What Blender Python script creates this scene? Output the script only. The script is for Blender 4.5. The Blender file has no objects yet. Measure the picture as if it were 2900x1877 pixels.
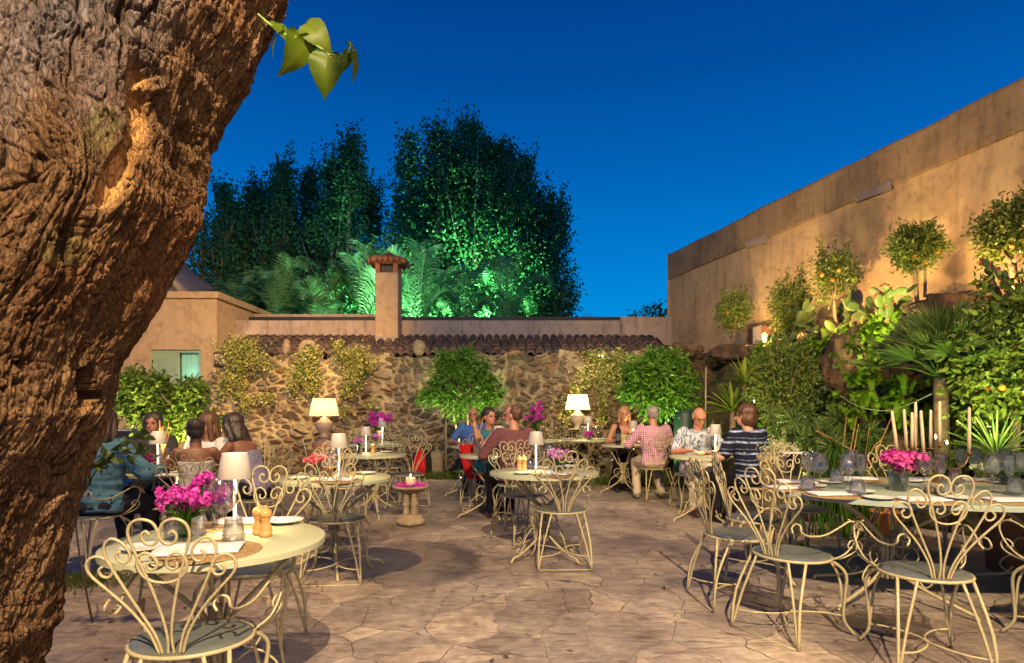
import bpy, math, random
import numpy as np
from mathutils import Vector, Matrix, noise as mnoise
random.seed(7)
RNG = np.random.default_rng(11)
R = math.radians
sc = bpy.context.scene
COL = sc.collection

# ---------------------------------------------------------------- camera
CAMH, FPX, HY = 1.28, 1700.0, 1160.0
cam = bpy.data.cameras.new("camera"); camo = bpy.data.objects.new("camera", cam); COL.objects.link(camo)
camo.location = (0, 0, CAMH); camo.rotation_euler = (R(90), 0, 0)
cam.sensor_width = 36; cam.lens = 36 * FPX / 2900.0; cam.shift_y = (HY - 938.5) / 2900.0
cam.clip_start = 0.05; cam.clip_end = 2000
sc.camera = camo
# ---------------------------------------------------------------- sky (blue hour)
def lin(c): return tuple(((v / 255) / 12.92 if v <= 10 else (((v / 255) + .055) / 1.055) ** 2.4) for v in c)
w = bpy.data.worlds.new("World"); sc.world = w; w.use_nodes = True
nt = w.node_tree; nt.nodes.clear()
tc = nt.nodes.new('ShaderNodeTexCoord'); sx = nt.nodes.new('ShaderNodeSeparateXYZ'); cr = nt.nodes.new('ShaderNodeValToRGB')
bg = nt.nodes.new('ShaderNodeBackground'); wo = nt.nodes.new('ShaderNodeOutputWorld')
nt.links.new(tc.outputs['Generated'], sx.inputs[0]); nt.links.new(sx.outputs['Z'], cr.inputs[0])
nt.links.new(cr.outputs[0], bg.inputs[0]); nt.links.new(bg.outputs[0], wo.inputs[0])
el = cr.color_ramp.elements
el[0].position = 0.0; el[0].color = (*lin((40, 158, 228)), 1)
el[1].position = 1.0; el[1].color = (*lin((2, 40, 98)), 1)
for p, c in ((.13, (2, 146, 226)), (.24, (1, 124, 208)), (.36, (1, 99, 184)), (.48, (1, 78, 158)), (.56, (1, 68, 146))):
    e = el.new(p); e.color = (*lin(c), 1)
bg.inputs[1].default_value = 1.0
sc.view_settings.view_transform = 'Standard'; sc.view_settings.look = 'None'
sc.view_settings.exposure = 0; sc.view_settings.gamma = 1
sc.cycles.max_bounces = 6; sc.cycles.transparent_max_bounces = 24; sc.cycles.glossy_bounces = 3
sc.cycles.diffuse_bounces = 3; sc.cycles.transmission_bounces = 6; sc.cycles.caustics_reflective = False
sc.cycles.caustics_refractive = False; sc.cycles.sample_clamp_indirect = 3.0

# ---------------------------------------------------------------- helpers
def P(px, py, d): return Vector(((px - 1450) / FPX * d, d, CAMH - (py - HY) / FPX * d))
def X(px, d): return (px - 1450) / FPX * d
def Zp(py, d): return CAMH - (py - HY) / FPX * d

def tag(o, label=None, cat=None, group=None, kind=None):
    if label: o['label'] = label
    if cat: o['category'] = cat
    if group: o['group'] = group
    if kind: o['kind'] = kind
    return o
def empty(name, loc=(0, 0, 0), rz=0, label=None, cat=None, group=None):
    o = bpy.data.objects.new(name, None); COL.objects.link(o); o.location = loc; o.rotation_euler = (0, 0, rz)
    o.empty_display_size = .05
    return tag(o, label, cat, group)
def npmesh(name, verts, quads=None, tris=None, mat=None, parent=None, smooth=True, attrs=None):
    verts = np.asarray(verts, np.float32).reshape(-1, 3)
    me = bpy.data.meshes.new(name); me.vertices.add(len(verts)); me.vertices.foreach_set('co', verts.ravel())
    nq = 0 if quads is None else len(quads); ntr = 0 if tris is None else len(tris)
    loops = []
    if nq: loops.append(np.asarray(quads, np.int32).ravel())
    if ntr: loops.append(np.asarray(tris, np.int32).ravel())
    lp = np.concatenate(loops)
    me.loops.add(len(lp)); me.loops.foreach_set('vertex_index', lp)
    me.polygons.add(nq + ntr)
    st = np.concatenate([np.arange(nq) * 4, nq * 4 + np.arange(ntr) * 3]).astype(np.int32)
    me.polygons.foreach_set('loop_start', st)
    me.update(calc_edges=True); me.validate(verbose=False)
    me.shade_smooth() if smooth else me.shade_flat()
    for k, v in (attrs or {}).items():
        v = np.asarray(v, np.float32)
        if v.ndim == 1:
            a = me.attributes.new(k, 'FLOAT', 'POINT'); a.data.foreach_set('value', v)
        else:
            if v.shape[1] == 3: v = np.hstack([v, np.ones((len(v), 1), np.float32)])
            a = me.attributes.new(k, 'FLOAT_COLOR', 'POINT'); a.data.foreach_set('color', v.ravel())
    if mat: me.materials.append(mat)
    o = bpy.data.objects.new(name, me); COL.objects.link(o)
    if parent: o.parent = parent
    return o
def catmull(pts, sub=5, closed=False):
    pts = [np.array(p, float) for p in pts]; n = len(pts)
    if n < 3: return np.array(pts)
    out = []
    for i in range(n - 1):
        p0 = pts[max(i - 1, 0)]; p1 = pts[i]; p2 = pts[i + 1]; p3 = pts[min(i + 2, n - 1)]
        for k in range(sub):
            t = k / sub
            out.append(.5 * ((2 * p1) + (-p0 + p2) * t + (2 * p0 - 5 * p1 + 4 * p2 - p3) * t * t + (-p0 + 3 * p1 - 3 * p2 + p3) * t ** 3))
    out.append(pts[-1]); return np.array(out)

class MB:
    def __init__(s): s.v = []; s.q = []; s.t = []; s.n = 0
    def add(s, v, q=None, t=None):
        v = np.asarray(v, float).reshape(-1, 3)
        if q is not None and len(q): s.q.append(np.asarray(q, int).reshape(-1, 4) + s.n)
        if t is not None and len(t): s.t.append(np.asarray(t, int).reshape(-1, 3) + s.n)
        s.v.append(v); s.n += len(v); return s
    def tube(s, path, r=.006, n=6, smooth=0, caps=True, flat=1.0):
        p = catmull(path, smooth) if smooth else np.array([np.array(q, float) for q in path])
        m = len(p); rr = np.interp(np.linspace(0, 1, m), np.linspace(0, 1, len(r)), r) if hasattr(r, '__len__') else np.full(m, r)
        t = np.gradient(p, axis=0); t /= np.linalg.norm(t, axis=1)[:, None] + 1e-9
        up = np.array([0, 0, 1.]) if abs(t[0, 2]) < .9 else np.array([1., 0, 0])
        N = np.zeros((m, 3)); u = np.cross(up, t[0]); u /= np.linalg.norm(u) + 1e-9
        for i in range(m):
            u = u - t[i] * np.dot(u, t[i]); u /= np.linalg.norm(u) + 1e-9; N[i] = u
        B = np.cross(t, N); a = np.linspace(0, 2 * np.pi, n, endpoint=False)
        ring = p[:, None, :] + rr[:, None, None] * (np.cos(a)[None, :, None] * N[:, None, :] + flat * np.sin(a)[None, :, None] * B[:, None, :])
        i = np.arange(m - 1)[:, None]; j = np.arange(n)[None, :]; j2 = (j + 1) % n
        q = np.stack([i * n + j, i * n + j2, (i + 1) * n + j2, (i + 1) * n + j], -1).reshape(-1, 4)
        v = ring.reshape(-1, 3); tr = []
        if caps:
            v = np.vstack([v, p[0], p[-1]]); c0, c1 = m * n, m * n + 1
            tr = [(c0, (k + 1) % n, k) for k in range(n)] + [(c1, (m - 1) * n + k, (m - 1) * n + (k + 1) % n) for k in range(n)]
        return s.add(v, q, tr)
    def lathe(s, prof, c=(0, 0, 0), n=32, sx=1, sy=1, wob=0, ph=0):
        pr = np.array(prof, float); m = len(pr); a = np.linspace(0, 2 * np.pi, n, endpoint=False)
        rad = pr[:, 0][:, None] * (1 + wob * np.cos(a * 1.0 * ph)[None, :] if wob else 1)
        v = np.stack([rad * np.cos(a) * sx + c[0], rad * np.sin(a) * sy + c[1], np.repeat(pr[:, 1][:, None], n, 1) + c[2]], -1).reshape(-1, 3)
        i = np.arange(m - 1)[:, None]; j = np.arange(n)[None, :]; j2 = (j + 1) % n
        return s.add(v, np.stack([i * n + j, i * n + j2, (i + 1) * n + j2, (i + 1) * n + j], -1).reshape(-1, 4))
    def loft(s, rings, n=16):
        # rings: (center, rx, ry[, axisx, axisy]) closed loft with caps
        vs = []
        a = np.linspace(0, 2 * np.pi, n, endpoint=False)
        for rg in rings:
            c = np.array(rg[0], float); ax = np.array(rg[3] if len(rg) > 3 else (1, 0, 0), float); ay = np.array(rg[4] if len(rg) > 4 else (0, 1, 0), float)
            vs.append(c + np.outer(np.cos(a) * rg[1], ax) + np.outer(np.sin(a) * rg[2], ay))
        m = len(vs); v = np.vstack(vs + [np.array(rings[0][0], float)[None], np.array(rings[-1][0], float)[None]])
        i = np.arange(m - 1)[:, None]; j = np.arange(n)[None, :]; j2 = (j + 1) % n
        q = np.stack([i * n + j, i * n + j2, (i + 1) * n + j2, (i + 1) * n + j], -1).reshape(-1, 4)
        t = [(m * n, (k + 1) % n, k) for k in range(n)] + [(m * n + 1, (m - 1) * n + k, (m - 1) * n + (k + 1) % n) for k in range(n)]
        return s.add(v, q, t)
    def ell(s, c, r, n=12, m=8, rot=None):
        a = np.linspace(0, 2 * np.pi, n, endpoint=False); b = np.linspace(0, np.pi, m + 1)[1:-1]
        v = np.stack([np.outer(np.sin(b), np.cos(a)), np.outer(np.sin(b), np.sin(a)), np.repeat(np.cos(b)[:, None], n, 1)], -1).reshape(-1, 3)
        v = np.vstack([v, [0, 0, 1], [0, 0, -1]]) * np.array(r if hasattr(r, '__len__') else (r, r, r))
        if rot is not None: v = v @ np.array(rot.to_3x3() if hasattr(rot, 'to_3x3') else rot).T
        v = v + np.array(c); k = m - 1
        i = np.arange(k - 1)[:, None]; j = np.arange(n)[None, :]; j2 = (j + 1) % n
        q = np.stack([i * n + j, (i + 1) * n + j, (i + 1) * n + j2, i * n + j2], -1).reshape(-1, 4)
        t = [(k * n, x, (x + 1) % n) for x in range(n)] + [(k * n + 1, (k - 1) * n + (x + 1) % n, (k - 1) * n + x) for x in range(n)]
        return s.add(v, q, t)
    def cap(s, a, b, ra, rb, n=12):
        a = np.array(a, float); b = np.array(b, float); t = b - a; L = np.linalg.norm(t) + 1e-9; t /= L
        pts = []; rs = []
        for k in range(4):
            th = (k) / 4 * np.pi / 2; pts.append(a - t * ra * math.cos(th)); rs.append(max(ra * math.sin(th), ra * .05))
        pts.append(a); rs.append(ra); pts.append((a + b) / 2); rs.append((ra + rb) / 2); pts.append(b); rs.append(rb)
        for k in range(4):
            th = np.pi / 2 - (k + 1) / 4 * np.pi / 2; pts.append(b + t * rb * math.cos(th)); rs.append(max(rb * math.sin(th), rb * .05))
        return s._cap(pts, rs, n)
    def _cap(s, pts, rs, n):
        p = np.array(pts); t = p[-1] - p[0]; t /= np.linalg.norm(t)
        up = np.array([0, 0, 1.]) if abs(t[2]) < .9 else np.array([1., 0, 0]); u = np.cross(up, t); u /= np.linalg.norm(u); w_ = np.cross(t, u)
        return s.loft([(p[i], rs[i], rs[i], u, w_) for i in range(len(p))], n)
    def box(s, c, sz, rz=0, bev=0, rx=0):
        x, y, z = [k / 2 for k in sz]; b = min(bev, x * .9, y * .9, z * .9)
        if b > 0:
            pts = []
            for sx_ in (-1, 1):
                for sy_ in (-1, 1):
                    for sz_ in (-1, 1):
                        pts += [(sx_ * x, sy_ * (y - b), sz_ * (z - b)), (sx_ * (x - b), sy_ * y, sz_ * (z - b)), (sx_ * (x - b), sy_ * (y - b), sz_ * z)]
            def ix(a, b_, c_, k): return ((a > 0) * 4 + (b_ > 0) * 2 + (c_ > 0)) * 3 + k
            q = []; t = []
            for g in (-1, 1):
                q.append([ix(g, -1, -1, 0), ix(g, 1, -1, 0), ix(g, 1, 1, 0), ix(g, -1, 1, 0)][::g])
                q.append([ix(-1, g, -1, 1), ix(-1, g, 1, 1), ix(1, g, 1, 1), ix(1, g, -1, 1)][::g])
                q.append([ix(-1, -1, g, 2), ix(1, -1, g, 2), ix(1, 1, g, 2), ix(-1, 1, g, 2)][::g])
            for a_ in (-1, 1):
                for b_ in (-1, 1):
                    q.append([ix(a_, b_, -1, 0), ix(a_, b_, 1, 0), ix(a_, b_, 1, 1), ix(a_, b_, -1, 1)][::a_ * b_])
                    q.append([ix(a_, -1, b_, 0), ix(a_, -1, b_, 2), ix(a_, 1, b_, 2), ix(a_, 1, b_, 0)][::a_ * b_])
                    q.append([ix(-1, a_, b_, 1), ix(-1, a_, b_, 2), ix(1, a_, b_, 2), ix(1, a_, b_, 1)][::-a_ * b_])
                    for c_ in (-1, 1): t.append([ix(a_, b_, c_, 0), ix(a_, b_, c_, 1), ix(a_, b_, c_, 2)][::a_ * b_ * c_])
            v = np.array(pts)
        else:
            v = np.array([(i * x, j * y, k * z) for i in (-1, 1) for j in (-1, 1) for k in (-1, 1)])
            q = [(0, 1, 3, 2), (4, 6, 7, 5), (0, 4, 5, 1), (2, 3, 7, 6), (0, 2, 6, 4), (1, 5, 7, 3)]; t = []
        if rx: v = v @ np.array(Matrix.Rotation(rx, 3, 'X')).T
        if rz: v = v @ np.array(Matrix.Rotation(rz, 3, 'Z')).T
        return s.add(v + np.array(c), q, t)
    def xf(s, M):
        A = np.array(M.to_3x3()); b = np.array(M.translation)
        s.v = [v @ A.T + b for v in s.v]; return s
    def build(s, name, mat, parent=None, smooth=True, attrs=None, sharp=None):
        o = npmesh(name, np.vstack(s.v), np.vstack(s.q) if s.q else None, np.vstack(s.t) if s.t else None, mat, parent, smooth, attrs)
        if sharp: o.data.set_sharp_from_angle(angle=R(sharp))
        return o
def children(o): return [c for c in bpy.data.objects if c.parent == o]
def copy_tree(o, kids=None):
    c = o.copy(); COL.objects.link(c)
    def rec(src, dst):
        for ch in KIDS.get(src, []):
            n = ch.copy(); COL.objects.link(n); n.parent = dst; rec(ch, n)
    rec(o, c); return c
KIDS = {}
def index_kids(o):
    ks = children(o); KIDS[o] = ks
    for k in ks: index_kids(k)

# vectorised value noise
def _h(i, j, k, s):
    n = (i * 374761393 + j * 668265263 + k * 2147483647 + s * 1274126177) & 0xffffffff
    n = ((n ^ (n >> 13)) * 1274126177) & 0xffffffff
    n = (n ^ (n >> 16)) & 0xffffffff
    n = (n * 2246822519) & 0xffffffff
    n = (n ^ (n >> 15)) & 0xffff
    return n / 65535.0
def vnoise(p, s=0):
    p = np.asarray(p, float); i = np.floor(p).astype(np.int64); f = p - i; f = f * f * (3 - 2 * f)
    r = 0
    for a in (0, 1):
        for b in (0, 1):
            for c in (0, 1):
                wgt = (f[..., 0] if a else 1 - f[..., 0]) * (f[..., 1] if b else 1 - f[..., 1]) * (f[..., 2] if c else 1 - f[..., 2])
                r = r + wgt * _h(i[..., 0] + a, i[..., 1] + b, i[..., 2] + c, s)
    return r
def fbm(p, o=4, s=0, g=.5):
    r = 0; a = 1; t = 0; p = np.asarray(p, float)
    for k in range(o): r = r + a * vnoise(p * 2 ** k + 17.3 * k, s + k); t += a; a *= g
    return r / t
def ridge(p, o=4, s=0):
    r = 0; a = 1; t = 0; p = np.asarray(p, float)
    for k in range(o): r = r + a * (1 - np.abs(2 * vnoise(p * 2 ** k + 9.1 * k, s + k) - 1)); t += a; a *= .5
    return r / t

# ---------------------------------------------------------------- materials
def newmat(name):
    m = bpy.data.materials.new(name); m.use_nodes = True; t = m.node_tree; b = t.nodes['Principled BSDF']; return m, t, b
def mat(name, col, rough=.5, metal=0, bump=0, bscale=40, var=0, vscale=6, spec=.5, emit=None, es=0, coat=0):
    m, t, b = newmat(name)
    b.inputs['Base Color'].default_value = (*col, 1); b.inputs['Roughness'].default_value = rough; b.inputs['Metallic'].default_value = metal
    b.inputs['Specular IOR Level'].default_value = spec; b.inputs['Coat Weight'].default_value = coat
    if emit: b.inputs['Emission Color'].default_value = (*emit, 1); b.inputs['Emission Strength'].default_value = es
    if var or bump:
        tcn = t.nodes.new('ShaderNodeTexCoord')
    if var:
        n = t.nodes.new('ShaderNodeTexNoise'); n.inputs['Scale'].default_value = vscale; n.inputs['Detail'].default_value = 6; n.inputs['Roughness'].default_value = .65
        t.links.new(tcn.outputs['Object'], n.inputs['Vector'])
        r = t.nodes.new('ShaderNodeValToRGB'); r.color_ramp.elements[0].position = .3; r.color_ramp.elements[1].position = .7
        r.color_ramp.elements[0].color = (*[c * (1 - var) for c in col], 1); r.color_ramp.elements[1].color = (*[min(1, c * (1 + var * .6)) for c in col], 1)
        t.links.new(n.outputs['Fac'], r.inputs[0]); t.links.new(r.outputs[0], b.inputs['Base Color'])
    if bump:
        n = t.nodes.new('ShaderNodeTexNoise'); n.inputs['Scale'].default_value = bscale; n.inputs['Detail'].default_value = 5
        t.links.new(tcn.outputs['Object'], n.inputs['Vector'])
        bp = t.nodes.new('ShaderNodeBump'); bp.inputs['Strength'].default_value = bump; bp.inputs['Distance'].default_value = .01
        t.links.new(n.outputs['Fac'], bp.inputs['Height']); t.links.new(bp.outputs[0], b.inputs['Normal'])
    return m
def glassmat(name, tint=(1, 1, 1), gl=.0):
    m = bpy.data.materials.new(name); m.use_nodes = True; t = m.node_tree; t.nodes.clear()
    o = t.nodes.new('ShaderNodeOutputMaterial'); mx = t.nodes.new('ShaderNodeMixShader'); m2 = t.nodes.new('ShaderNodeMixShader'); tr = t.nodes.new('ShaderNodeBsdfTransparent'); g = t.nodes.new('ShaderNodeBsdfGlossy'); gg = t.nodes.new('ShaderNodeBsdfGlass')
    g.inputs['Roughness'].default_value = .03; tr.inputs[0].default_value = (*tint, 1); gg.inputs[0].default_value = (*tint, 1); gg.inputs['IOR'].default_value = 1.42; gg.inputs['Roughness'].default_value = 0
    lw = t.nodes.new('ShaderNodeLayerWeight'); lw.inputs['Blend'].default_value = .5
    pw_ = t.nodes.new('ShaderNodeMath'); pw_.operation = 'POWER'; pw_.inputs[1].default_value = 2.7; t.links.new(lw.outputs['Facing'], pw_.inputs[0])
    ad = t.nodes.new('ShaderNodeMath'); ad.operation = 'MULTIPLY_ADD'; ad.inputs[1].default_value = .85; ad.inputs[2].default_value = .06 + gl
    t.links.new(pw_.outputs[0], ad.inputs[0]); t.links.new(ad.outputs[0], mx.inputs[0]); m2.inputs[0].default_value = .28
    t.links.new(tr.outputs[0], m2.inputs[1]); t.links.new(gg.outputs[0], m2.inputs[2]); t.links.new(m2.outputs[0], mx.inputs[1]); t.links.new(g.outputs[0], mx.inputs[2]); t.links.new(mx.outputs[0], o.inputs[0]); return m
def leafmat(name, c0, c1, trans=.35, rough=.4, gloss=.25):
    m = bpy.data.materials.new(name); m.use_nodes = True; t = m.node_tree; b = t.nodes['Principled BSDF']; o = t.nodes['Material Output']
    at = t.nodes.new('ShaderNodeAttribute'); at.attribute_name = 'rnd'
    r = t.nodes.new('ShaderNodeValToRGB'); r.color_ramp.elements[0].color = (*c0, 1); r.color_ramp.elements[1].color = (*c1, 1)
    t.links.new(at.outputs['Fac'], r.inputs[0]); t.links.new(r.outputs[0], b.inputs['Base Color']); b.inputs['Roughness'].default_value = rough
    b.inputs['Specular IOR Level'].default_value = gloss
    tl = t.nodes.new('ShaderNodeBsdfTranslucent'); mx = t.nodes.new('ShaderNodeMixShader'); mx.inputs[0].default_value = trans
    t.links.new(r.outputs[0], tl.inputs[0]); t.links.new(b.outputs[0], mx.inputs[1]); t.links.new(tl.outputs[0], mx.inputs[2]); t.links.new(mx.outputs[0], o.inputs[0]); return m

def light(kind, name, loc, energy, color, size=.05, target=None, spot=60, blend=.5, parent=None):
    l = bpy.data.lights.new(name, kind); l.energy = energy; l.color = color
    if kind in ('POINT', 'SPOT'): l.shadow_soft_size = size
    if kind == 'SPOT': l.spot_size = R(spot); l.spot_blend = blend
    o = bpy.data.objects.new(name, l); COL.objects.link(o); o.location = loc
    if target is not None: o.rotation_euler = (Vector(target) - Vector(loc)).to_track_quat('-Z', 'Y').to_euler()
    if parent: o.parent = parent
    return o
# ================================================================ SETTING
WARM = (1.0, .62, .28); WARM2 = (1.0, .72, .42)
# ---- lights of the place: unseen warm floods, behind the camera and over the court
def flood(name, loc, tgt, e, col=WARM, spot=80, size=.12, blend=.6): return light('SPOT', name, loc, e, col, size, tgt, spot, blend)
LIGHTS = dict(flood=900, trunk=150)
flood('flood_light', (3.2, -2.0, 5.2), (.6, 6.0, 0), 950, (1, .74, .42), 72, .12, .8)
flood('flood_light', (.6, -2.5, 5.4), (-.4, 6.2, 0), 4600, (1, .75, .45), 74, .02, .8)
flood('flood_light', (.8, -1.3, 1.9), (-2.0, 2.0, 1.9), 88, (1, .56, .22), 75, .06, .7)      # on the old trunk
for x_, e_ in ((-5.0, 420), (-2.9, 800), (-.6, 620), (1.5, 950), (3.3, 420)):                 # row of unseen spots set high over the court, on the stone wall
    flood('flood_light', (x_, 8.5, 7.2), (x_ + .1, 12.0, .75), e_ * 1.1, (1, .78, .46), 46, .10, .9)
flood('flood_light', (-2.6, 1.0, 5.6), (4.6, 9.0, 3.4), 3100, (1, .61, .22), 62, .08, .9)      # on the tan building
flood('flood_light', (-1.6, 5.2, 5.8), (-6.6, 13.2, 2.6), 5000, (1, .58, .20), 60, .12, .8)     # on the low building
flood('flood_light', (-.2, 2.6, 6.2), (-.1, 3.1, 0), 420, (1, .74, .42), 32, .08, 1)            # pools on the paving
flood('flood_light', (.9, 5.0, 6.6), (.95, 7.6, 0), 950, (1, .78, .46), 36, .08, 1)
flood('flood_light', (3.6, .6, 4.8), (2.8, 3.7, .6), 620, (1, .68, .28), 62, .08, .9)            # on the long table
flood('flood_light', (-2.2, 3.4, 5.0), (-3.1, 4.9, .6), 950, (1, .68, .30), 80, .08, .9)           # on the left group
flood('flood_light', (-1.6, .6, 4.4), (-.9, 2.6, .5), 70, (1, .72, .34), 70, .06, .9)            # on the near left table

ln = empty('shadow_blocker', (.20, -.383, 3.888), 0, 'unseen round blocker added above and behind the viewpoint to cast a round shadow', 'shadow blocker')  # out of view, added only to drop the round shadow on the paving
# ---- ground: crazy paving
m, t, b = newmat('paving')
tcn = t.nodes.new('ShaderNodeTexCoord')
def N(kind, **kw):
    n = t.nodes.new(kind)
    for k, v in kw.items():
        if k in n.inputs.keys(): n.inputs[k].default_value = v
        else: setattr(n, k, v)
    return n
def ramp(src, stops):
    r = t.nodes.new('ShaderNodeValToRGB'); e = r.color_ramp.elements
    while len(e) < len(stops): e.new(.5)
    for i, (p, c) in enumerate(stops): e[i].position = p; e[i].color = (*c, 1) if len(c) == 3 else c
    t.links.new(src, r.inputs[0]); return r.outputs[0]
def mixc(a, b_, f, mode='MIX'):
    n = t.nodes.new('ShaderNodeMix'); n.data_type = 'RGBA'; n.blend_type = mode; n.clamp_factor = True
    for src, i in ((f, 0), (a, 6), (b_, 7)):
        if isinstance(src, (int, float)): n.inputs[i].default_value = src
        elif isinstance(src, tuple): n.inputs[i].default_value = (*src, 1)
        else: t.links.new(src, n.inputs[i])
    return n.outputs[2]
def math_(op, a, b_=None, c=None):
    n = t.nodes.new('ShaderNodeMath'); n.operation = op
    for i, s in enumerate((a, b_, c)):
        if s is None: continue
        if isinstance(s, (int, float)): n.inputs[i].default_value = s
        else: t.links.new(s, n.inputs[i])
    return n.outputs[0]
def vadd(a, b_, scale):
    n = t.nodes.new('ShaderNodeVectorMath'); n.operation = 'MULTIPLY_ADD'; t.links.new(b_, n.inputs[0]); n.inputs[1].default_value = (scale,) * 3; t.links.new(a, n.inputs[2]); return n.outputs[0]
wn = N('ShaderNodeTexNoise', Scale=1.7, Detail=3.0); t.links.new(tcn.outputs['Object'], wn.inputs['Vector'])
wn2 = N('ShaderNodeTexNoise', Scale=9.0, Detail=4.0); t.links.new(tcn.outputs['Object'], wn2.inputs['Vector'])
vv = vadd(vadd(tcn.outputs['Object'], wn.outputs['Color'], .16), wn2.outputs['Color'], .05)
vd = N('ShaderNodeTexVoronoi', feature='DISTANCE_TO_EDGE', Scale=2.7); t.links.new(vv, vd.inputs['Vector'])
vc = N('ShaderNodeTexVoronoi', feature='F1', Scale=2.7); t.links.new(vv, vc.inputs['Vector'])
n1 = N('ShaderNodeTexNoise', Scale=1.1, Detail=8.0, Roughness=.62); t.links.new(tcn.outputs['Object'], n1.inputs['Vector'])
n2 = N('ShaderNodeTexNoise', Scale=13.0, Detail=10.0, Roughness=.72); t.links.new(tcn.outputs['Object'], n2.inputs['Vector'])
mp = t.nodes.new('ShaderNodeMapping'); mp.inputs['Scale'].default_value = (2.2, 13, 1); mp.inputs['Rotation'].default_value = (0, 0, .25); t.links.new(vv, mp.inputs[0])
n3 = N('ShaderNodeTexNoise', Scale=1.6, Detail=7.0, Roughness=.6); t.links.new(mp.outputs[0], n3.inputs['Vector'])
base = ramp(n1.outputs['Fac'], [(.3, (.19, .15, .135)), (.5, (.345, .285, .25)), (.7, (.57, .49, .40))])
tint = ramp(vc.outputs['Color'], [(0.1, (.72, .68, .68)), (.5, (.98, .96, .95)), (.9, (1.22, 1.15, 1.03))])
c = mixc(base, tint, .9, 'MULTIPLY')
c = mixc(c, ramp(n2.outputs['Fac'], [(.3, (.55, .5, .48)), (.55, (1, 1, 1)), (.8, (1.4, 1.32, 1.2))]), .8, 'MULTIPLY')
n7 = N('ShaderNodeTexNoise', Scale=4.2, Detail=9.0, Roughness=.7); t.links.new(vv, n7.inputs['Vector'])
c = mixc(c, ramp(n7.outputs['Fac'], [(.33, (.58, .53, .55)), (.5, (1,) * 3), (.68, (1.25, 1.2, 1.12))]), .8, 'MULTIPLY')
slit = ramp(n3.outputs['Fac'], [(.34, (.40, .35, .34)), (.42, (1, 1, 1)), (.6, (1, 1, 1)), (.68, (1.25, 1.2, 1.1))])
c = mixc(c, slit, .75, 'MULTIPLY')
# joints fade in and out
jw = math_('MULTIPLY', ramp(n1.outputs['Color'], [(.42, (.0,) * 3), (.66, (1, 1, 1))]), .013)
jf = math_('DIVIDE', vd.outputs['Distance'], math_('ADD', jw, .002))
joint = ramp(jf, [(.25, (0, 0, 0)), (1, (1, 1, 1))])
c = mixc((.13, .095, .075), c, joint)
t.links.new(c, b.inputs['Base Color'])
t.links.new(ramp(n2.outputs['Fac'], [(.3, (.30,) * 3), (.7, (.62,) * 3)]), b.inputs['Roughness'])
hh = math_('ADD', math_('MULTIPLY', joint, .5), math_('ADD', math_('MULTIPLY', n2.outputs['Fac'], .5), math_('MULTIPLY', n3.outputs['Fac'], .8)))
bp = N('ShaderNodeBump', Strength=.9, Distance=.014); t.links.new(hh, bp.inputs['Height']); t.links.new(bp.outputs[0], b.inputs['Normal'])
PAVING = m
# ground as one sheet, finely gridded in the court
gx = np.concatenate([np.linspace(-300, -12, 8), np.linspace(-10, 10, 200), np.linspace(12, 300, 8)])
gy = np.concatenate([np.linspace(-60, 0, 4), np.linspace(1.5, 14, 160), np.linspace(16, 400, 8)])
GX, GY = np.meshgrid(gx, gy); nn = len(gx)
gz = (fbm(np.stack([GX * .9, GY * .9, GX * 0], -1), 3, 5) - .5) * .03 * ((GY > 1) & (GY < 14) & (np.abs(GX) < 10))
gv = np.stack([GX, GY, gz - .004], -1).reshape(-1, 3)
ii = np.arange(len(gy) - 1)[:, None]; jj = np.arange(nn - 1)[None, :]
npmesh('ground', gv, np.stack([ii * nn + jj, ii * nn + jj + 1, (ii + 1) * nn + jj + 1, (ii + 1) * nn + jj], -1).reshape(-1, 4), mat=PAVING)['kind'] = 'structure'

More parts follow.
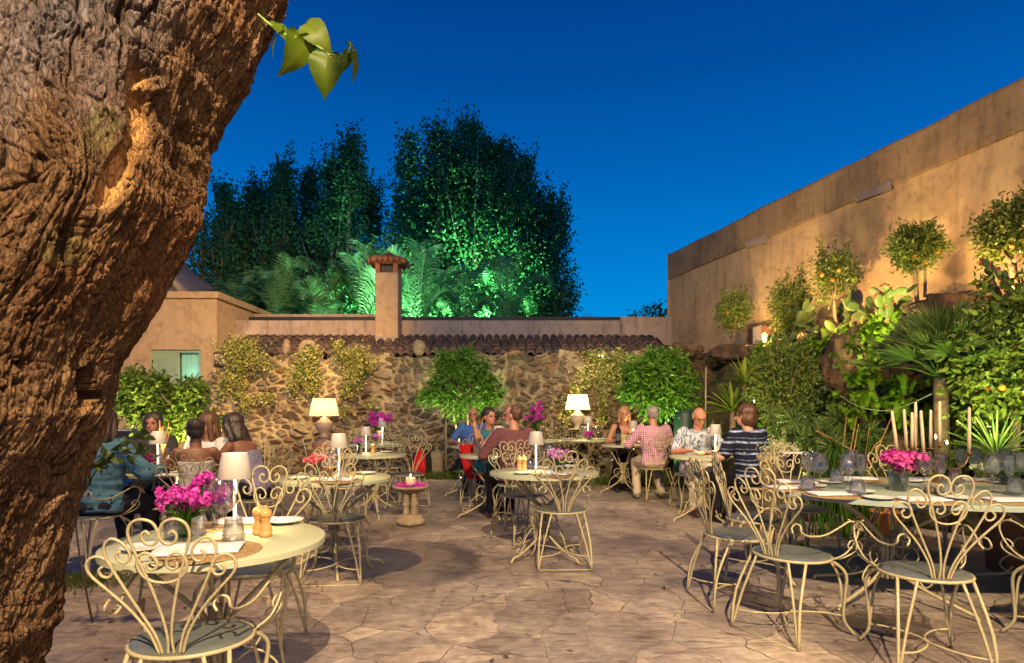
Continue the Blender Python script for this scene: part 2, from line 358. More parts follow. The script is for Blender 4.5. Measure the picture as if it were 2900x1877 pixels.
# ---- plaster
def plaster(name, base_, dirt, stain=.35, sc_=1.0, streak=.25):
    global t
    m, t, b = newmat(name); tcn = t.nodes.new('ShaderNodeTexCoord')
    n1 = N('ShaderNodeTexNoise', Scale=.7 * sc_, Detail=8.0, Roughness=.6); t.links.new(tcn.outputs['Object'], n1.inputs['Vector'])
    n2 = N('ShaderNodeTexNoise', Scale=30.0 * sc_, Detail=6.0); t.links.new(tcn.outputs['Object'], n2.inputs['Vector'])
    mp = t.nodes.new('ShaderNodeMapping'); mp.inputs['Scale'].default_value = (5, 5, .45); t.links.new(tcn.outputs['Object'], mp.inputs[0])
    n3 = N('ShaderNodeTexNoise', Scale=1.2 * sc_, Detail=7.0, Roughness=.65); t.links.new(mp.outputs[0], n3.inputs['Vector'])
    n4 = N('ShaderNodeTexNoise', Scale=4.5 * sc_, Detail=9.0, Roughness=.72); t.links.new(tcn.outputs['Object'], n4.inputs['Vector'])
    c = ramp(n1.outputs['Fac'], [(.25, tuple(x * (1 - stain) for x in base_)), (.5, base_), (.75, tuple(min(1, x * 1.12) for x in base_))])
    c = mixc(c, dirt, math_('MULTIPLY', ramp(n3.outputs['Fac'], [(.5, (0,) * 3), (.72, (1,) * 3)]), streak))
    vk = N('ShaderNodeTexVoronoi', feature='DISTANCE_TO_EDGE', Scale=.55 * sc_); t.links.new(vadd(tcn.outputs['Object'], n4.outputs['Color'], .8), vk.inputs['Vector'])
    c = mixc(dirt, c, ramp(math_('ADD', vk.outputs['Distance'], math_('MULTIPLY', n1.outputs['Fac'], .012)), [(.006, (.25,) * 3), (.012, (1,) * 3)]))
    c = mixc(c, ramp(n4.outputs['Fac'], [(.32, (.62, .58, .55)), (.48, (1,) * 3), (.7, (1.15, 1.12, 1.08))]), .75, 'MULTIPLY')
    t.links.new(c, b.inputs['Base Color']); b.inputs['Roughness'].default_value = .9; b.inputs['Specular IOR Level'].default_value = .15
    h = math_('ADD', math_('MULTIPLY', n2.outputs['Fac'], .3), n1.outputs['Fac'])
    bp = N('ShaderNodeBump', Strength=.45, Distance=.03); t.links.new(h, bp.inputs['Height']); t.links.new(bp.outputs[0], b.inputs['Normal'])
    return m
PL_OCHRE = plaster('ochre_plaster', (.50, .36, .22), (.22, .14, .08), .25)
PL_PINK = plaster('rose_plaster', (.42, .33, .28), (.10, .09, .09), .3, 1.4, .6)
PL_WALL = plaster('tan_plaster', (.46, .33, .19), (.22, .14, .08), .42, 1.3, .55)
PL_CAP = plaster('weathered_plaster', (.27, .195, .12), (.085, .068, .055), .45, 2.2, .6)
PL_GREY = plaster('grey_plaster', (.30, .27, .26), (.15, .13, .12), .2)
GREENW = mat('green_painted_wood', (.30, .42, .27), .55, bump=.3, bscale=20, var=.15)
TEALW = mat('teal_painted_wood', (.25, .60, .50), .5, bump=.2, bscale=20, var=.1)

# ---- low ochre building on the left
BD = 13.2
bx1 = X(614, BD); bx0 = -13.0; bz = Zp(845, BD)
bl = empty('low_building', (bx1 - 3, BD + 2, 0), 0, 'low ochre plaster building with a pale green shuttered window, left of the stone wall', 'building')
def inp(o, p):
    """parent with the mesh given in world space"""
    o.parent = p; o.location = Vector(o.location) - Vector(p.location) if abs(p.rotation_euler.z) < 1e-6 else o.location; return o
wx0, wx1, wz1, wz0 = X(424, BD), X(569, BD), Zp(990, BD), .9
mb = MB()
dep = .65
# front wall with opening, as four boxes butted
yb = BD + .2
def wbox(x0, x1, y0, y1, z0, z1, mb_): mb_.box(((x0 + x1) / 2, (y0 + y1) / 2, (z0 + z1) / 2), (x1 - x0, y1 - y0, z1 - z0))
wbox(bx0, wx0, BD, BD + .4, 0, bz, mb); wbox(wx1, bx1, BD, BD + .4, 0, bz, mb); wbox(wx0, wx1, BD, BD + .4, wz1, bz, mb); wbox(wx0, wx1, BD, BD + .4, 0, wz0, mb)
wbox(bx0, bx1, BD + .4, BD + 5, 0, bz, mb)
inp(mb.build('wall', PL_OCHRE, None, False), bl)
mb = MB(); wbox(bx0, bx1 + .07, BD - .07, BD + 5, bz, bz + .14, mb); inp(mb.build('cornice', PL_OCHRE, None, False), bl)
win = MB(); wbox(wx0, wx0 + .07, BD + .05, BD + .12, wz0, wz1, win); wbox(wx1 - .07, wx1, BD + .05, BD + .12, wz0, wz1, win); wbox(wx0 + .07, wx1 - .07, BD + .05, BD + .12, wz1 - .06, wz1, win)
wo_ = inp(win.build('window', GREENW, None, False), bl)
xm = X(503, BD)
sh = MB()
for k in range(6):
    a = wx0 + .07 + (xm - wx0 - .07) * k / 6; b2 = wx0 + .07 + (xm - wx0 - .07) * (k + 1) / 6; wbox(a + .003, b2 - .003, BD + .06, BD + .10, wz0, wz1 - .06, sh)
o = sh.build('shutter', GREENW, None, False); o.parent = wo_; o.location = -Vector(wo_.location) - Vector(bl.location) + Vector((0, 0, 0)); o.location = Vector((0, 0, 0))
sh = MB()
for k in range(4):
    a = xm + (wx1 - .07 - xm) * k / 4; b2 = xm + (wx1 - .07 - xm) * (k + 1) / 4; wbox(a + .002, b2 - .002, BD + .16, BD + .20, wz0, wz1 - .06, sh)
o = sh.build('shutter', TEALW, None, False, None); o.parent = wo_; tag(o, 'bright teal inner panel of the window')
light('POINT', 'window_glow', ((xm + wx1) / 2, BD + .02, wz1 - .5), 2.6, (.75, 1, .85), .25)
# upper gabled block behind
gb = MB(); D2 = 16.5
gx0, gx1, gxr = X(300, D2), X(548, D2), X(462, D2); ztop = Zp(755, D2)
v = []
for y in (D2, D2 + 3): v += [(gx0, y, 0), (gx1, y, 0), (gx1, y, Zp(838, D2)), (gxr, y, ztop), (gx0, y, ztop + 1.2)]
gb.v.append(np.array(v, float)); gb.n = 10
gb.q.append(np.array([(0, 1, 6, 5), (1, 2, 7, 6), (2, 3, 8, 7), (3, 4, 9, 8), (4, 0, 5, 9)])); gb.t.append(np.array([(0, 2, 1), (0, 3, 2), (0, 4, 3), (5, 6, 7), (5, 7, 8), (5, 8, 9)]))
up = empty('gabled_house', (gx1 - 2, D2, 0), 0, 'grey-rose gabled house end rising behind the low ochre building', 'building')
inp(gb.build('wall', PL_GREY, None, False), up)
sl = MB(); sl.tube([(X(466, D2) , D2 - .06, Zp(770, D2)), (X(520, D2), D2 - .06, Zp(836, D2))], .1, 4); inp(sl.build('buttress', PL_OCHRE, None, False), up)

# ---- parapet wall behind the tile roof
PW = 14.0
pw = empty('parapet_wall', (0, PW, 0), 0, 'long low rose plaster parapet wall behind the tiled roof', 'wall')
mb = MB(); xs = [X(640, PW), X(1757, PW)]
wbox(xs[0], xs[1], PW, PW + .4, 0, Zp(907, PW), mb); inp(mb.build('wall', PL_PINK, None, False), pw)
mb = MB(); wbox(xs[1] + .003, X(1905, PW), PW - .12, PW + .28, 0, Zp(899, PW), mb); mb.tube([(X(1757, PW) - .02, PW - .16, Zp(898, PW)), (X(1764, PW), PW - .16, Zp(962, PW))], .018, 6)
o = inp(mb.build('end_wall', PL_PINK, None, False), pw)
mb = MB(); wbox(X(720, PW + 1), X(1070, PW + 1), PW + 1, PW + 1.2, 2, Zp(889, PW + 1), mb); inp(mb.build('coping', PL_PINK, None, False), pw)
mb = MB(); wbox(X(640, PW + 1), X(1757, PW + 1), PW + .8, PW + .86, 2, Zp(897, PW + .8), mb); inp(mb.build('dark_rail', mat('dark_rail', (.02, .022, .03), .6), None, False), pw)
# chimney
ch = empty('chimney', (X(1101, 13.7), 13.7, 3), 0, 'square plaster chimney with a little tiled hat above the back wall', 'chimney')
cw = .51; cz = Zp(778, 13.7)
mb = MB(); mb.box((0, 0, (cz + 2.6) / 2 - 3), (cw, cw, cz - 2.6), bev=.012); mb.build('stack', PL_OCHRE, ch, False)
mb = MB(); mb.box((0, 0, Zp(958, 13.7) - 3), (cw + .03, cw + .03, .02)); mb.build('band', mat('steel_wire', (.3, .3, .3), .4, .8), ch, False)
TILE = None
m, t, b = newmat('roof_tile'); tcn = t.nodes.new('ShaderNodeTexCoord'); at = t.nodes.new('ShaderNodeAttribute'); at.attribute_name = 'rnd'
n1 = N('ShaderNodeTexNoise', Scale=9.0, Detail=8.0, Roughness=.7); t.links.new(tcn.outputs['Object'], n1.inputs['Vector'])
c = ramp(at.outputs['Fac'], [(0, (.06, .05, .05)), (.5, (.12, .08, .07)), (1, (.20, .12, .08))])
c = mixc(c, ramp(n1.outputs['Fac'], [(.35, (.35, .36, .38)), (.65, (1.1, 1.05, 1))]), .9, 'MULTIPLY')
t.links.new(c, b.inputs['Base Color']); b.inputs['Roughness'].default_value = .85; TILE = m
BRICK = mat('terracotta_brick', (.33, .13, .07), .8, bump=.3, bscale=30, var=.3)
zc = cz - 3
mb = MB()
for sx_ in (-1, 1):
    for sy_ in (-1, 1): mb = MB(); mb.box((sx_ * .2, sy_ * .2, zc + .11), (.10, .10, .22)); mb.build('brick_post', BRICK, ch, False)
mb = MB(); mb.box((0, 0, zc + .09), (.26, .26, .18)); mb.build('flue', mat('dark_flue', (.03, .035, .04), .5), ch, False)
mb = MB(); mb.box((0, 0, zc + .235), (.62, .62, .03))
tr_ = []
for face in range(4):
    a = face * math.pi / 2
    for k in range(5):
        off = (k - 2) * .145
        p0 = Vector((off, -.42, zc + .25)); p1 = Vector((off * .12, -.03, zc + .44))
        M = Matrix.Rotation(a, 3, 'Z'); mb.tube([M @ p0, M @ p0.lerp(p1, .5), M @ p1], [.062, .05, .03], 8)
mb.ell((0, 0, zc + .47), (.05, .05, .07))
mb.build('tiled_hat', BRICK, ch, True)

# ---- tiled roof: rows of barrel tiles from the wall top to the parapet
rf = MB(); rnds = []
ya, za = 12.35, 2.33; yb_, zb = 13.95, 2.93
cols_ = np.arange(X(655, 13), X(1880, 13), .185); rows = 6
for ci, cx_ in enumerate(cols_):
    for r_ in range(rows):
        t0 = r_ / rows; t1 = (r_ + 1.25) / rows
        f0, f1 = t0, min(t1, 1)
        jx = random.uniform(-.012, .012); jz = random.uniform(0, .012)
        p0 = np.array([cx_ + jx, ya + (yb_ - ya) * f0, za + (zb - za) * f0 + .02 + jz]); p1 = np.array([cx_ + jx, ya + (yb_ - ya) * f1, za + (zb - za) * f1])
        a = np.linspace(0, np.pi, 7)
        for (rr0, rr1, dz, dx, sgn) in ((.085, .068, .045, 0, 1), (.075, .085, .05, .0925, -1)):
            ring0 = np.stack([p0[0] + dx + rr0 * np.cos(a), np.full(7, p0[1]), p0[2] + dz + sgn * rr0 * np.sin(a) * .9], -1)
            ring1 = np.stack([p1[0] + dx + rr1 * np.cos(a), np.full(7, p1[1]), p1[2] + dz + sgn * rr1 * np.sin(a) * .9], -1)
            ring2 = ring0 * 1.0; ring2[:, 2] -= .016; ring2[:, 0] = p0[0] + dx + (ring2[:, 0] - p0[0] - dx) * .82
            vs = np.vstack([ring0, ring1, ring2]); q = [(k, k + 1, 8 + k, 7 + k) for k in range(6)] + [(k, k + 1, 15 + k, 14 + k)[::-1] for k in range(6)]
            rf.add(vs, q); rnds += [random.random()] * len(vs)
rfo = empty('tiled_roof', (0, 13, 2.4), 0, 'lean-to roof of old barrel clay tiles above the stone wall', 'roof')
o = inp(rf.build('tiles', TILE, None, True, {'rnd': rnds}), rfo)
mb = MB(); mb.box((-.6, 13.15, 2.47), (9.6, 1.9, .06), rx=math.atan2(zb - za, yb_ - ya)); inp(mb.build('deck', mat('dark_wood', (.06, .045, .035), .8), None, False), rfo)

# ---- dry stone wall
m, t, b = newmat('rubble_stone'); tcn = t.nodes.new('ShaderNodeTexCoord'); at = t.nodes.new('ShaderNodeAttribute'); at.attribute_name = 'col'
n1 = N('ShaderNodeTexNoise', Scale=16.0, Detail=10.0, Roughness=.72); t.links.new(tcn.outputs['Object'], n1.inputs['Vector'])
n2 = N('ShaderNodeTexNoise', Scale=3.0, Detail=6.0); t.links.new(tcn.outputs['Object'], n2.inputs['Vector'])
c = mixc(at.outputs['Color'], ramp(n1.outputs['Fac'], [(.3, (.45,) * 3), (.5, (1,) * 3), (.75, (1.5, 1.42, 1.3))]), .9, 'MULTIPLY')
c = mixc(c, ramp(n2.outputs['Fac'], [(.35, (.7, .66, .62)), (.65, (1.15, 1.15, 1.1))]), .8, 'MULTIPLY')
t.links.new(c, b.inputs['Base Color']); b.inputs['Roughness'].default_value = .92; b.inputs['Specular IOR Level'].default_value = .15
bp = N('ShaderNodeBump', Strength=.8, Distance=.03); t.links.new(n1.outputs['Fac'], bp.inputs['Height']); t.links.new(bp.outputs[0], b.inputs['Normal'])
STONE = m
def stone_field(U, V, seed, cw_, chh):
    """jittered cells: id, distance to 2 nearest centres"""
    pu = U + (fbm(np.stack([U * 2.2, V * 2.2, U * 0 + seed], -1), 3, seed) - .5) * .30
    pv = V + (fbm(np.stack([U * 2.2 + 40, V * 2.2, U * 0 + seed], -1), 3, seed + 3) - .5) * .22
    a = pu / cw_; b_ = pv / chh; iu = np.floor(a).astype(np.int64); iv = np.floor(b_).astype(np.int64)
    d1 = np.full(U.shape, 9.); d2 = np.full(U.shape, 9.); idd = np.zeros(U.shape, np.int64)
    for du in (-2, -1, 0, 1, 2):
        for dv in (-1, 0, 1):
            cu = iu + du; cv = iv + dv
            hx = _h(cu, cv, cu * 0, seed); hy = _h(cu, cv, cu * 0, seed + 7); hs = _h(cu, cv, cu * 0, seed + 11)
            dx = a - (cu + .5 + (hx - .5) * .9 + (cv % 2) * .5); dy = b_ - (cv + .5 + (hy - .5) * .75)
            d = np.sqrt(dx * dx + dy * dy) * (.72 + .65 * hs)
            m1 = d < d1; d2 = np.where(m1, d1, np.minimum(d2, d)); idd = np.where(m1, cu * 7919 + cv, idd); d1 = np.where(m1, d, d1)
    return idd, d1, d2
WD = 12.0
wx0_, wx1_ = X(600, WD), X(1975, WD); H = 2.62
nu, nv = 800, 240
U, V = np.meshgrid(np.linspace(wx0_, wx1_, nu), np.linspace(-.05, H, nv))
idd, d1, d2 = stone_field(U, V, 21, .24, .148)
edge = np.clip((d2 - d1 - .02 - .26 * np.clip(fbm(np.stack([U * 2.2, V * 2.2, U * 0], -1), 4, 2) * 2 - .5, 0, 1)) / .32, 0, 1); edge = edge * edge * (3 - 2 * edge)
hs = _h(idd, idd * 0, idd * 0, 5)
# deeper bulge towards the foot; stone and mortar colour darker there too
rel = np.sqrt(np.clip(edge, 0, 1)) * (.035 + .065 * hs) + (fbm(np.stack([U * 9, V * 9, U * 0], -1), 4, 9) - .5) * .06 * (.4 + edge)
rel += (fbm(np.stack([U * .8, V * 1.2, U * 0], -1), 3, 31) - .5) * .22 + .10 * np.clip(1 - V / .9, 0, 1)
# pale repaired mortar zones
mz = np.clip((fbm(np.stack([U * .55, V * .9, U * 0 + 3], -1), 3, 77) - .5) * 6, 0, 1) * np.clip(V / 1.2, 0, 1)
rel *= (1 - .35 * mz)
top = Zp(1007, WD) + (fbm(np.stack([U * 2.3, U * 0, U * 0], -1), 2, 3) - .5) * .30 + (_h(np.floor(U / .24).astype(np.int64), idd * 0, idd * 0, 4) - .4) * .10
VV = np.minimum(V / H, 1) * top
stone = np.stack([.10 + .17 * hs, .074 + .135 * hs, .060 + .10 * hs], -1)
h2 = _h(idd, idd * 0 + 1, idd * 0, 8)[..., None]
stone = np.where(h2 > .82, stone * np.array([.42, .40, .42]), stone); stone = np.where((h2 < .16), stone * np.array([1.1, .82, .68]), stone)
stone = np.where((h2 > .4) & (h2 < .55), stone * np.array([.75, .74, .76]), stone)
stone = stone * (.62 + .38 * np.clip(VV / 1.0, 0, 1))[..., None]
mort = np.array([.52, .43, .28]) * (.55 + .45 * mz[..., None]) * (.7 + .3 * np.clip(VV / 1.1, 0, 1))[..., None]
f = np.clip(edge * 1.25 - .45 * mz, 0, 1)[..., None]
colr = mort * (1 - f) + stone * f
front = np.stack([U, WD - rel, VV], -1)
NN = nu
ii = np.arange(nv - 1)[:, None]; jj = np.arange(NN - 1)[None, :]
q = np.stack([ii * NN + jj, ii * NN + jj + 1, (ii + 1) * NN + jj + 1, (ii + 1) * NN + jj], -1).reshape(-1, 4)
fv = front.reshape(-1, 3); k0 = len(fv)
back = front[-1].copy(); back[:, 1] = WD + .45; mid = front[-1].copy(); mid[:, 1] = WD + .2; mid[:, 2] += .03
fv = np.vstack([fv, mid, back, np.stack([back[:, 0], back[:, 1], back[:, 2] * 0], -1)])
base_i = (nv - 1) * NN + np.arange(NN - 1); a1 = k0 + np.arange(NN - 1); a2 = a1 + NN; a3 = a2 + NN
q = np.vstack([q, np.stack([base_i, base_i + 1, a1 + 1, a1], -1), np.stack([a1, a1 + 1, a2 + 1, a2], -1), np.stack([a2, a2 + 1, a3 + 1, a3], -1)])
# ends
colf = np.vstack([colr.reshape(-1, 3), colr[-1], colr[-1], colr[-1]])
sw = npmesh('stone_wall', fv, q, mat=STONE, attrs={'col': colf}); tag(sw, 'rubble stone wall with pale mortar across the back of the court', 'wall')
# a few stones standing on the wall head and the little niche stone
for k, (px, py, w_, h_, lab) in enumerate([(812, 985, .17, .26, 'pointed stone standing on the wall head, left of the round-holed stone'), (1187, 985, .26, .2, 'broad stone set on the wall head right of the chimney'), (1015, 990, .2, .14, 'small stone on the wall head left of the chimney')]):
    mb = MB(); mb.ell((0, 0, 0), (w_ / 2, .1, h_ / 2 + .06), 24, 16)
    v = mb.v[0]; v *= (1 + (fbm(v * 9 + k * 5, 4, k) - .5)[:, None] * .55)
    o = mb.build('wall_stone', STONE, None, True, {'col': np.tile([.24, .18, .13], (len(v), 1))}); o.location = P(px, py, WD - .02); tag(o, lab, 'stone', 'stones on the wall head')
mb = MB(); pr = catmull([(-.13, 0, -.12), (-.13, 0, .02), (-.09, 0, .11), (0, 0, .14), (.09, 0, .11), (.13, 0, .02), (.13, 0, -.12)], 4); mb.tube(pr, .04, 8, flat=1.6); mb.tube([(-.13, 0, -.12), (.13, 0, -.12)], .03, 6)
o = mb.build('arched_stone', STONE, None, True, {'col': np.tile([.30, .24, .17], (mb.n, 1))}); o.location = P(872, 990, WD - .1); tag(o, 'arched carved stone with a hollow on the wall head', 'stone')

# ---- long tan building on the right
c0 = Vector((X(1895, 14), 14, 0)); 
dn = 14 * (HY - 722) / (HY - 220); c1 = Vector((X(2900, dn), dn, 0)); dirw = (c1 - c0).normalized(); c2 = c0 + dirw * 14
ztop = CAMH + (HY - 722) / FPX * 14; zled = CAMH + (HY - 792) / FPX * 14
lb = empty('long_building', c0, 0, 'long windowless tan plastered building with weathered top band, rising to the right', 'building')
nrm = Vector((-dirw.y, dirw.x, 0));
if nrm.x > 0: nrm = -nrm        # towards the court
L = 14; nu = 420; zs = np.concatenate([np.linspace(0, zled - .001, 60)]); 
def wallgrid(z0, z1, nz, off, top_wob=0):
    U, V = np.meshgrid(np.linspace(0, L, nu), np.linspace(0, 1, nz)); Z = z0 + (z1 - z0) * V
    if top_wob: Z = Z + V * ((fbm(np.stack([U * 1.5, U * 0, U * 0], -1), 4, 55) - .5) * top_wob)
    dsp = off + (fbm(np.stack([U * .8, Z * .8, U * 0], -1), 4, 12) - .5) * .05
    pts = np.array(c0)[None, None] + U[..., None] * np.array(dirw) + dsp[..., None] * np.array(nrm); pts[..., 2] = Z
    ii = np.arange(nz - 1)[:, None]; jj = np.arange(nu - 1)[None, :]
    return pts, np.stack([ii * nu + jj, ii * nu + jj + 1, (ii + 1) * nu + jj + 1, (ii + 1) * nu + jj], -1).reshape(-1, 4)
pts, q = wallgrid(0, zled, 50, 0); inp(npmesh('wall', pts, q, mat=PL_WALL), lb)
pts, q = wallgrid(zled, ztop, 14, .03, .06)
# give the band thickness: lower lip and top
low = pts[0] - np.array(nrm) * .12; tp = pts[-1] - np.array(nrm) * .5
allp = np.vstack([pts.reshape(-1, 3), low, tp]); k0 = 14 * nu; a = np.arange(nu - 1)
q = np.vstack([q, np.stack([k0 + a, k0 + a + 1, a + 1, a], -1), np.stack([13 * nu + a, 13 * nu + a + 1, k0 + nu + a + 1, k0 + nu + a], -1)])
inp(npmesh('top_band', allp, q, mat=PL_CAP), lb)
ep = [c0 - nrm * .0, c0 - nrm * 6]; mb = MB()
e0, e1 = np.array(c0 + nrm * .05), np.array(c0 - nrm * 6)
mb.add([(e0[0], e0[1], 0), (e1[0], e1[1], 0), (e1[0], e1[1], ztop), (e0[0], e0[1], ztop)], [(0, 1, 2, 3)]); inp(mb.build('end_wall', PL_WALL, None, False), lb)
# pilaster bands, grey patches and the little window
def onwall(s, z, off=.0): return c0 + dirw * s + nrm * off + Vector((0, 0, z))
def s_at(px):
    # parameter along the wall where it projects to px
    k = (px - 1450) / FPX; return (k * c0.y - c0.x) / (dirw.x - k * dirw.y)
def wallquad(pxa, pxb, pya, pyb, off, name, mt, parent, thick=.03):
    sa, sb = s_at(pxa), s_at(pxb); da, db = (c0 + dirw * sa).y, (c0 + dirw * sb).y
    A0, A1 = onwall(sa, Zp(pya[0], da), off), onwall(sa, Zp(pya[1], da), off); B0, B1 = onwall(sb, Zp(pyb[0], db), off), onwall(sb, Zp(pyb[1], db), off)
    vs = [A0, A1, B1, B0]; vs2 = [v_ - nrm * thick for v_ in vs]
    mb = MB(); mb.add([tuple(v_) for v_ in vs + vs2], [(0, 1, 2, 3), (4, 7, 6, 5), (0, 4, 5, 1), (1, 5, 6, 2), (2, 6, 7, 3), (3, 7, 4, 0)])
    return inp(mb.build(name, mt, None, False), parent)
GP = plaster('cement_patch', (.26, .22, .20), (.12, .11, .1), .2, 2)
wallquad(2115, 2175, (704, 686), (686, 664), .036, 'cement_patch', GP, lb); wallquad(2428, 2530, (574, 552), (536, 512), .036, 'cement_patch', GP, lb)
WFR = mat('brown_frame', (.10, .06, .04), .6)
ww = wallquad(2125, 2196, (1012, 922), (1003, 908), .07, 'window', WFR, lb)
o = wallquad(2132, 2192, (1005, 932), (997, 919), .085, 'pane', mat('dark_glass', (.05, .04, .045), .15), lb); o.parent = ww; o.location = (0, 0, 0)
o = wallquad(2145, 2168, (1000, 928), (998, 922), .095, 'curtain', mat('pale_curtain', (.42, .36, .36), .8), lb); o.parent = ww; o.location = (0, 0, 0)
o = wallquad(2169, 2194, (1000, 925), (996, 920), .095, 'curtain', mat('red_striped_curtain', (.30, .12, .10), .8), lb); o.parent = ww; o.location = (0, 0, 0)
mb = MB()
pA = onwall(s_at(2612), Zp(850, (c0 + dirw * s_at(2612)).y), .1); pB = pA + Vector((0, 0, .38)); mb.tube([pA, pB], .02, 6); mb.tube([pB - dirw * .12, pB + dirw * .12], .02, 6)
inp(mb.build('pipe', mat('grey_pipe', (.25, .22, .2), .5), None, True), lb)
# ================================================================ PLANTS
def unit(v): return v / (np.linalg.norm(v, axis=-1, keepdims=True) + 1e-9)
def leaves(c, d, L, wd, rng, fold=.25, droop=0., flat_up=.0, shape='d'):
    """c centres (n,3), d directions (n,3), L lengths, wd width ratio -> verts, faces, rnd"""
    n = len(c); d = unit(d + np.array([0, 0, -droop])); L = np.broadcast_to(L, (n,))[:, None]
    rv = rng.normal(size=(n, 3)); rv[:, 2] += flat_up * 3
    w_ = unit(np.cross(d, rv)); nn = unit(np.cross(w_, d))
    b = c; tip = c + d * L - nn * L * .12 ; m = c + d * L * .5
    if shape == 'd':
        l = m - w_ * L * wd * .5 + nn * L * fold * wd; r = m + w_ * L * wd * .5 + nn * L * fold * wd
        v = np.stack([b, r, tip, l], 1).reshape(-1, 3); k = np.arange(n)[:, None] * 4
        t = np.stack([k + [[0, 1, 2]], k + [[0, 2, 3]]], 1).reshape(-1, 3)
        return v, t, np.repeat(rng.random(n), 4)
    m1 = c + d * L * .3; m2 = c + d * L * .68
    def sd(m_, s, f): return m_ + s * w_ * L * wd * f + nn * L * fold * wd
    v = np.stack([b, sd(m1, 1, .46), sd(m2, 1, .36), tip, sd(m2, -1, .36), sd(m1, -1, .46)], 1).reshape(-1, 3); k = np.arange(n)[:, None] * 6
    t = np.stack([k + [[0, 1, 5]], k + [[1, 2, 4]], k + [[1, 4, 5]], k + [[2, 3, 4]]], 1).reshape(-1, 3)
    return v, t, np.repeat(rng.random(n), 6)
class LM:
    def __init__(s): s.v = []; s.t = []; s.r = []; s.n = 0
    def add(s, vtr):
        v, t, r = vtr; s.v.append(v); s.t.append(t + s.n); s.r.append(r); s.n += len(v)
    def build(s, name, m, parent): return npmesh(name, np.vstack(s.v), None, np.vstack(s.t), m, parent, False, {'rnd': np.concatenate(s.r)})
def blob_pts(n, c, r, rng, shell=.35, bias=0):
    d = unit(rng.normal(size=(n, 3))); rad = shell + (1 - shell) * rng.random(n) ** .6
    return np.array(c) + d * rad[:, None] * np.array(r), d
def crown(c, r, nclump, nleaf, L, wd, rng, clump=.28, droop=.2, shape='d', shell=.35, lower_cut=None):
    lm = LM(); C_, D_ = blob_pts(nclump, c, r, rng, shell)
    # lumpy silhouette
    s = .42 + .86 * fbm(D_ * 2.1 + rng.random() * 50, 3, 3); C_ = np.array(c) + (C_ - np.array(c)) * s[:, None]
    if lower_cut is not None: k = C_[:, 2] > lower_cut; C_, D_ = C_[k], D_[k]
    rm = float(np.mean(r)) * clump
    for ci, di in zip(C_, D_):
        n = max(3, int(nleaf * rng.uniform(.5, 1.4))); off = rng.normal(size=(n, 3)) * rm * .55
        lm.add(leaves(ci + off, di * .35 + unit(off) * .7 + rng.normal(size=(n, 3)) * .55 + [0, 0, .1], L * rng.uniform(.6, 1.25, n), wd, rng, droop=droop, shape=shape))
    return lm, C_
BARK = mat('grey_brown_bark', (.16, .115, .075), .9, bump=.8, bscale=30, var=.4, vscale=14)
BARKL = mat('pale_bark', (.34, .27, .17), .85, bump=.5, bscale=30, var=.3, vscale=14)
def limbs(base, targets, r0, rng, mb, fork):
    a = np.array(base, float); f = np.array(fork, float); md = (a + f) / 2 + rng.normal(size=3) * .015; mb.tube([a, md, f], [r0, r0 * .85, r0 * .8], 9, smooth=4); r0 = r0 * .8
    for tg in targets:
        m_ = (f + tg) / 2 + rng.normal(size=3) * .05
        mb.tube([f - [0, 0, r0], m_, tg], [r0 * .7, r0 * .45, r0 * .12], 6, smooth=3)
LEAF_LEMON = leafmat('lemon_leaf', (.06, .13, .015), (.28, .36, .05), .35)
LEAF_GREEN = leafmat('glossy_green_leaf', (.03, .11, .01), (.17, .34, .04), .35)
LEAF_CITRUS = leafmat('mandarin_leaf', (.05, .10, .02), (.22, .28, .06), .3)
LEAF_DARK = leafmat('poplar_leaf', (.03, .12, .05), (.11, .30, .12), .35, .5)
LEAF_PALM = leafmat('palm_leaf', (.05, .20, .08), (.16, .40, .18), .3)
LEAF_FANP = leafmat('fan_palm_leaf', (.05, .10, .03), (.15, .22, .06), .2)
LEAF_FERN = leafmat('fern_leaf', (.06, .16, .01), (.20, .36, .03), .4)
LEAF_JAS = leafmat('jasmine_leaf', (.09, .18, .02), (.72, .62, .24), .3)
GRASS = leafmat('grass_blade', (.06, .10, .02), (.20, .24, .06), .3)
ORANGE = mat('orange_fruit', (.75, .22, .02), .5, bump=.2, bscale=200)

def fruit(parent, pts, r=.035):
    o0 = None
    for p in pts:
        if o0 is None:
            mb = MB(); mb.ell((0, 0, 0), r, 12, 8); o0 = mb.build('orange', ORANGE, parent); o = o0
        else: o = o0.copy(); COL.objects.link(o)
        o.parent = parent; o.location = Vector(p) - Vector(parent.location)

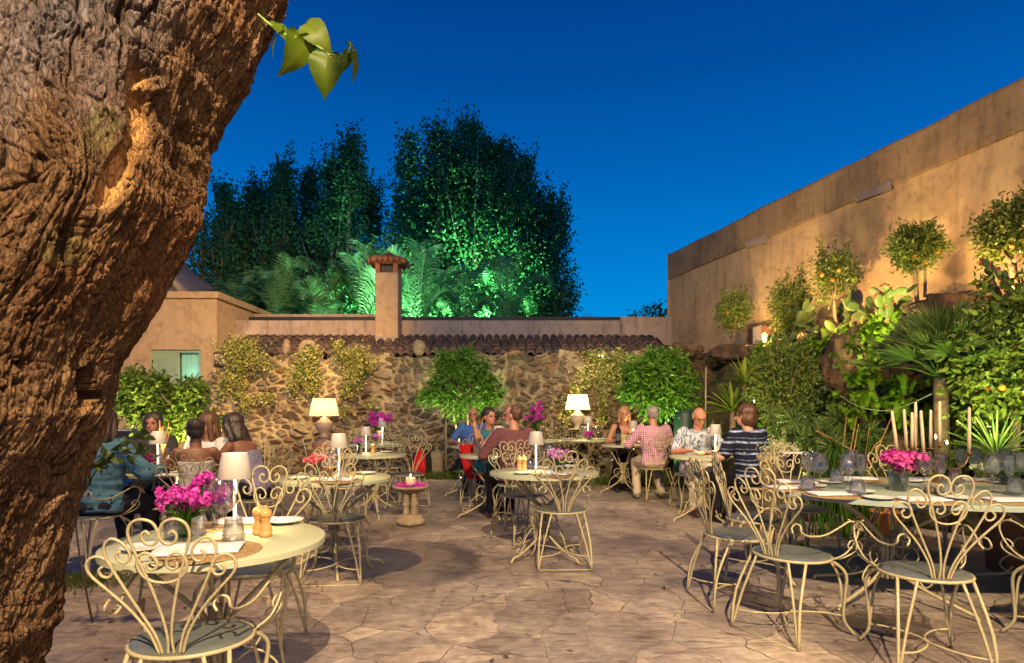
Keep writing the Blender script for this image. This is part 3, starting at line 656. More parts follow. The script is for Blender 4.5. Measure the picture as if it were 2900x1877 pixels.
def citrus(pxb, pyb, d, cpx, cpy, wpx, hpx, seed, label, leafm=LEAF_CITRUS, L=.055, trunk_r=.03, dens=1.0, oranges=6, bark=BARK, cat='tree', name='orange_tree', group=None, shell=.3, wd=.42):
    rng = np.random.default_rng(seed); base = P(pxb, pyb, d); c = P(cpx, cpy, d); s = d / FPX
    r = (wpx / 2 * s, wpx / 2 * s * .9, hpx / 2 * s)
    e = empty(name, base, 0, label, cat, group); cl = np.array(c - base)
    lm, C_ = crown(cl, r, int(130 * dens), int(26), L, wd, rng, .25, .1, 'h' if L * 1700 / d > 14 else 'd', shell)
    # upright shoots
    for k in range(7):
        a = rng.uniform(0, 6.28); p0 = cl + np.array([math.cos(a) * r[0] * .6, math.sin(a) * r[1] * .5, r[2] * .6]); hh = r[2] * rng.uniform(.3, .6); n = 22
        q_ = p0 + np.linspace(0, 1, n)[:, None] * np.array([rng.normal() * .1 * r[0], 0, hh]) + rng.normal(size=(n, 3)) * .012
        lm.add(leaves(q_, unit(rng.normal(size=(n, 3)) + [0, 0, .7]), L * .9, wd, rng))
    lm.build('crown', leafm, e)
    mb = MB(); fk = cl * .98 - np.array([0, 0, r[2] * .75]); idx = rng.choice(len(C_), min(9, len(C_)), False)
    limbs((0, 0, -.15), C_[idx] * .85 + cl * .15, trunk_r, rng, mb, fk); mb.build('trunk', bark, e)
    if oranges:
        sel = C_[C_[:, 2] < cl[2] + r[2] * .2]; sel = sel[rng.choice(len(sel), min(oranges, len(sel)), False)]
        pts = [Vector(base) + Vector(x_) + Vector((0, -.06, -.05)) for x_ in sel]; fruit(e, pts, .027)
    return e

# ---- hillside (rockery) : foot line -> crest line
foot = catmull([(2.75, 11.9, 0), (3.05, 10.9, 0), (3.35, 9.6, 0), (3.9, 8.1, 0), (4.45, 6.9, 0), (5.0, 5.6, 0), (5.3, 4.2, 0), (5.6, 2.5, 0), (5.8, .5, 0)], 14)
nf = len(foot); nv = 90
tt = np.linspace(0, 1, nv)
FX = foot[:, 0][None]; FY = foot[:, 1][None]
wx_ = np.array([(c0 + dirw * ((c0.y - y) / -dirw.y)).x for y in foot[:, 1]])[None]   # wall x at that depth
prof_in = np.interp(tt, [0, .12, .35, .6, .78, 1], [0, .10, .28, .45, .62, 1.0])[:, None]
prof_z = np.interp(tt, [0, .12, .35, .6, .78, 1], [-.1, .55, 1.35, 2.0, 2.32, 2.38])[:, None]
hs_ = np.interp(foot[:, 1], [0, 4, 6, 8, 12], [1.0, 1.0, 1.0, .98, .98])[None]
Xg = FX + (wx_ + .1 - FX) * prof_in; Yg = FY + 0 * prof_in - .0; Zg = prof_z * hs_
Pg = np.stack([Xg, Yg, Zg], -1)
dn_ = (ridge(Pg * 1.1, 5, 40) - .55) * .55 + (ridge(Pg * 3.3, 4, 44) - .5) * .2
dn_ *= np.interp(tt, [0, .1, .8, 1], [1, 1, .8, .15])[:, None]
Pg[..., 0] -= dn_ * .9; Pg[..., 2] += dn_ * .45
# grotto arch between px 1955..2000 : push inward
dd = Pg[..., 1]; gpx = 1450 + FPX * Pg[..., 0] / Pg[..., 1]
m, t, b = newmat('lava_rock'); tcn = t.nodes.new('ShaderNodeTexCoord')
n1 = N('ShaderNodeTexNoise', Scale=2.4, Detail=10.0, Roughness=.68); t.links.new(tcn.outputs['Object'], n1.inputs['Vector'])
n2 = N('ShaderNodeTexNoise', Scale=9.0, Detail=10.0, Roughness=.75); t.links.new(tcn.outputs['Object'], n2.inputs['Vector'])
c = ramp(n1.outputs['Fac'], [(.3, (.02, .014, .012)), (.5, (.075, .045, .032)), (.7, (.18, .105, .06))])
c = mixc(c, ramp(n2.outputs['Fac'], [(.35, (.5, .48, .46)), (.7, (1.35, 1.3, 1.25))]), .9, 'MULTIPLY')
t.links.new(c, b.inputs['Base Color']); b.inputs['Roughness'].default_value = .9
bp = N('ShaderNodeBump', Strength=1.0, Distance=.05); t.links.new(n2.outputs['Fac'], bp.inputs['Height']); t.links.new(bp.outputs[0], b.inputs['Normal'])
ROCK = m
m, t, b = newmat('garden_soil_rock'); tcn = t.nodes.new('ShaderNodeTexCoord')
n1 = N('ShaderNodeTexNoise', Scale=1.3, Detail=10.0, Roughness=.68); t.links.new(tcn.outputs['Object'], n1.inputs['Vector'])
c = ramp(n1.outputs['Fac'], [(.3, (.02, .025, .012)), (.5, (.05, .045, .02)), (.62, (.10, .07, .04)), (.75, (.16, .11, .07))])
t.links.new(c, b.inputs['Base Color']); b.inputs['Roughness'].default_value = .95
n2 = N('ShaderNodeTexNoise', Scale=20.0, Detail=8.0, Roughness=.7); t.links.new(tcn.outputs['Object'], n2.inputs['Vector'])
bp = N('ShaderNodeBump', Strength=1.0, Distance=.05); t.links.new(n2.outputs['Fac'], bp.inputs['Height']); t.links.new(bp.outputs[0], b.inputs['Normal'])
SOIL = m
ii = np.arange(nv - 1)[:, None]; jj = np.arange(nf - 1)[None, :]
qh = np.stack([ii * nf + jj, ii * nf + jj + 1, (ii + 1) * nf + jj + 1, (ii + 1) * nf + jj], -1).reshape(-1, 4)
npmesh('hillside', Pg.reshape(-1, 3), qh, mat=SOIL)['kind'] = 'structure'
HS = Pg.reshape(-1, 3)
def onhill(px, py):
    """first point of the hillside seen through a pixel (nearest vertex)"""
    a = 1450 + FPX * HS[:, 0] / HS[:, 1]; b_ = HY - FPX * (HS[:, 2] - CAMH) / HS[:, 1]
    k = (a - px) ** 2 + (b_ - py) ** 2; c_ = np.where(k < 20 ** 2)[0]
    if len(c_) == 0: c_ = [int(np.argmin(k))]
    i = c_[np.argmin(HS[c_, 1])]; return Vector(HS[i])

# ---- grotto of lava rock beside the stone wall
gd = 10.7
nu2, nv2 = 150, 150
U, V = np.meshgrid(np.linspace(X(1905, gd), X(2130, gd), nu2), np.linspace(0, 1, nv2))
topg = Zp(990, gd) + (fbm(np.stack([U * 3, U * 0, U * 0], -1), 3, 61) - .5) * .35
Z = V * topg
rel = (ridge(np.stack([U * 1.6, Z * 1.6, U * 0], -1), 5, 50) - .4) * .75
Yc = gd + .5 - rel
ax = (U - X(1977, gd)) / .20; az = (Z - .3) / (Zp(1072, gd) - .3)
ins = (np.abs(ax) < 1) & (az < np.sqrt(np.clip(1 - ax * ax, 0, 1)) ** .6)
Yc = np.where(ins, gd + 2.0, Yc)
PP = np.stack([U, Yc, Z], -1).reshape(-1, 3)
ii = np.arange(nv2 - 1)[:, None]; jj = np.arange(nu2 - 1)[None, :]
q = np.stack([ii * nu2 + jj, ii * nu2 + jj + 1, (ii + 1) * nu2 + jj + 1, (ii + 1) * nu2 + jj], -1).reshape(-1, 4)
tp = np.stack([U[-1], Yc[-1] + 1.6, Z[-1] - .1], -1); PP = np.vstack([PP, tp]); k0 = nv2 * nu2
q = np.vstack([q, np.stack([(nv2 - 1) * nu2 + np.arange(nu2 - 1), (nv2 - 1) * nu2 + np.arange(1, nu2), k0 + np.arange(1, nu2), k0 + np.arange(nu2 - 1)], -1)])
g = npmesh('rock_grotto', PP, q, mat=ROCK); tag(g, 'dark lava rock grotto with a black arched opening right of the stone wall', 'grotto')
mb = MB(); mb.tube([P(1999, 1040, 9.6), Vector((X(1997, 9.6), 9.6, 0))], .012, 6); o = mb.build('garden_stake', BARKL); tag(o, 'thin pale stake standing in front of the dark grotto opening', 'stake')

# ---- boulders on the rockery
for k, (px, py, d, w_, h_, lab) in enumerate([
    (2700, 893, 6.9, .8, .42, 'large dark rounded boulder on the crest behind the fan palm'),
    (2800, 925, 6.6, .7, .35, 'low reddish boulder on the crest right of the largest one'),
    (2348, 925, 8.7, .34, .26, 'small grey boulder at the foot of the third orange tree among prickly pears'),
    (2600, 915, 7.3, .45, .2, 'flat dark rock at the foot of the fourth orange tree'),
    (2400, 1030, 7.7, .5, .9, 'tall pale brown rock face below the prickly pears'),
    (2500, 1170, 6.9, .6, .62, 'big orange brown rock behind the reeds and left of the candles'),
    (2490, 1300, 6.6, .6, .6, 'brown rock at the water edge behind the reeds'),
    (2575, 1060, 7.0, .45, .5, 'grey brown rock under the left fronds of the fan palm'),
    (2080, 1005, 10.6, .9, .35, 'jagged dark rock on top of the grotto'),
    (2230, 1010, 9.7, .8, .4, 'dark rock behind the wide bushy orange tree'),
    (1935, 1000, 11.2, .6, .35, 'dark rock between the stone wall and the grotto'),
]):
    mb = MB(); mb.ell((0, 0, 0), 1, 40, 28); v = mb.v[0]
    v *= (1 + (ridge(v * .9 + k * 5, 5, k) - .6)[:, None] * 1.0 + (ridge(v * 3 + k * 9, 4, k + 60) - .6)[:, None] * .45); v *= np.array([w_ / 2, w_ / 2 * .8, h_ / 2])
    o = mb.build('boulder', ROCK); o.location = P(px, py, d); tag(o, lab, 'boulder', 'boulders of the rockery')

# ---- orange trees on the crest
citrus(2082, 985, 10.6, 2078, 878, 105, 115, 1, 'smallest round-headed orange tree, nearest the corner of the tan building', oranges=3, group='standard orange trees on the crest')
citrus(2240, 1010, 9.2, 2235, 872, 128, 205, 2, 'tall bushy orange tree in front of the small window of the tan building', oranges=5, shell=.1, dens=1.4, group='standard orange trees on the crest')
citrus(2378, 925, 8.3, 2362, 778, 128, 175, 3, 'open airy orange tree with a bare leaning trunk, third along the crest', oranges=6, dens=.75, group='standard orange trees on the crest')
citrus(2606, 885, 7.0, 2590, 700, 150, 130, 4, 'dense round orange tree on a tall thin bare trunk above the dark boulders', oranges=4, trunk_r=.028, dens=1.2, group='standard orange trees on the crest')
citrus(2905, 900, 6.0, 2865, 655, 200, 210, 5, 'large orange tree cut by the right edge, highest of the crest trees', oranges=3, trunk_r=.04, dens=1.2, group='standard orange trees on the crest')
citrus(2225, 1300, 7.6, 2222, 1085, 190, 245, 6, 'broad round orange tree behind the white flower tub', oranges=9, L=.06, trunk_r=.04, dens=2.0, shell=.15)
e = citrus(2860, 1330, 5.3, 2880, 1010, 330, 440, 7, 'big orange tree with hanging fruit filling the right edge above the long table', oranges=12, L=.085, trunk_r=.05, dens=2.4, shell=.15)

# ---- small trees in front of the stone wall
def walltree(px, d, cx_, cy_, wpx, hpx, seed, label, leafm, lobes, L=.10, wd=.27, stems=((-30, 0), (20, 5)), dens=1.0, name='young_tree'):
    rng = np.random.default_rng(seed); base = Vector((X(px, d), d, 0)); c = P(cx_, cy_, d); s = d / FPX
    e = empty(name, base, 0, label, 'tree'); cl = np.array(c - base); r = (wpx / 2 * s, wpx / 2 * s * .8, hpx / 2 * s)
    lm = LM(); Cs = []; tot = sum(w2 * h2 for _, _, w2, h2 in lobes)
    for (lx, ly, w2, h2) in lobes:
        c2_ = np.array(P(lx, ly, d) - base) + [0, rng.uniform(-.25, .2), 0]; nc = int(150 * dens * w2 * h2 / tot) + 5; w2 *= .92; h2 *= .95
        l2, C2 = crown(c2_, (w2 * s, w2 * s * .8, h2 * s), nc, 24, L, wd, rng, .42, .5, 'h', .05); Cs.append(C2)
        l2.v and [lm.add((np.vstack(l2.v), np.vstack(l2.t), np.concatenate(l2.r)))]
    C_ = np.vstack(Cs)
    lm.build('crown', leafm, e); mb = MB(); idx = rng.choice(len(C_), 12, False)
    for k, (sxp, zz) in enumerate(stems):
        fk = np.array([sxp * s, 0, cl[2] - r[2] * .55]); limbs((0, 0, -.1), C_[idx[k::len(stems)]] * .9 + cl * .1, .026, rng, mb, fk)
    mb.build('trunk', BARKL, e); return e
walltree(1328, 11.0, 1305, 1080, 200, 165, 11, 'small bright green tree with two forked pale stems behind the man in the blue shirt', LEAF_GREEN, [(1305, 1135, 85, 38), (1228, 1118, 46, 30), (1385, 1118, 52, 34), (1290, 1070, 75, 48), (1345, 1045, 50, 40), (1262, 1020, 34, 36), (1310, 1010, 38, 34), (1235, 1090, 40, 26), (1375, 1080, 40, 28)], stems=((-55, 0), (-5, 0)), L=.11, dens=1.3)
walltree(1870, 10.3, 1855, 1090, 205, 170, 12, 'rounded glossy green tree lit from below behind the man in the checked shirt', LEAF_GREEN, [(1860, 1135, 95, 44), (1785, 1105, 44, 40), (1935, 1130, 50, 42), (1850, 1080, 90, 48), (1800, 1050, 48, 34), (1890, 1035, 60, 40), (1845, 1015, 40, 28), (1950, 1085, 34, 30)], stems=((-20, 0), (20, 0)), L=.12, wd=.35, dens=1.5)
walltree(480, 7.4, 465, 1160, 290, 185, 13, 'yellow-green lemon bush spreading in front of the shuttered window', LEAF_LEMON, [(440, 1160, 110, 60), (350, 1140, 60, 60), (540, 1180, 60, 44), (600, 1195, 44, 26), (430, 1095, 70, 40), (550, 1110, 46, 40), (370, 1075, 40, 34), (480, 1205, 90, 34), (640, 1200, 24, 16)], stems=((-60, 0), (0, 0), (60, 0)), L=.085, wd=.42, dens=2.1, name='lemon_tree')
# sprig near the trunk
rng = np.random.default_rng(77); sp = empty('leafy_shrub', P(262, 1500, 3.6) * 1.0, 0, 'dark leafy shoots in front of the woman in the blue floral jacket', 'shrub'); sp.location.z = 0
lm = LM(); mb = MB(); b0 = Vector(sp.location)
for (x1, y1), (x2, y2), nl in [((235, 1400), (300, 1310), 6), ((250, 1330), (410, 1235), 10), ((250, 1330), (425, 1290), 8)]:
    A, B_ = P(x1, y1, 3.6) - b0, P(x2, y2, 3.6) - b0; path = catmull([A, A.lerp(B_, .5) + Vector((0, .02, .05)), B_], 5); mb.tube(path, [.006, .002], 5)
    for k in range(nl):
        p = np.array(A.lerp(B_, (k + .8) / nl)) + np.array([0, .02, .05]) * (1 - abs(2 * (k + .8) / nl - 1)); dd_ = rng.normal(size=(2, 3)) * .6 + np.array(B_ - A) / (B_ - A).length
        lm.add(leaves(np.repeat(p[None], 2, 0), dd_, .085, .42, rng, shape='h', droop=.2))
mb.tube([Vector((0, 0, 0)), P(215, 1490, 3.6) - b0, P(250, 1330, 3.6) - b0], [.006, .004], 6, smooth=3)
lm.build('leaves', LEAF_CITRUS, sp); mb.build('stem', BARK, sp)

# ---- climbing jasmine on the wall
def jasmine(patches, seed, label):
    rng = np.random.default_rng(seed); p0 = P(*patches[0][:2], WD - .2); e = empty('climbing_jasmine', (p0.x, WD - .2, 0), 0, label, 'climber'); lm = LM(); mb = MB(); last = None
    for (px, py, rx, ry, n) in patches:
        nn = int(n * 1.8); a = rng.normal(size=(nn, 2)) * .68; q_ = np.stack([X(px, WD) + a[:, 0] * rx * WD / FPX - e.location.x, np.abs(rng.normal(size=nn)) * -.07 - .02, Zp(py, WD) + a[:, 1] * ry * WD / FPX], -1)
        lm.add(leaves(q_, rng.normal(size=(nn, 3)) * .6 + [0, -.7, -.1], rng.uniform(.04, .075, nn), .6, rng))
        c_ = np.array([X(px, WD) - e.location.x, -.02, Zp(py, WD)]); 
        if last is not None: mb.tube([last, (last + c_) / 2 + rng.normal(size=3) * .04 * [1, 0, 1], c_], .008, 5, smooth=3)
        last = c_
    lm.build('leaves', LEAF_JAS, e); mb.build('stem', BARK, e)
jasmine([(685, 990, 35, 22, 320), (715, 985, 30, 20, 260), (690, 1030, 26, 26, 300), (690, 1075, 22, 30, 260), (700, 1110, 16, 30, 160), (715, 1145, 14, 22, 120), (660, 1080, 15, 30, 90), (770, 1035, 20, 20, 70), (770, 1130, 24, 18, 90), (645, 1110, 14, 24, 60), (740, 1020, 22, 20, 120)], 31, 'leftmost clump of yellow-green jasmine trailing down the stone wall')
jasmine([(895, 1000, 24, 16, 180), (885, 1030, 26, 24, 280), (890, 1070, 28, 22, 260), (860, 1055, 24, 22, 160), (895, 1100, 16, 16, 120), (845, 1095, 14, 22, 90)], 32, 'jasmine clump hanging left of the chimney line, above the big left lamp')
jasmine([(968, 985, 12, 16, 110), (990, 1010, 26, 18, 240), (1030, 1010, 18, 20, 160), (1015, 1045, 28, 22, 260), (1050, 1035, 20, 20, 130), (1010, 1085, 22, 24, 160), (990, 1110, 16, 20, 90), (985, 1165, 16, 16, 70), (1060, 1150, 20, 16, 60)], 33, 'jasmine clump on the wall just right of the big left lamp')
jasmine([(1680, 1010, 26, 16, 180), (1700, 1035, 28, 22, 260), (1660, 1060, 28, 26, 220), (1715, 1070, 22, 26, 200), (1630, 1100, 18, 20, 90), (1700, 1130, 16, 30, 140), (1590, 1155, 20, 26, 100), (1610, 1190, 18, 20, 80), (1700, 1180, 14, 20, 80), (1745, 1010, 18, 16, 90), (1760, 1050, 14, 24, 80)], 34, 'golden jasmine clump on the wall around the big right lamp')

# ---- poplars far behind the wall
def poplar(px, d, spires, seed, label, dens=1.0, group='tall poplars behind the wall'):
    rng = np.random.default_rng(seed); base = Vector((X(px, d), d, 0)); e = empty('poplar_tree', base, 0, label, 'tree', group); lm = LM(); mb = MB(); s = d / FPX
    for (sx_, topy, w_, boty) in spires:
        zt, zb = Zp(topy, d), Zp(boty, d); xx = X(sx_, d) - base.x; yy = rng.uniform(-1.2, 1.2); n = int(dens * (zt - zb) * 30); w_ = w_ * 1.12
        mb.tube([(0, 0, 0), (xx * .5, yy * .5, zb * .6), (xx, yy, (zb + zt) / 2), (xx, yy, zt - .4)], [.16, .12, .06, .015], 6, smooth=4)
        for k in range(n):
            f = rng.random() ** .8; z = zb + (zt - zb) * f; rr = w_ * s * (.62 * (1 - f) ** .5 + .10) * rng.uniform(.3, 1.0); a = rng.uniform(0, 6.28)
            cc = np.array([xx + math.cos(a) * rr + (f - .5) * .2 * rng.normal(), yy + math.sin(a) * rr, z]); m_ = int(rng.uniform(16, 34))
            off = rng.normal(size=(m_, 3)) * np.array([.2, .2, .3]) * (1.1 - .5 * f)
            lm.add(leaves(cc + off, rng.normal(size=(m_, 3)) + [math.cos(a) * .5, math.sin(a) * .5, .5], rng.uniform(.07, .14, m_), .8, rng, droop=.1))
        for j in range(16):
            f = rng.uniform(.15, 1.0); z = zb + (zt - zb) * f; a = rng.uniform(0, 6.28); rr = w_ * s * (.62 * (1 - f) ** .5 + .10); m_ = 26
            q_ = np.array([xx + math.cos(a) * rr, yy + math.sin(a) * rr * .6, z]) + np.linspace(0, 1, m_)[:, None] * np.array([math.cos(a) * .22, 0, rng.uniform(.5, 1.1)]) + rng.normal(size=(m_, 3)) * .06
            lm.add(leaves(q_, rng.normal(size=(m_, 3)) + [0, 0, .6], rng.uniform(.07, .13, m_), .8, rng))
        for j in range(7):
            f = rng.uniform(.05, .7); z = zb + (zt - zb) * f; a = rng.uniform(0, 6.28); rr = w_ * s * .55 * (1 - f) ** .5; mb.tube([(xx, yy, z), (xx + math.cos(a) * rr * .6, yy + math.sin(a) * rr * .5, z + rr * .9), (xx + math.cos(a) * rr, yy + math.sin(a) * rr, z + rr * 2.0)], [.035, .008], 4)
    lm.build('crown', LEAF_DARK, e); mb.build('trunk', BARKL, e); return e
poplar(690, 21, [(612, 565, 60, 760), (640, 525, 70, 860), (690, 498, 75, 880), (655, 640, 110, 900), (720, 600, 130, 900)], 41, 'dark slender poplar at the left of the group beyond the wall')
poplar(800, 22, [(778, 482, 60, 800), (830, 505, 70, 850), (760, 560, 120, 900), (870, 482, 60, 850), (810, 640, 160, 900)], 42, 'dark many-topped poplar second from the left beyond the wall')
poplar(980, 21, [(985, 388, 70, 700), (1010, 440, 60, 700), (948, 470, 70, 800), (1040, 520, 50, 850), (960, 600, 150, 900)], 43, 'dark poplar with one tall bent top, middle of the group')
poplar(1180, 20, [(1172, 425, 60, 760), (1210, 455, 70, 850), (1160, 620, 120, 900), (1250, 398, 80, 800)], 44, 'green-lit poplar just above and right of the chimney', 1.0)
poplar(1340, 20.5, [(1325, 335, 110, 760), (1290, 420, 110, 800), (1385, 362, 80, 800), (1350, 520, 260, 900), (1300, 600, 200, 900)], 45, 'tallest green poplar in the group', 1.25)
poplar(1450, 19.5, [(1425, 372, 80, 760), (1478, 452, 80, 800), (1450, 560, 170, 900), (1400, 640, 180, 900)], 46, 'green poplar on the right flank of the tallest one', 1.1)
poplar(1540, 20, [(1530, 515, 60, 800), (1568, 590, 50, 800), (1520, 640, 120, 900), (1500, 700, 140, 920)], 47, 'thin-topped poplar at the right end of the group', .8)
poplar(575, 20, [(585, 640, 70, 860), (620, 720, 90, 900), (650, 760, 120, 920)], 48, 'low sparse poplar at the far left of the group beside the ochre building', .7)
poplar(1410, 21.5, [(1440, 500, 160, 930), (1380, 470, 160, 930)], 50, 'broad dark poplar filling the middle behind the tallest one', 1.1)
poplar(900, 22.5, [(930, 620, 170, 930), (850, 650, 190, 930), (740, 680, 180, 930)], 58, 'low dark poplar mass behind the left palms', .9)
poplar(1590, 19, [(1590, 820, 50, 920), (1555, 800, 70, 920)], 49, 'low dark shrubby poplar trailing off to the right of the group', .7)
for k, (px, w_, top_, lab) in enumerate([(720, 260, 800, 'dark laurel shrub behind the leftmost palms'), (950, 300, 790, 'dark laurel shrub behind the palms left of the chimney'), (1230, 320, 790, 'dark laurel shrub behind the palms right of the chimney'), (1480, 300, 820, 'dark laurel shrub at the right behind the parapet')]):
    d = 19.0; rng = np.random.default_rng(200 + k); e = empty('laurel_shrub', (X(px, d), d, 0), 0, lab, 'shrub', 'laurel shrubs behind the palms'); zc_ = (Zp(top_, d) + 2.2) / 2
    lm, C_ = crown((0, 0, zc_), (w_ / 2 * d / FPX, .8, (Zp(top_, d) - 2.2) / 2 + .3), 420, 26, .16, .6, rng, .22, .1, 'd', .2); lm.build('crown', LEAF_DARK, e); mb = MB(); mb.tube([(0, 0, 0), (.1, 0, zc_)], [.1, .05], 6); mb.build('trunk', BARK, e)
# dark hedge mass right by the parapet
rng = np.random.default_rng(5)
for k, (px, w_, top_, lab) in enumerate([(1845, 150, 872, 'low leafy laurel showing above the wall beside the tan building')]):
    d = 17; e = empty('laurel_bush', (X(px, d), d, 0), 0, lab, 'shrub'); lm = LM(); mb = MB()
    for j in range(16):
        x_ = rng.uniform(-w_ / 2, w_ / 2) * d / FPX; z1 = Zp(rng.uniform(top_ - 15, 900), d); n = 26; q_ = np.stack([np.full(n, x_), np.zeros(n), np.linspace(z1 - .5, z1, n)], -1) + rng.normal(size=(n, 3)) * .05
        lm.add(leaves(q_, rng.normal(size=(n, 3)) + [0, 0, .8], .17, .3, rng)); mb.tube([(0, 0, 0), (x_, 0, z1 - .6), (x_, 0, z1 - .05)], [.03, .006], 5)
    lm.build('crown', LEAF_DARK, e); mb.build('trunk', BARK, e)

# ---- feather palms behind the parapet
def frond(lm, base, dirh, L, rise, rng, nl=38, leafl=.60, wid=.040):
    """arching pinnate frond"""
    t = np.linspace(0, 1, nl); dirh = np.array(dirh, float); dirh /= np.linalg.norm(dirh)
    h = np.sin(t * 1.9 * rise + .2) ; path = np.array(base) + dirh * (L * (t ** 1.15) * (.45 + .3 * (1 - rise)))[:, None] + np.outer(L * (.85 * rise * np.sin(t * 2.0)) - L * .35 * t ** 3 * (1.2 - rise), [0, 0, 1])
    tan = unit(np.gradient(path, axis=0)); side = unit(np.cross(tan, [0, 0, 1.0]) + 1e-6); up = unit(np.cross(side, tan))
    V_ = []; 
    for sg in (-1, 1):
        ll = leafl * np.sin(np.clip(t * .9 + .1, 0, 1) * np.pi) ** .6; dr = unit(side * sg * .9 + tan * .75 + up * .25 + rng.normal(size=(nl, 3)) * .06)
        b0 = path; tip = b0 + dr * ll[:, None] - np.outer(ll * .28, [0, 0, 1]); mid = b0 + dr * ll[:, None] * .5
        v = np.stack([b0 - tan * wid * .5, b0 + tan * wid * .5, mid + tan * wid * .45, mid - tan * wid * .45, tip], 1).reshape(-1, 3); k = np.arange(nl)[:, None] * 5
        tr = np.stack([k + [[0, 1, 2]], k + [[0, 2, 3]], k + [[3, 2, 4]]], 1).reshape(-1, 3); lm.add((v, tr, np.repeat(rng.uniform(.3, 1, nl), 5)))
    w2 = .02; v = np.stack([path - side * w2, path + side * w2], 1).reshape(-1, 3); k = np.arange(nl - 1)[:, None] * 2
    lm.add((v, np.stack([k + [[0, 1, 3]], k + [[0, 3, 2]]], 1).reshape(-1, 3), np.full(nl * 2, .9)))
def fpalm(px, d, zb, nf_, L, seed, label, group='feather palms lit green behind the parapet', up=.5):
    rng = np.random.default_rng(seed); e = empty('feather_palm', (X(px, d), d, 0), 0, label, 'palm', group); lm = LM()
    for k in range(nf_):
        a = k * 2.4 + rng.uniform(-.3, .3); frond(lm, (0, 0, zb), (math.cos(a), math.sin(a) * .8, 0), L * rng.uniform(.8, 1.1), rng.uniform(up, 1.0), rng)
    lm.build('fronds', LEAF_PALM, e); mb = MB(); mb.tube([(0, 0, 0), (.05, 0, zb * .5), (0, 0, zb + .1)], [.16, .12, .1], 8, smooth=3); mb.build('trunk', BARK, e)
fpalm(1040, 15.9, 3.45, 11, 2.62, 51, 'brightly lit feather palm immediately left of the chimney')
fpalm(1185, 15.7, 3.25, 11, 2.50, 52, 'brightest feather palm immediately right of the chimney')
fpalm(905, 16.3, 3.3, 12, 2.1, 53, 'mid green feather palm two palms left of the chimney')
fpalm(790, 16.5, 3.4, 12, 2.3, 54, 'dim tall feather palm at the left end of the palm row', up=.7)
fpalm(1310, 16.3, 3.25, 10, 2.50, 55, 'feather palm third to the right of the chimney')
fpalm(1440, 16.5, 3.25, 9, 2.62, 56, 'dark feather palm at the right end of the palm row', up=.65)
fpalm(690, 17.5, 3.5, 9, 2.1, 57, 'dark feather palm in the shade behind the corner of the ochre building', up=.7)

# ---- fan palms
def fanpalm(loc, nl, pet, blade, seed, label, name='fan_palm', m=LEAF_FANP, nseg=24, up=.25, cat='palm', seg_w=.03, spread=1.5, trunkh=.25):
    rng = np.random.default_rng(seed); e = empty(name, loc, 0, label, cat); lm = LM(); mb = MB()
    for k in range(nl):
        a = k * 2.399 + rng.uniform(-.2, .2); elv = up + (1.35 - up) * ((k + .5) / nl) ** .8; L = pet * rng.uniform(.75, 1.1)
        dr = np.array([math.cos(a) * math.cos(elv), math.sin(a) * math.cos(elv), math.sin(elv)]); b0 = np.array([0, 0, trunkh]); hub = b0 + dr * L + np.array([0, 0, -.06 * L])
        mb.tube([b0, b0 + dr * L * .5 + [0, 0, .02], hub], [.012, .007], 4)
        side = unit(np.cross(dr, [0, 0, 1.]) + 1e-6); nrm_ = unit(np.cross(side, dr)); th = np.linspace(-spread, spread, nseg)
        sd_ = np.cos(th)[:, None] * dr + np.sin(th)[:, None] * side; bl_ = blade * (1 - .25 * (np.abs(th) / spread) ** 2) * rng.uniform(.85, 1.1, nseg)
        tip = hub + sd_ * bl_[:, None] + nrm_ * (-.12 * bl_[:, None] * rng.uniform(.2, 1.6, (nseg, 1))); mid = hub + sd_ * (bl_ * .55)[:, None]; pw_ = np.cross(sd_, nrm_) * seg_w * .5
        v = np.stack([np.repeat(hub[None], nseg, 0), mid + pw_, tip, mid - pw_], 1).reshape(-1, 3); kk = np.arange(nseg)[:, None] * 4
        lm.add((v, np.stack([kk + [[0, 1, 2]], kk + [[0, 2, 3]]], 1).reshape(-1, 3), np.repeat(rng.random(nseg), 4)))
    lm.build('fronds', m, e); mb.build('stalks', m, e); mb = MB(); mb.tube([(0, 0, -.5), (0, 0, trunkh)], [.07, .06], 8); mb.build('trunk', BARK, e); return e
fanpalm(P(2665, 1115, 5.7) + Vector((0, 0, -.1)), 34, .43, .36, 61, 'large dark green fan palm in the middle of the rockery', seg_w=.017, nseg=34)
fanpalm(Vector((X(580, 16), 16, 3.0)), 14, .5, .6, 63, 'small dark fan palm peeping over the roof of the ochre building')
fanpalm(Vector((X(1660, 16.5), 16.5, 2.7)), 12, .6, .5, 64, 'dark silhouetted fan palm above the right part of the parapet')

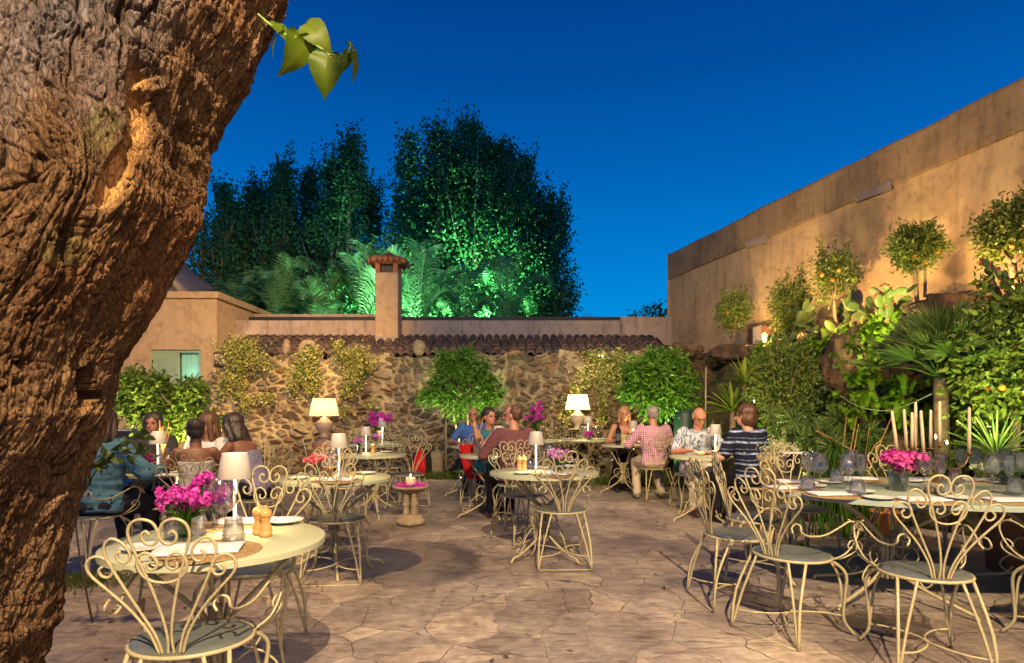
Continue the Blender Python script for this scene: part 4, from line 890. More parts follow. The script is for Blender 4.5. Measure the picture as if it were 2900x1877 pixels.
# ---- agave / yucca rosettes, papyrus, reeds
def rosette(loc, n, L, wd, seed, label, name, m, cat='plant', up=.1, group=None, curl=.25):
    rng = np.random.default_rng(seed); e = empty(name, loc, 0, label, cat, group); lm = LM(); T_ = np.linspace(0, 1, 6)
    for k in range(n):
        a = k * 2.399; elv = up + (1.35 - up) * (k / n); l_ = L * rng.uniform(.75, 1.1); dr = np.array([math.cos(a) * math.cos(elv), math.sin(a) * math.cos(elv), math.sin(elv)])
        side = unit(np.cross(dr, [0, 0, 1.]) + 1e-6); path = dr * l_ * T_[:, None] + np.outer(-curl * l_ * T_ ** 2 * math.cos(elv), [0, 0, 1]); ww_ = wd * (1 - T_ ** 2.2) * (.6 + .8 * T_) * .5
        v = np.stack([path - side * ww_[:, None], path + [0, 0, -.01] * np.ones((6, 1)), path + side * ww_[:, None]], 1).reshape(-1, 3); tr = []
        for i in range(5): tr += [(i * 3, i * 3 + 1, i * 3 + 4), (i * 3, i * 3 + 4, i * 3 + 3), (i * 3 + 1, i * 3 + 2, i * 3 + 5), (i * 3 + 1, i * 3 + 5, i * 3 + 4)]
        lm.add((v, np.array(tr), np.full(18, rng.random())))
    lm.build('leaves', m, e)
    mb = MB(); mb.tube([(0, 0, -.6), (0, 0, .03)], [.05, .04], 6); mb.build('stem', BARK, e); return e
rosette(P(2075, 1165, 8.6), 44, .55, .06, 71, 'spiky green agave rosette left of the broad orange tree', 'agave', LEAF_LEMON)
rosette(P(2110, 1090, 8.9), 36, .5, .06, 72, 'smaller agave above and right of the first rosette', 'agave', LEAF_LEMON)
rosette(P(2290, 1350, 6.9), 34, .42, .05, 73, 'spiky plant behind the ice bucket at the foot of the broad orange tree', 'agave', LEAF_FANP)
rosette(P(2820, 1290, 5.0), 46, .42, .02, 74, 'grassy dark tuft at the water edge behind the tall lone candle', 'sedge_tuft', LEAF_FANP)
rosette(P(2010, 1260, 9.2), 40, .5, .07, 75, 'leafy clump below the grotto opening beside the man with glasses', 'agave', LEAF_FANP)
def fernmass(name, pts, seed, label, m=LEAF_FERN, L=.28, n=26, dep=None):
    onhill = (lambda a_, b_: P(a_, b_, dep)) if dep else globals()['onhill']
    rng = np.random.default_rng(seed); b0 = onhill(*pts[0][:2]); e = empty(name, b0, 0, label, 'shrub'); lm = LM(); mb = MB()
    for (px, py, k) in pts:
        c_ = onhill(px, py) - b0
        mb.tube([np.array(c_) + [0, .15, -.15], np.array(c_)], .015, 4)
        for j in range(k):
            a = rng.uniform(0, 6.28); frond(lm, np.array(c_) + rng.normal(size=3) * .08 + [-.05, -.05, 0], (math.cos(a) - .3, math.sin(a) - .4, 0), L * rng.uniform(.7, 1.3), rng.uniform(.3, 1), rng, n, .07, .014)
    lm.build('leaves', m, e); mb.build('stem', BARK, e)
fernmass('fern', [(2480, 975, 30), (2520, 940, 34), (2455, 960, 26), (2560, 990, 28), (2440, 990, 20), (2500, 1000, 22)], 81, 'bright yellow-green ferns glowing round the garden spotlight')
fernmass('fern', [(2140, 1120, 30), (2120, 1180, 34), (2135, 1060, 28), (2150, 1230, 26), (2120, 1240, 22)], 82, 'green fern cascade between the grotto and the broad orange tree')
fernmass('fern', [(2790, 1150, 34), (2830, 1180, 30), (2750, 1190, 30), (2800, 1120, 24), (2740, 1150, 24)], 83, 'glowing ferns low under the big orange tree')
fernmass('fern', [(2590, 1250, 30), (2640, 1280, 30), (2560, 1310, 26), (2620, 1210, 24), (2690, 1290, 24), (2600, 1330, 22)], 84, 'dark green ferns directly behind the row of candles', LEAF_FANP)
fernmass('rosemary_bush', [(2350, 1060, 34), (2400, 1110, 34), (2380, 1170, 34), (2430, 1070, 26), (2350, 1130, 28), (2330, 1200, 26), (2420, 1200, 26)], 85, 'brownish trailing shrub on the rock face right of the broad orange tree', LEAF_FANP, .34, 30)
fernmass('ivy_curtain', [(2535, 1080, 16), (2540, 1120, 16), (2545, 1160, 16), (2545, 1040, 16), (2800, 960, 26), (2860, 940, 26)], 86, 'hanging green strands on the rock left of the fan palm', LEAF_FERN, .2, 20)
fernmass('fern', [(2300, 1000, 26), (2340, 990, 26), (2400, 985, 22), (2260, 1030, 22), (2160, 1010, 26), (2190, 1020, 20)], 87, 'fresh ferns under the prickly pears at the left of the crest', LEAF_FERN, .26)
fernmass('fern', [(2690, 1100, 24), (2730, 1060, 24), (2760, 1100, 24), (2650, 1150, 22), (2600, 1180, 22)], 88, 'ferns under the big fan palm', LEAF_FERN, .26)
fernmass('trailing_plant', [(2310, 1250, 26), (2350, 1290, 26), (2300, 1200, 26), (2390, 1310, 22), (2450, 1330, 22), (2520, 1340, 22)], 89, 'green trailing plants at the foot of the rockery by the reeds', LEAF_FERN, .26)
fernmass('fern', [(2860, 1230, 26), (2890, 1280, 26), (2760, 1260, 24), (2720, 1310, 22), (2800, 1330, 22), (2850, 1330, 22)], 90, 'dark ferns at the water edge at the right', LEAF_FANP, .26)
fernmass('trailing_plant', [(2440, 1140, 24), (2470, 1080, 22), (2510, 1090, 20), (2570, 1120, 20), (2480, 1200, 16)], 93, 'scrubby plants growing in the cracks of the brown rocks', LEAF_LEMON, .2)
fernmass('trailing_plant', [(2440, 1090, 20), (2480, 1150, 16), (2420, 1180, 20), (2540, 1200, 18), (2560, 1120, 16), (2450, 1010, 14)], 94, 'wispy green plants in front of the big orange brown rock', LEAF_FERN, .24, 24, 6.35)
fernmass('trailing_plant', [(2640, 940, 16), (2680, 960, 16), (2760, 960, 18), (2800, 940, 18), (2840, 960, 18)], 95, 'tufts of green along the crest behind the fan palm', LEAF_FANP, .24, 24, 6.5)
rosette(P(2150, 1060, 9.3), 60, .42, .018, 96, 'tuft of fine grass above the green fern cascade', 'grass_tuft', LEAF_LEMON)
fernmass('trailing_plant', [(2980, 1100, 22), (3050, 1250, 22), (3150, 1150, 22), (3250, 1300, 22), (3000, 1350, 20), (3350, 1200, 22)], 97, 'green trailing plants on the bank just past the right edge', LEAF_FERN, .3)
# papyrus
def papyrus(px, d, n, H_, seed, label):
    rng = np.random.default_rng(seed); e = empty('papyrus', (X(px, d), d, 0), 0, label, 'plant'); mb = MB(); lm = LM()
    for k in range(n):
        a = rng.uniform(0, 6.28); b_ = np.array([math.cos(a), math.sin(a), 0]) * rng.uniform(0, .22); h_ = H_ * rng.uniform(.6, 1.05); tip = b_ * 2.2 + [rng.normal() * .12, rng.normal() * .1, h_]
        mb.tube([b_, (b_ + tip) / 2 + [0, 0, .06], tip], .006, 4, smooth=3); m_ = 60
        lm.add(leaves(np.repeat(tip[None], m_, 0), rng.normal(size=(m_, 3)) + [0, 0, .35], rng.uniform(.12, .22, m_), .035, rng, droop=.25))
    mb.build('stems', LEAF_FERN, e); lm.build('umbels', LEAF_FANP, e)
papyrus(2330, 6.9, 22, 1.25, 91, 'papyrus clump with feathery heads left of the brown rocks')
papyrus(2420, 6.5, 24, 1.05, 92, 'papyrus clump standing in the pond behind the wine glasses')
def reeds(px, d, lst, label, m, name='reed_clump'):
    e = empty(name, (X(px, d), d, 0), 0, label, 'reeds'); mb = MB()
    for (x0, y0, x1, y1) in lst:
        A, B_ = P(x0, y0, d) - Vector(e.location), P(x1, y1, d) - Vector(e.location); A = A + (A - B_) * .0; mb.tube([A, A.lerp(B_, .5) + Vector((0, .02, .02)), B_], [.010, .004], 5, smooth=3)
    mb.build('stalks', m, e)
CANE = mat('dry_cane', (.42, .22, .08), .6, var=.3)
reeds(2440, 6.2, [(2380, 1420, 2400, 1155), (2390, 1420, 2430, 1160), (2400, 1430, 2432, 1200), (2430, 1430, 2530, 1170), (2440, 1440, 2462, 1210), (2425, 1440, 2490, 1265), (2450, 1300, 2310, 1218), (2452, 1310, 2500, 1240)], 'dry orange reed stalks leaning above the wine glasses', CANE)
e = empty('reed_clump', (X(2385, 6.1), 6.1, 0), 0, 'tall green reeds growing from the pond behind the near wine glasses', 'reeds'); mb = MB(); rng = np.random.default_rng(3)
for k in range(46):
    x_ = rng.normal() * .22; mb.tube([(x_, rng.normal() * .1, 0), (x_ * 1.3 + rng.normal() * .05, 0, .5), (x_ * 1.8 + rng.normal() * .12, 0, rng.uniform(.75, 1.25))], [.008, .002], 4, smooth=3)
mb.build('stalks', LEAF_FERN, e)

# ---- prickly pears
PADM = mat('cactus_pad', (.10, .15, .04), .6, bump=.3, bscale=60, var=.35, vscale=8)
PFRUIT = mat('cactus_fruit', (.22, .05, .05), .6)
def pricklypear(px, py, d, seed, label, n=12, s=.11, fruits=True, lean=0):
    s *= .68; n = int(n * 1.3)
    rng = np.random.default_rng(seed); e = empty('prickly_pear', P(px, py, d), 0, label, 'cactus', 'prickly pears along the crest'); pads = MB(); fr = []; tips = [(np.array([0, 0, 0.]), np.array([lean, 0, 1.]))]
    for k in range(n):
        b_, dr = tips[int(rng.integers(max(0, len(tips) - 6), len(tips)))]; dr = unit(dr + rng.normal(size=3) * [.55, .35, .2] + [0, 0, .1]); sz = s * rng.uniform(.8, 1.25); c_ = b_ + dr * sz
        z = dr; x_ = unit(np.cross(z, rng.normal(size=3) * [.3, 1, .3] + [0, 1, 0])); y_ = np.cross(z, x_); pads.ell(c_, (sz * .62, sz * .13, sz), 12, 10, np.stack([x_, y_, z], 1)); tips.append((c_ + dr * sz * .8, dr))
        if fruits and rng.random() < .5:
            for j in range(3): a = rng.uniform(-.9, .9); fr.append(c_ + z * sz * math.cos(a) * 1.05 + x_ * sz * .62 * math.sin(a) * 1.05)
    pads.build('pads', PADM, e)
    for k, q_ in enumerate(fr):
        if k == 0: mb = MB(); mb.ell((0, 0, 0), .018, 6, 5); f0 = mb.build('fruit', PFRUIT, e); o = f0
        else: o = f0.copy(); COL.objects.link(o)
        o.location = Vector(q_)
pricklypear(2520, 900, 7.3, 101, 'tallest prickly pear, left of the fourth orange tree trunk, dark fruits on top', 12, .13)
pricklypear(2300, 965, 8.6, 102, 'prickly pear right of the bushy orange tree', 14, .14, False, .3)
pricklypear(2345, 975, 8.3, 103, 'prickly pear beside the small grey boulder', 12, .14, False)
pricklypear(2420, 955, 7.9, 104, 'sprawling prickly pear right of the third orange tree trunk', 10, .09)
pricklypear(2475, 945, 7.6, 105, 'low prickly pear lit yellow above the garden spotlight', 12, .12, True, .3)
pricklypear(2230, 990, 9.0, 106, 'prickly pear under the bushy orange tree by the small window', 10, .14, False)
pricklypear(2845, 880, 5.6, 107, 'big prickly pear under the tree at the right edge', 12, .085, True, -.1)
pricklypear(2770, 990, 5.7, 108, 'prickly pear right of the fan palm', 10, .13, False)
pricklypear(2165, 1030, 9.4, 109, 'yellowish prickly pear left of the broad orange tree crown', 8, .15, False)

# ---- grass tufts at the wall and pond
def grass(px, d, w_, n, seed, h_=.16):
    rng = np.random.default_rng(seed); q_ = np.stack([rng.normal(size=n) * w_, rng.normal(size=n) * .12, np.zeros(n)], -1); v, tr, r_ = leaves(q_, rng.normal(size=(n, 3)) * .5 + [0, 0, 1.2], rng.uniform(.5, 1.2, n) * h_, .06, rng, droop=.1)
    o = npmesh('grass', v, None, tr, GRASS, None, False, {'rnd': r_}); o.location = (X(px, d), d, 0); o['kind'] = 'stuff'
grass(1305, 11.2, .4, 1500, 1); grass(1885, 10.2, .6, 2400, 2, .24); grass(210, 4.4, .22, 900, 3, .08)

rng = np.random.default_rng(44); n = 260; q_ = np.stack([rng.uniform(-4, 4.2, n), rng.uniform(2.6, 11, n), np.full(n, .012)], -1); v, tr, r_ = leaves(q_, rng.normal(size=(n, 3)) * [1, 1, .12], rng.uniform(.02, .05, n), .5, rng, flat_up=3.0)
o = npmesh('fallen_leaves', v, None, tr, leafmat('dead_leaf', (.07, .03, .012), (.22, .12, .04), .1), None, False, {'rnd': r_}); o['kind'] = 'stuff'
# ---- pond
m, t, b = newmat('pond_water'); b.inputs['Base Color'].default_value = (.006, .010, .008, 1); b.inputs['Roughness'].default_value = .08
tcn = t.nodes.new('ShaderNodeTexCoord'); n1 = N('ShaderNodeTexNoise', Scale=6.0, Detail=3.0); t.links.new(tcn.outputs['Object'], n1.inputs['Vector']); bp = N('ShaderNodeBump', Strength=.15, Distance=.02); t.links.new(n1.outputs['Fac'], bp.inputs['Height']); t.links.new(bp.outputs[0], b.inputs['Normal'])
edge_ = catmull([(3.35, 7.9, 0), (3.75, 6.95, 0), (4.05, 6.3, 0), (4.45, 5.6, 0), (4.8, 5.0, 0), (5.1, 4.3, 0)], 6); far_ = edge_ + np.array([1.6, .9, 0])
n_ = len(edge_); v = np.vstack([edge_, far_]); v[:, 2] = .022; k = np.arange(n_ - 1)
o = npmesh('water', v, np.stack([k, k + n_, k + n_ + 1, k + 1], -1), mat=m); o['kind'] = 'structure'
mb = MB(); mb.tube(edge_ + [0, 0, .03], .075, 8, flat=.6); o = mb.build('pond_edge', PAVING); tag(o, 'low rounded stone rim curving along the dark pond', 'pond rim')
# garden lamps (lit): fixture + light
LAMPW = mat('lamp_glow', (1, 1, 1), .5, emit=(1, .95, .65), es=30); LAMPD = mat('dim_lens', (.8, .7, .4), .4, emit=(1, .8, .4), es=1.5); FIX = mat('fixture_black', (.03, .03, .03), .5)
def garden_lamp(loc, tgt, e_, col, label, spot=110, name='garden_spotlight', s=.06):
    e = empty(name, loc, 0, label, 'garden light'); mb = MB(); mb.box((0, 0, 0), (s * 1.6, s, s * .5), bev=.006); mb.tube([(0, 0, -s * .3), (0, 0, -s * 2.2)], .008, 5); mb.build('housing', FIX, e)
    mb = MB(); mb.box((0, -s * .1, s * .27), (s * 1.4, s * .8, .006)); mb.build('lens', LAMPW if s > .03 else LAMPD, e)
    light('SPOT', 'garden_light', Vector(loc) + Vector((0, 0, s * .6)), e_, col, .04, tgt, spot, .7)
    return e
# ================================================================ FURNITURE
IRON = mat('cream_painted_iron', (.46, .385, .21), .38, bump=.15, bscale=90, var=.18, vscale=30)
SEATM = mat('grey_blue_seat_paint', (.115, .13, .125), .3, bump=.12, bscale=60, var=.2, vscale=12)
TOPM = mat('pale_green_table_enamel', (.47, .47, .30), .28, bump=.04, bscale=60, var=.08, vscale=5)
def mir(p): return [(-x, y) for x, y in p]
PET1 = [(-.012, 0), (-.008, .06), (-.02, .14), (-.05, .25), (-.085, .345), (-.108, .41), (-.112, .445), (-.095, .474), (-.06, .485), (-.022, .474), (-.003, .442), (-.006, .412), (-.03, .397), (-.056, .406), (-.064, .43), (-.048, .444), (-.035, .432)]
PET2 = [(-.032, 0), (-.052, .07), (-.095, .15), (-.145, .24), (-.187, .32), (-.205, .365), (-.203, .398), (-.178, .42), (-.145, .41), (-.118, .38), (-.116, .35), (-.137, .336), (-.158, .346), (-.162, .367), (-.147, .376)]
PET3 = [(-.045, 0), (-.075, .08), (-.135, .165), (-.205, .235), (-.262, .29), (-.277, .325), (-.265, .35), (-.235, .36), (-.20, .345), (-.183, .312), (-.197, .288), (-.223, .290), (-.234, .31), (-.22, .324)]
HEART2 = [(0, .262), (-.04, .268), (-.076, .29), (-.092, .325), (-.083, .357), (-.055, .369), (-.026, .352), (-.017, .325), (-.035, .309), (-.055, .317), (-.054, .335)]
def fan(mb, r=.0053, sub=5, n=6, y0=-.185, rec=.22):
    def m3(p): return [(x * .855, y0 - v * rec, .455 + v * 1.03) for x, v in p]
    for pt in (PET1, PET2, PET3, HEART2):
        for q_ in (pt, mir(pt)): mb.tube(m3(q_), r, n, smooth=sub)
def make_chair(name='garden_armchair', arms=True, sub=5, n=6):
    e = empty(name)
    mb = MB(); mb.lathe([(0, .006), (.17, .008), (.197, .002), (.205, -.004), (.205, -.02), (.197, -.022), (0, -.022)], (0, 0, .455), 40, 1.02, .95); mb.build('seat', SEATM, e, sharp=40)
    mb = MB(); a = np.linspace(0, 2 * np.pi, 41); mb.tube(np.stack([.212 * np.cos(a), .198 * np.sin(a), np.full(41, .443)], -1), .0085, 6, caps=False); mb.build('seat_rim', IRON, e)
    mb = MB(); fan(mb, sub=sub, n=n); mb.build('backrest', IRON, e)
    if arms:
        for s in (-1, 1):
            mb = MB()
            pts = [(.165, -.225, .615), (.15, -.215, .64), (.168, -.205, .665), (.195, -.205, .655), (.205, -.21, .625), (.212, -.15, .60), (.235, -.05, .60), (.255, .05, .635), (.262, .13, .66), (.268, .20, .645), (.268, .255, .60), (.25, .262, .60), (.235, .22, .64), (.24, .16, .665)]
            mb.tube([(x * s, y, z) for x, y, z in pts], .0053, n, smooth=sub)
            pts = [(.20, .08, .445), (.23, .13, .455), (.262, .185, .49), (.262, .20, .53), (.255, .17, .55), (.25, .14, .53), (.252, .15, .505), (.256, .175, .51)]
            mb.tube([(x * s, y, z) for x, y, z in pts], .005, n, smooth=sub)
            pts = [(.20, .08, .445), (.245, .12, .48), (.268, .17, .54), (.272, .20, .60), (.268, .20, .645)]
            mb.tube([(x * s, y, z) for x, y, z in pts], .005, n, smooth=sub); mb.build('arm', IRON, e)
    for s in (-1, 1):
        mb = MB()   # rear leg : V of two rods
        mb.tube([(s * .17, -.12, .44), (s * .205, -.225, .22), (s * .215, -.25, .004)], .0085, n, smooth=3); mb.tube([(s * .10, -.175, .44), (s * .165, -.22, .22), (s * .212, -.252, .004)], .0075, n, smooth=3); mb.build('leg', IRON, e)
        mb = MB()   # front leg : cabriole pair
        mb.tube([(s * .185, .08, .44), (s * .225, .16, .36), (s * .205, .185, .22), (s * .20, .185, .09), (s * .235, .235, .004)], .009, n, smooth=4); mb.tube([(s * .12, .15, .44), (s * .165, .19, .33), (s * .185, .19, .2), (s * .198, .19, .09)], .0075, n, smooth=4); mb.build('leg', IRON, e)
    mb = MB()
    for s in (-1, 1): mb.tube([(s * .208, -.235, .11), (s * .11, -.20, .11), (s * .02, -.09, .11), (s * .005, -.01, .11), (s * .03, .06, .11), (s * .11, .15, .11), (s * .2, .187, .11)], .0055, n, smooth=4)
    mb.tube([(-.213, -.25, .006), (.213, -.25, .006)], .005, 5); mb.build('stretcher', IRON, e)
    index_kids(e); return e
CH_A = make_chair(); CH_P = make_chair('garden_chair', False); CH_L = make_chair('garden_chair', False, 3, 4)
_used = set()
def chair(kind, x, y, dx, dy, label, group='cream wrought iron garden chairs', z=0):
    pr = {'A': CH_A, 'P': CH_P, 'L': CH_L}[kind]
    o = pr if kind not in _used else copy_tree(pr); _used.add(kind); o.scale = (1, 1, 1)
    o.location = (x, y, z); o.rotation_euler = (0, 0, math.atan2(-dx, dy)); tag(o, label, 'chair', group); return o
o = chair('A', -1.19, 2.24, -.10, 1, 'nearest armchair with its fan back to us, tucked under the near left table'); o.scale = (1.0, .94, .965)
chair('A', -1.37, 3.17, .08, -1, 'armchair facing us on the far side of the near left table')
chair('P', -1.34, 4.60, -.10, 1, 'chair back at the second round table on the left, below its red flowers')
chair('P', -1.68, 5.65, .3, -.9, 'chair facing us behind the table with the red flower vase and amber glass')
chair('A', .41, 5.02, -.05, 1, 'armchair with its back to us at the table in the middle of the court')
chair('A', .10, 5.90, .35, -.6, 'armchair half turned behind the middle table, left of its lamp')
chair('P', .05, 6.72, -.30, .95, 'chair carrying the man in the maroon shirt')
chair('A', -3.32, 4.72, .12, 1, 'chair under the woman in the blue floral jacket, beside the old trunk')
chair('A', -2.74, 5.10, -.45, .85, 'armchair holding the girl with the white strap top')
chair('L', -2.40, 5.62, -1, .15, 'chair under the leaning dark haired woman')
chair('L', -2.75, 7.1, .9, -.25, 'empty chair against the stone wall, left of the big left lamp')
chair('L', -2.1, 6.9, .8, .3, 'chair left of the small far table with the glass of purple flowers')
chair('L', -1.85, 6.55, .1, 1, 'chair with its back to us in front of the small far left table')
chair('L', -1.35, 7.75, -.2, -1, 'chair to the right behind the small far left table')
chair('L', -1.80, 8.75, -.3, 1, 'chair at the farthest left table, beneath the bougainvillea')
chair('L', -2.5, 9.9, .2, -1, 'chair facing us behind the farthest left table')
chair('L', -.31, 7.95, .25, -1, 'chair under the woman in the teal top')
chair('L', -.62, 9.75, 0, -1, 'chair under the man in the blue t-shirt')
chair('L', -.50, 8.25, -.1, 1, 'chair with a red jacket hanging on it')
chair('P', 2.05, 8.62, -.12, 1, 'chair under the man in the pink checked shirt')
chair('L', 1.86, 9.98, -.1, -1, 'chair under the blonde woman in a black skirt')
chair('L', 2.33, 7.78, .05, -1, 'chair under the bald man with glasses')
chair('P', 2.66, 6.52, -.4, .85, 'chair carrying the woman in the striped dark shirt')
chair('L', .95, 9.9, .3, 1, 'chair with its back to us under the big right lamp', z=0)
chair('L', 1.75, 10.2, -.6, .8, 'chair at the right front of the table under the big right lamp')
chair('L', 2.0, 11.1, -1, 0, 'chair at the right end of the table under the big right lamp')
chair('L', .62, 11.35, .2, -1, 'chair facing us behind the table with bread sticks near the wall')
chair('L', .35, 10.0, .2, 1, 'chair with its back to us at the far table with the bread sticks')
o = chair('A', 2.10, 3.06, .22, 1, 'biggest foreground armchair with its fan back to us, at the long table'); o.scale = (.97, .97, 1.02)
chair('A', 1.62, 3.48, .85, .50, 'armchair seen from its left side, turned towards the left end of the long table')
chair('P', 1.50, 4.02, 1, .10, 'chair in profile at the left, outermost of the chairs of the long table')
chair('P', 1.86, 4.62, .95, -.15, 'chair with a bright blue seat left of the long table')
chair('P', 2.46, 5.08, .12, -1, 'chair facing us at the far left corner of the long table')
chair('P', 3.42, 5.2, 0, -1, 'chair facing us behind the pink peonies of the long table')
chair('A', 3.05, 3.22, -.02, 1, 'armchair cut by the right edge at the front of the long table')
# ---- tables
def make_table(name, r=.44, lv=1):
    e = empty(name); mb = MB(); mb.lathe([(0, 0), (r - .006, 0), (r, -.005), (r, -.028), (r - .012, -.030), (0, -.022)], (0, 0, .74), 64); mb.build('tabletop', TOPM, e, sharp=40)
    n = 5 if lv < 2 else 8
    mb = MB(); 
    for k in range(6): a = k * math.pi / 3; mb.tube([(math.cos(a) * .03, math.sin(a) * .03, .14), (math.cos(a) * .022, math.sin(a) * .022, .3), (math.cos(a) * .04, math.sin(a) * .04, .46)], .011, n, smooth=2)
    mb.lathe([(.0, 0), (.045, 0), (.048, .012), (.045, .024), (0, .024)], (0, 0, .30), 14); mb.build('pedestal', IRON, e)
    for k in range(4):
        a = k * math.pi / 2 + .35; c_, s_ = math.cos(a), math.sin(a)
        def f(pts): return [(c_ * x, s_ * x, z) for x, z in pts]
        mb = MB()
        mb.tube(f([(r * .80, .708), (r * .55, .60), (.10, .47), (.045, .40), (.035, .30)]), .011, n, smooth=4)
        mb.tube(f([(r * .62, .71), (r * .66, .65), (r * .52, .63), (r * .47, .67), (r * .53, .685)]), .006, n, smooth=4)
        mb.tube(f([(.035, .25), (.07, .18), (.18, .11), (.30, .055), (.355, .045), (.385, .02), (.39, .004)]), .011, n, smooth=4)
        mb.tube(f([(.05, .36), (.12, .37), (.16, .32), (.13, .27), (.09, .29), (.10, .325)]), .0055, n, smooth=4)
        mb.tube(f([(.06, .22), (.14, .26), (.22, .20), (.25, .12), (.29, .075), (.33, .09), (.31, .115), (.29, .10)]), .0055, n, smooth=4)
        mb.build('leg', IRON, e)
    index_kids(e); return e
def table(x, y, r, label, group='round pale green garden tables', rz=0):
    o = make_table('garden_table', r); o.location = (x, y, 0); o.rotation_euler.z = rz; tag(o, label, 'table', group); return o
table(-1.225, 2.51, .425, 'nearest round table at the left, tall white lamp and pink flowers on it')
table(-1.43, 4.83, .445, 'second round table on the left, with red flowers and an amber glass')
table(.281, 5.25, .475, 'round table in the middle of the court with two wooden mills', rz=.4)
table(-3.24, 5.35, .42, 'dark-legged table of the group beside the old trunk')
table(-1.67, 7.3, .38, 'small table with purple flowers in front of the farthest left table')
table(-2.13, 9.4, .43, 'farthest left table near the stone wall')
table(-.27, 7.2, .36, 'small table with bread sticks between the woman in teal and the man in maroon')
table(-.62, 9.0, .30, 'little table of the man in the blue t-shirt')
table(1.36, 11.0, .50, 'table by the wall under the big right lamp')
table(.60, 10.7, .38, 'table by the wall with bread sticks and bougainvillea')
table(1.72, 9.3, .34, 'table with a wine bottle between the blonde woman and the man in checks')
table(2.22, 7.0, .37, 'table between the bald man and the woman in stripes')
# long oval table
e = empty('banquet_table', (3.10, 4.08, 0), 0, 'long oval grey-green table laid for many guests at the right', 'table')
mb = MB(); pr = [(0, 0), (.992, 0), (1, -.006), (1, -.032), (.985, -.034), (0, -.024)]; mb.lathe(pr, (0, 0, 0), 96, 1.30, .76)
for v in mb.v: v[:, 2] = v[:, 2] + .74
mb.build('tabletop', mat('grey_green_enamel', (.36, .42, .34), .22, bump=.05, bscale=50, var=.1, vscale=5), e, sharp=40)
for xx in (-.55, .55):
    mb = MB()
    for k in range(6): a = k * math.pi / 3; mb.tube([(xx + math.cos(a) * .035, math.sin(a) * .035, .14), (xx + math.cos(a) * .025, math.sin(a) * .025, .3), (xx + math.cos(a) * .045, math.sin(a) * .045, .42)], .012, 6, smooth=2)
    mb.build('pedestal', IRON, e)
    for k in range(4):
        a = k * math.pi / 2 + .5; c_, s_ = math.cos(a), math.sin(a)
        def f(pts): return [(xx + c_ * x, s_ * x, z) for x, z in pts]
        mb = MB(); mb.tube(f([(.52, .70), (.35, .62), (.12, .47), (.05, .40), (.04, .30)]), .012, 6, smooth=4); mb.tube(f([(.04, .25), (.1, .18), (.25, .11), (.45, .05), (.52, .03), (.54, .004)]), .012, 6, smooth=4)
        mb.tube(f([(.06, .36), (.16, .38), (.2, .32), (.16, .26), (.11, .29), (.13, .325)]), .006, 6, smooth=4); mb.tube(f([(.07, .2), (.2, .25), (.28, .18), (.24, .13), (.2, .17)]), .006, 6, smooth=4); mb.build('leg', IRON, e)
# ================================================================ OLD TRUNK (foreground left)
m, t, b = newmat('old_bark'); tcn = t.nodes.new('ShaderNodeTexCoord'); at = t.nodes.new('ShaderNodeAttribute'); at.attribute_name = 'bare'; av = t.nodes.new('ShaderNodeAttribute'); av.attribute_name = 'crev'
mp = t.nodes.new('ShaderNodeMapping'); mp.inputs['Scale'].default_value = (1, 1, .35); mp.inputs['Rotation'].default_value = (0, .42, 0); t.links.new(tcn.outputs['Object'], mp.inputs[0])
n1 = N('ShaderNodeTexNoise', Scale=5.0, Detail=10.0, Roughness=.65); t.links.new(mp.outputs[0], n1.inputs['Vector'])
n2 = N('ShaderNodeTexNoise', Scale=60.0, Detail=12.0, Roughness=.75); t.links.new(mp.outputs[0], n2.inputs['Vector'])
n3 = N('ShaderNodeTexNoise', Scale=1.5, Detail=5.0); t.links.new(tcn.outputs['Object'], n3.inputs['Vector'])
c = ramp(n1.outputs['Fac'], [(.28, (.075, .038, .018)), (.45, (.17, .092, .042)), (.6, (.26, .15, .075)), (.75, (.34, .22, .125))])
c = mixc(c, (.40, .16, .06), math_('MULTIPLY', ramp(n3.outputs['Fac'], [(.5, (0,) * 3), (.68, (1,) * 3)]), .55))
c = mixc(c, (.30, .24, .17), math_('MULTIPLY', ramp(n3.outputs['Color'], [(.55, (0,) * 3), (.7, (1,) * 3)]), .3))
c = mixc(c, ramp(n2.outputs['Fac'], [(.3, (.5, .46, .42)), (.5, (1,) * 3), (.75, (1.35, 1.3, 1.2))]), .85, 'MULTIPLY')
ag = t.nodes.new('ShaderNodeAttribute'); ag.attribute_name = 'grey'; al = t.nodes.new('ShaderNodeAttribute'); al.attribute_name = 'lichen'
c = mixc(c, (.33, .31, .34), math_('MULTIPLY', ag.outputs['Fac'], .55)); c = mixc(c, (.16, .17, .05), math_('MULTIPLY', al.outputs['Fac'], ramp(n2.outputs['Fac'], [(.42, (0,) * 3), (.55, (1,) * 3)])))
c = mixc(c, (.66, .36, .13), at.outputs['Fac'])
c = mixc(c, (.05, .03, .018), math_('MULTIPLY', av.outputs['Fac'], .85))
t.links.new(c, b.inputs['Base Color']); b.inputs['Roughness'].default_value = .9; b.inputs['Specular IOR Level'].default_value = .15
mp2 = t.nodes.new('ShaderNodeMapping'); mp2.inputs['Scale'].default_value = (1, 1, .3); mp2.inputs['Rotation'].default_value = (0, .3, 0); t.links.new(vadd(tcn.outputs['Object'], n1.outputs['Color'], .05), mp2.inputs[0])
vk = N('ShaderNodeTexVoronoi', feature='DISTANCE_TO_EDGE', Scale=75.0); t.links.new(mp2.outputs[0], vk.inputs['Vector']); crk = ramp(vk.outputs['Distance'], [(.0, (0,) * 3), (.10, (1,) * 3)])
c = mixc(c, mixc((.35, .28, .22), (1., 1., 1.), crk), .55, 'MULTIPLY'); t.links.new(c, b.inputs['Base Color'])
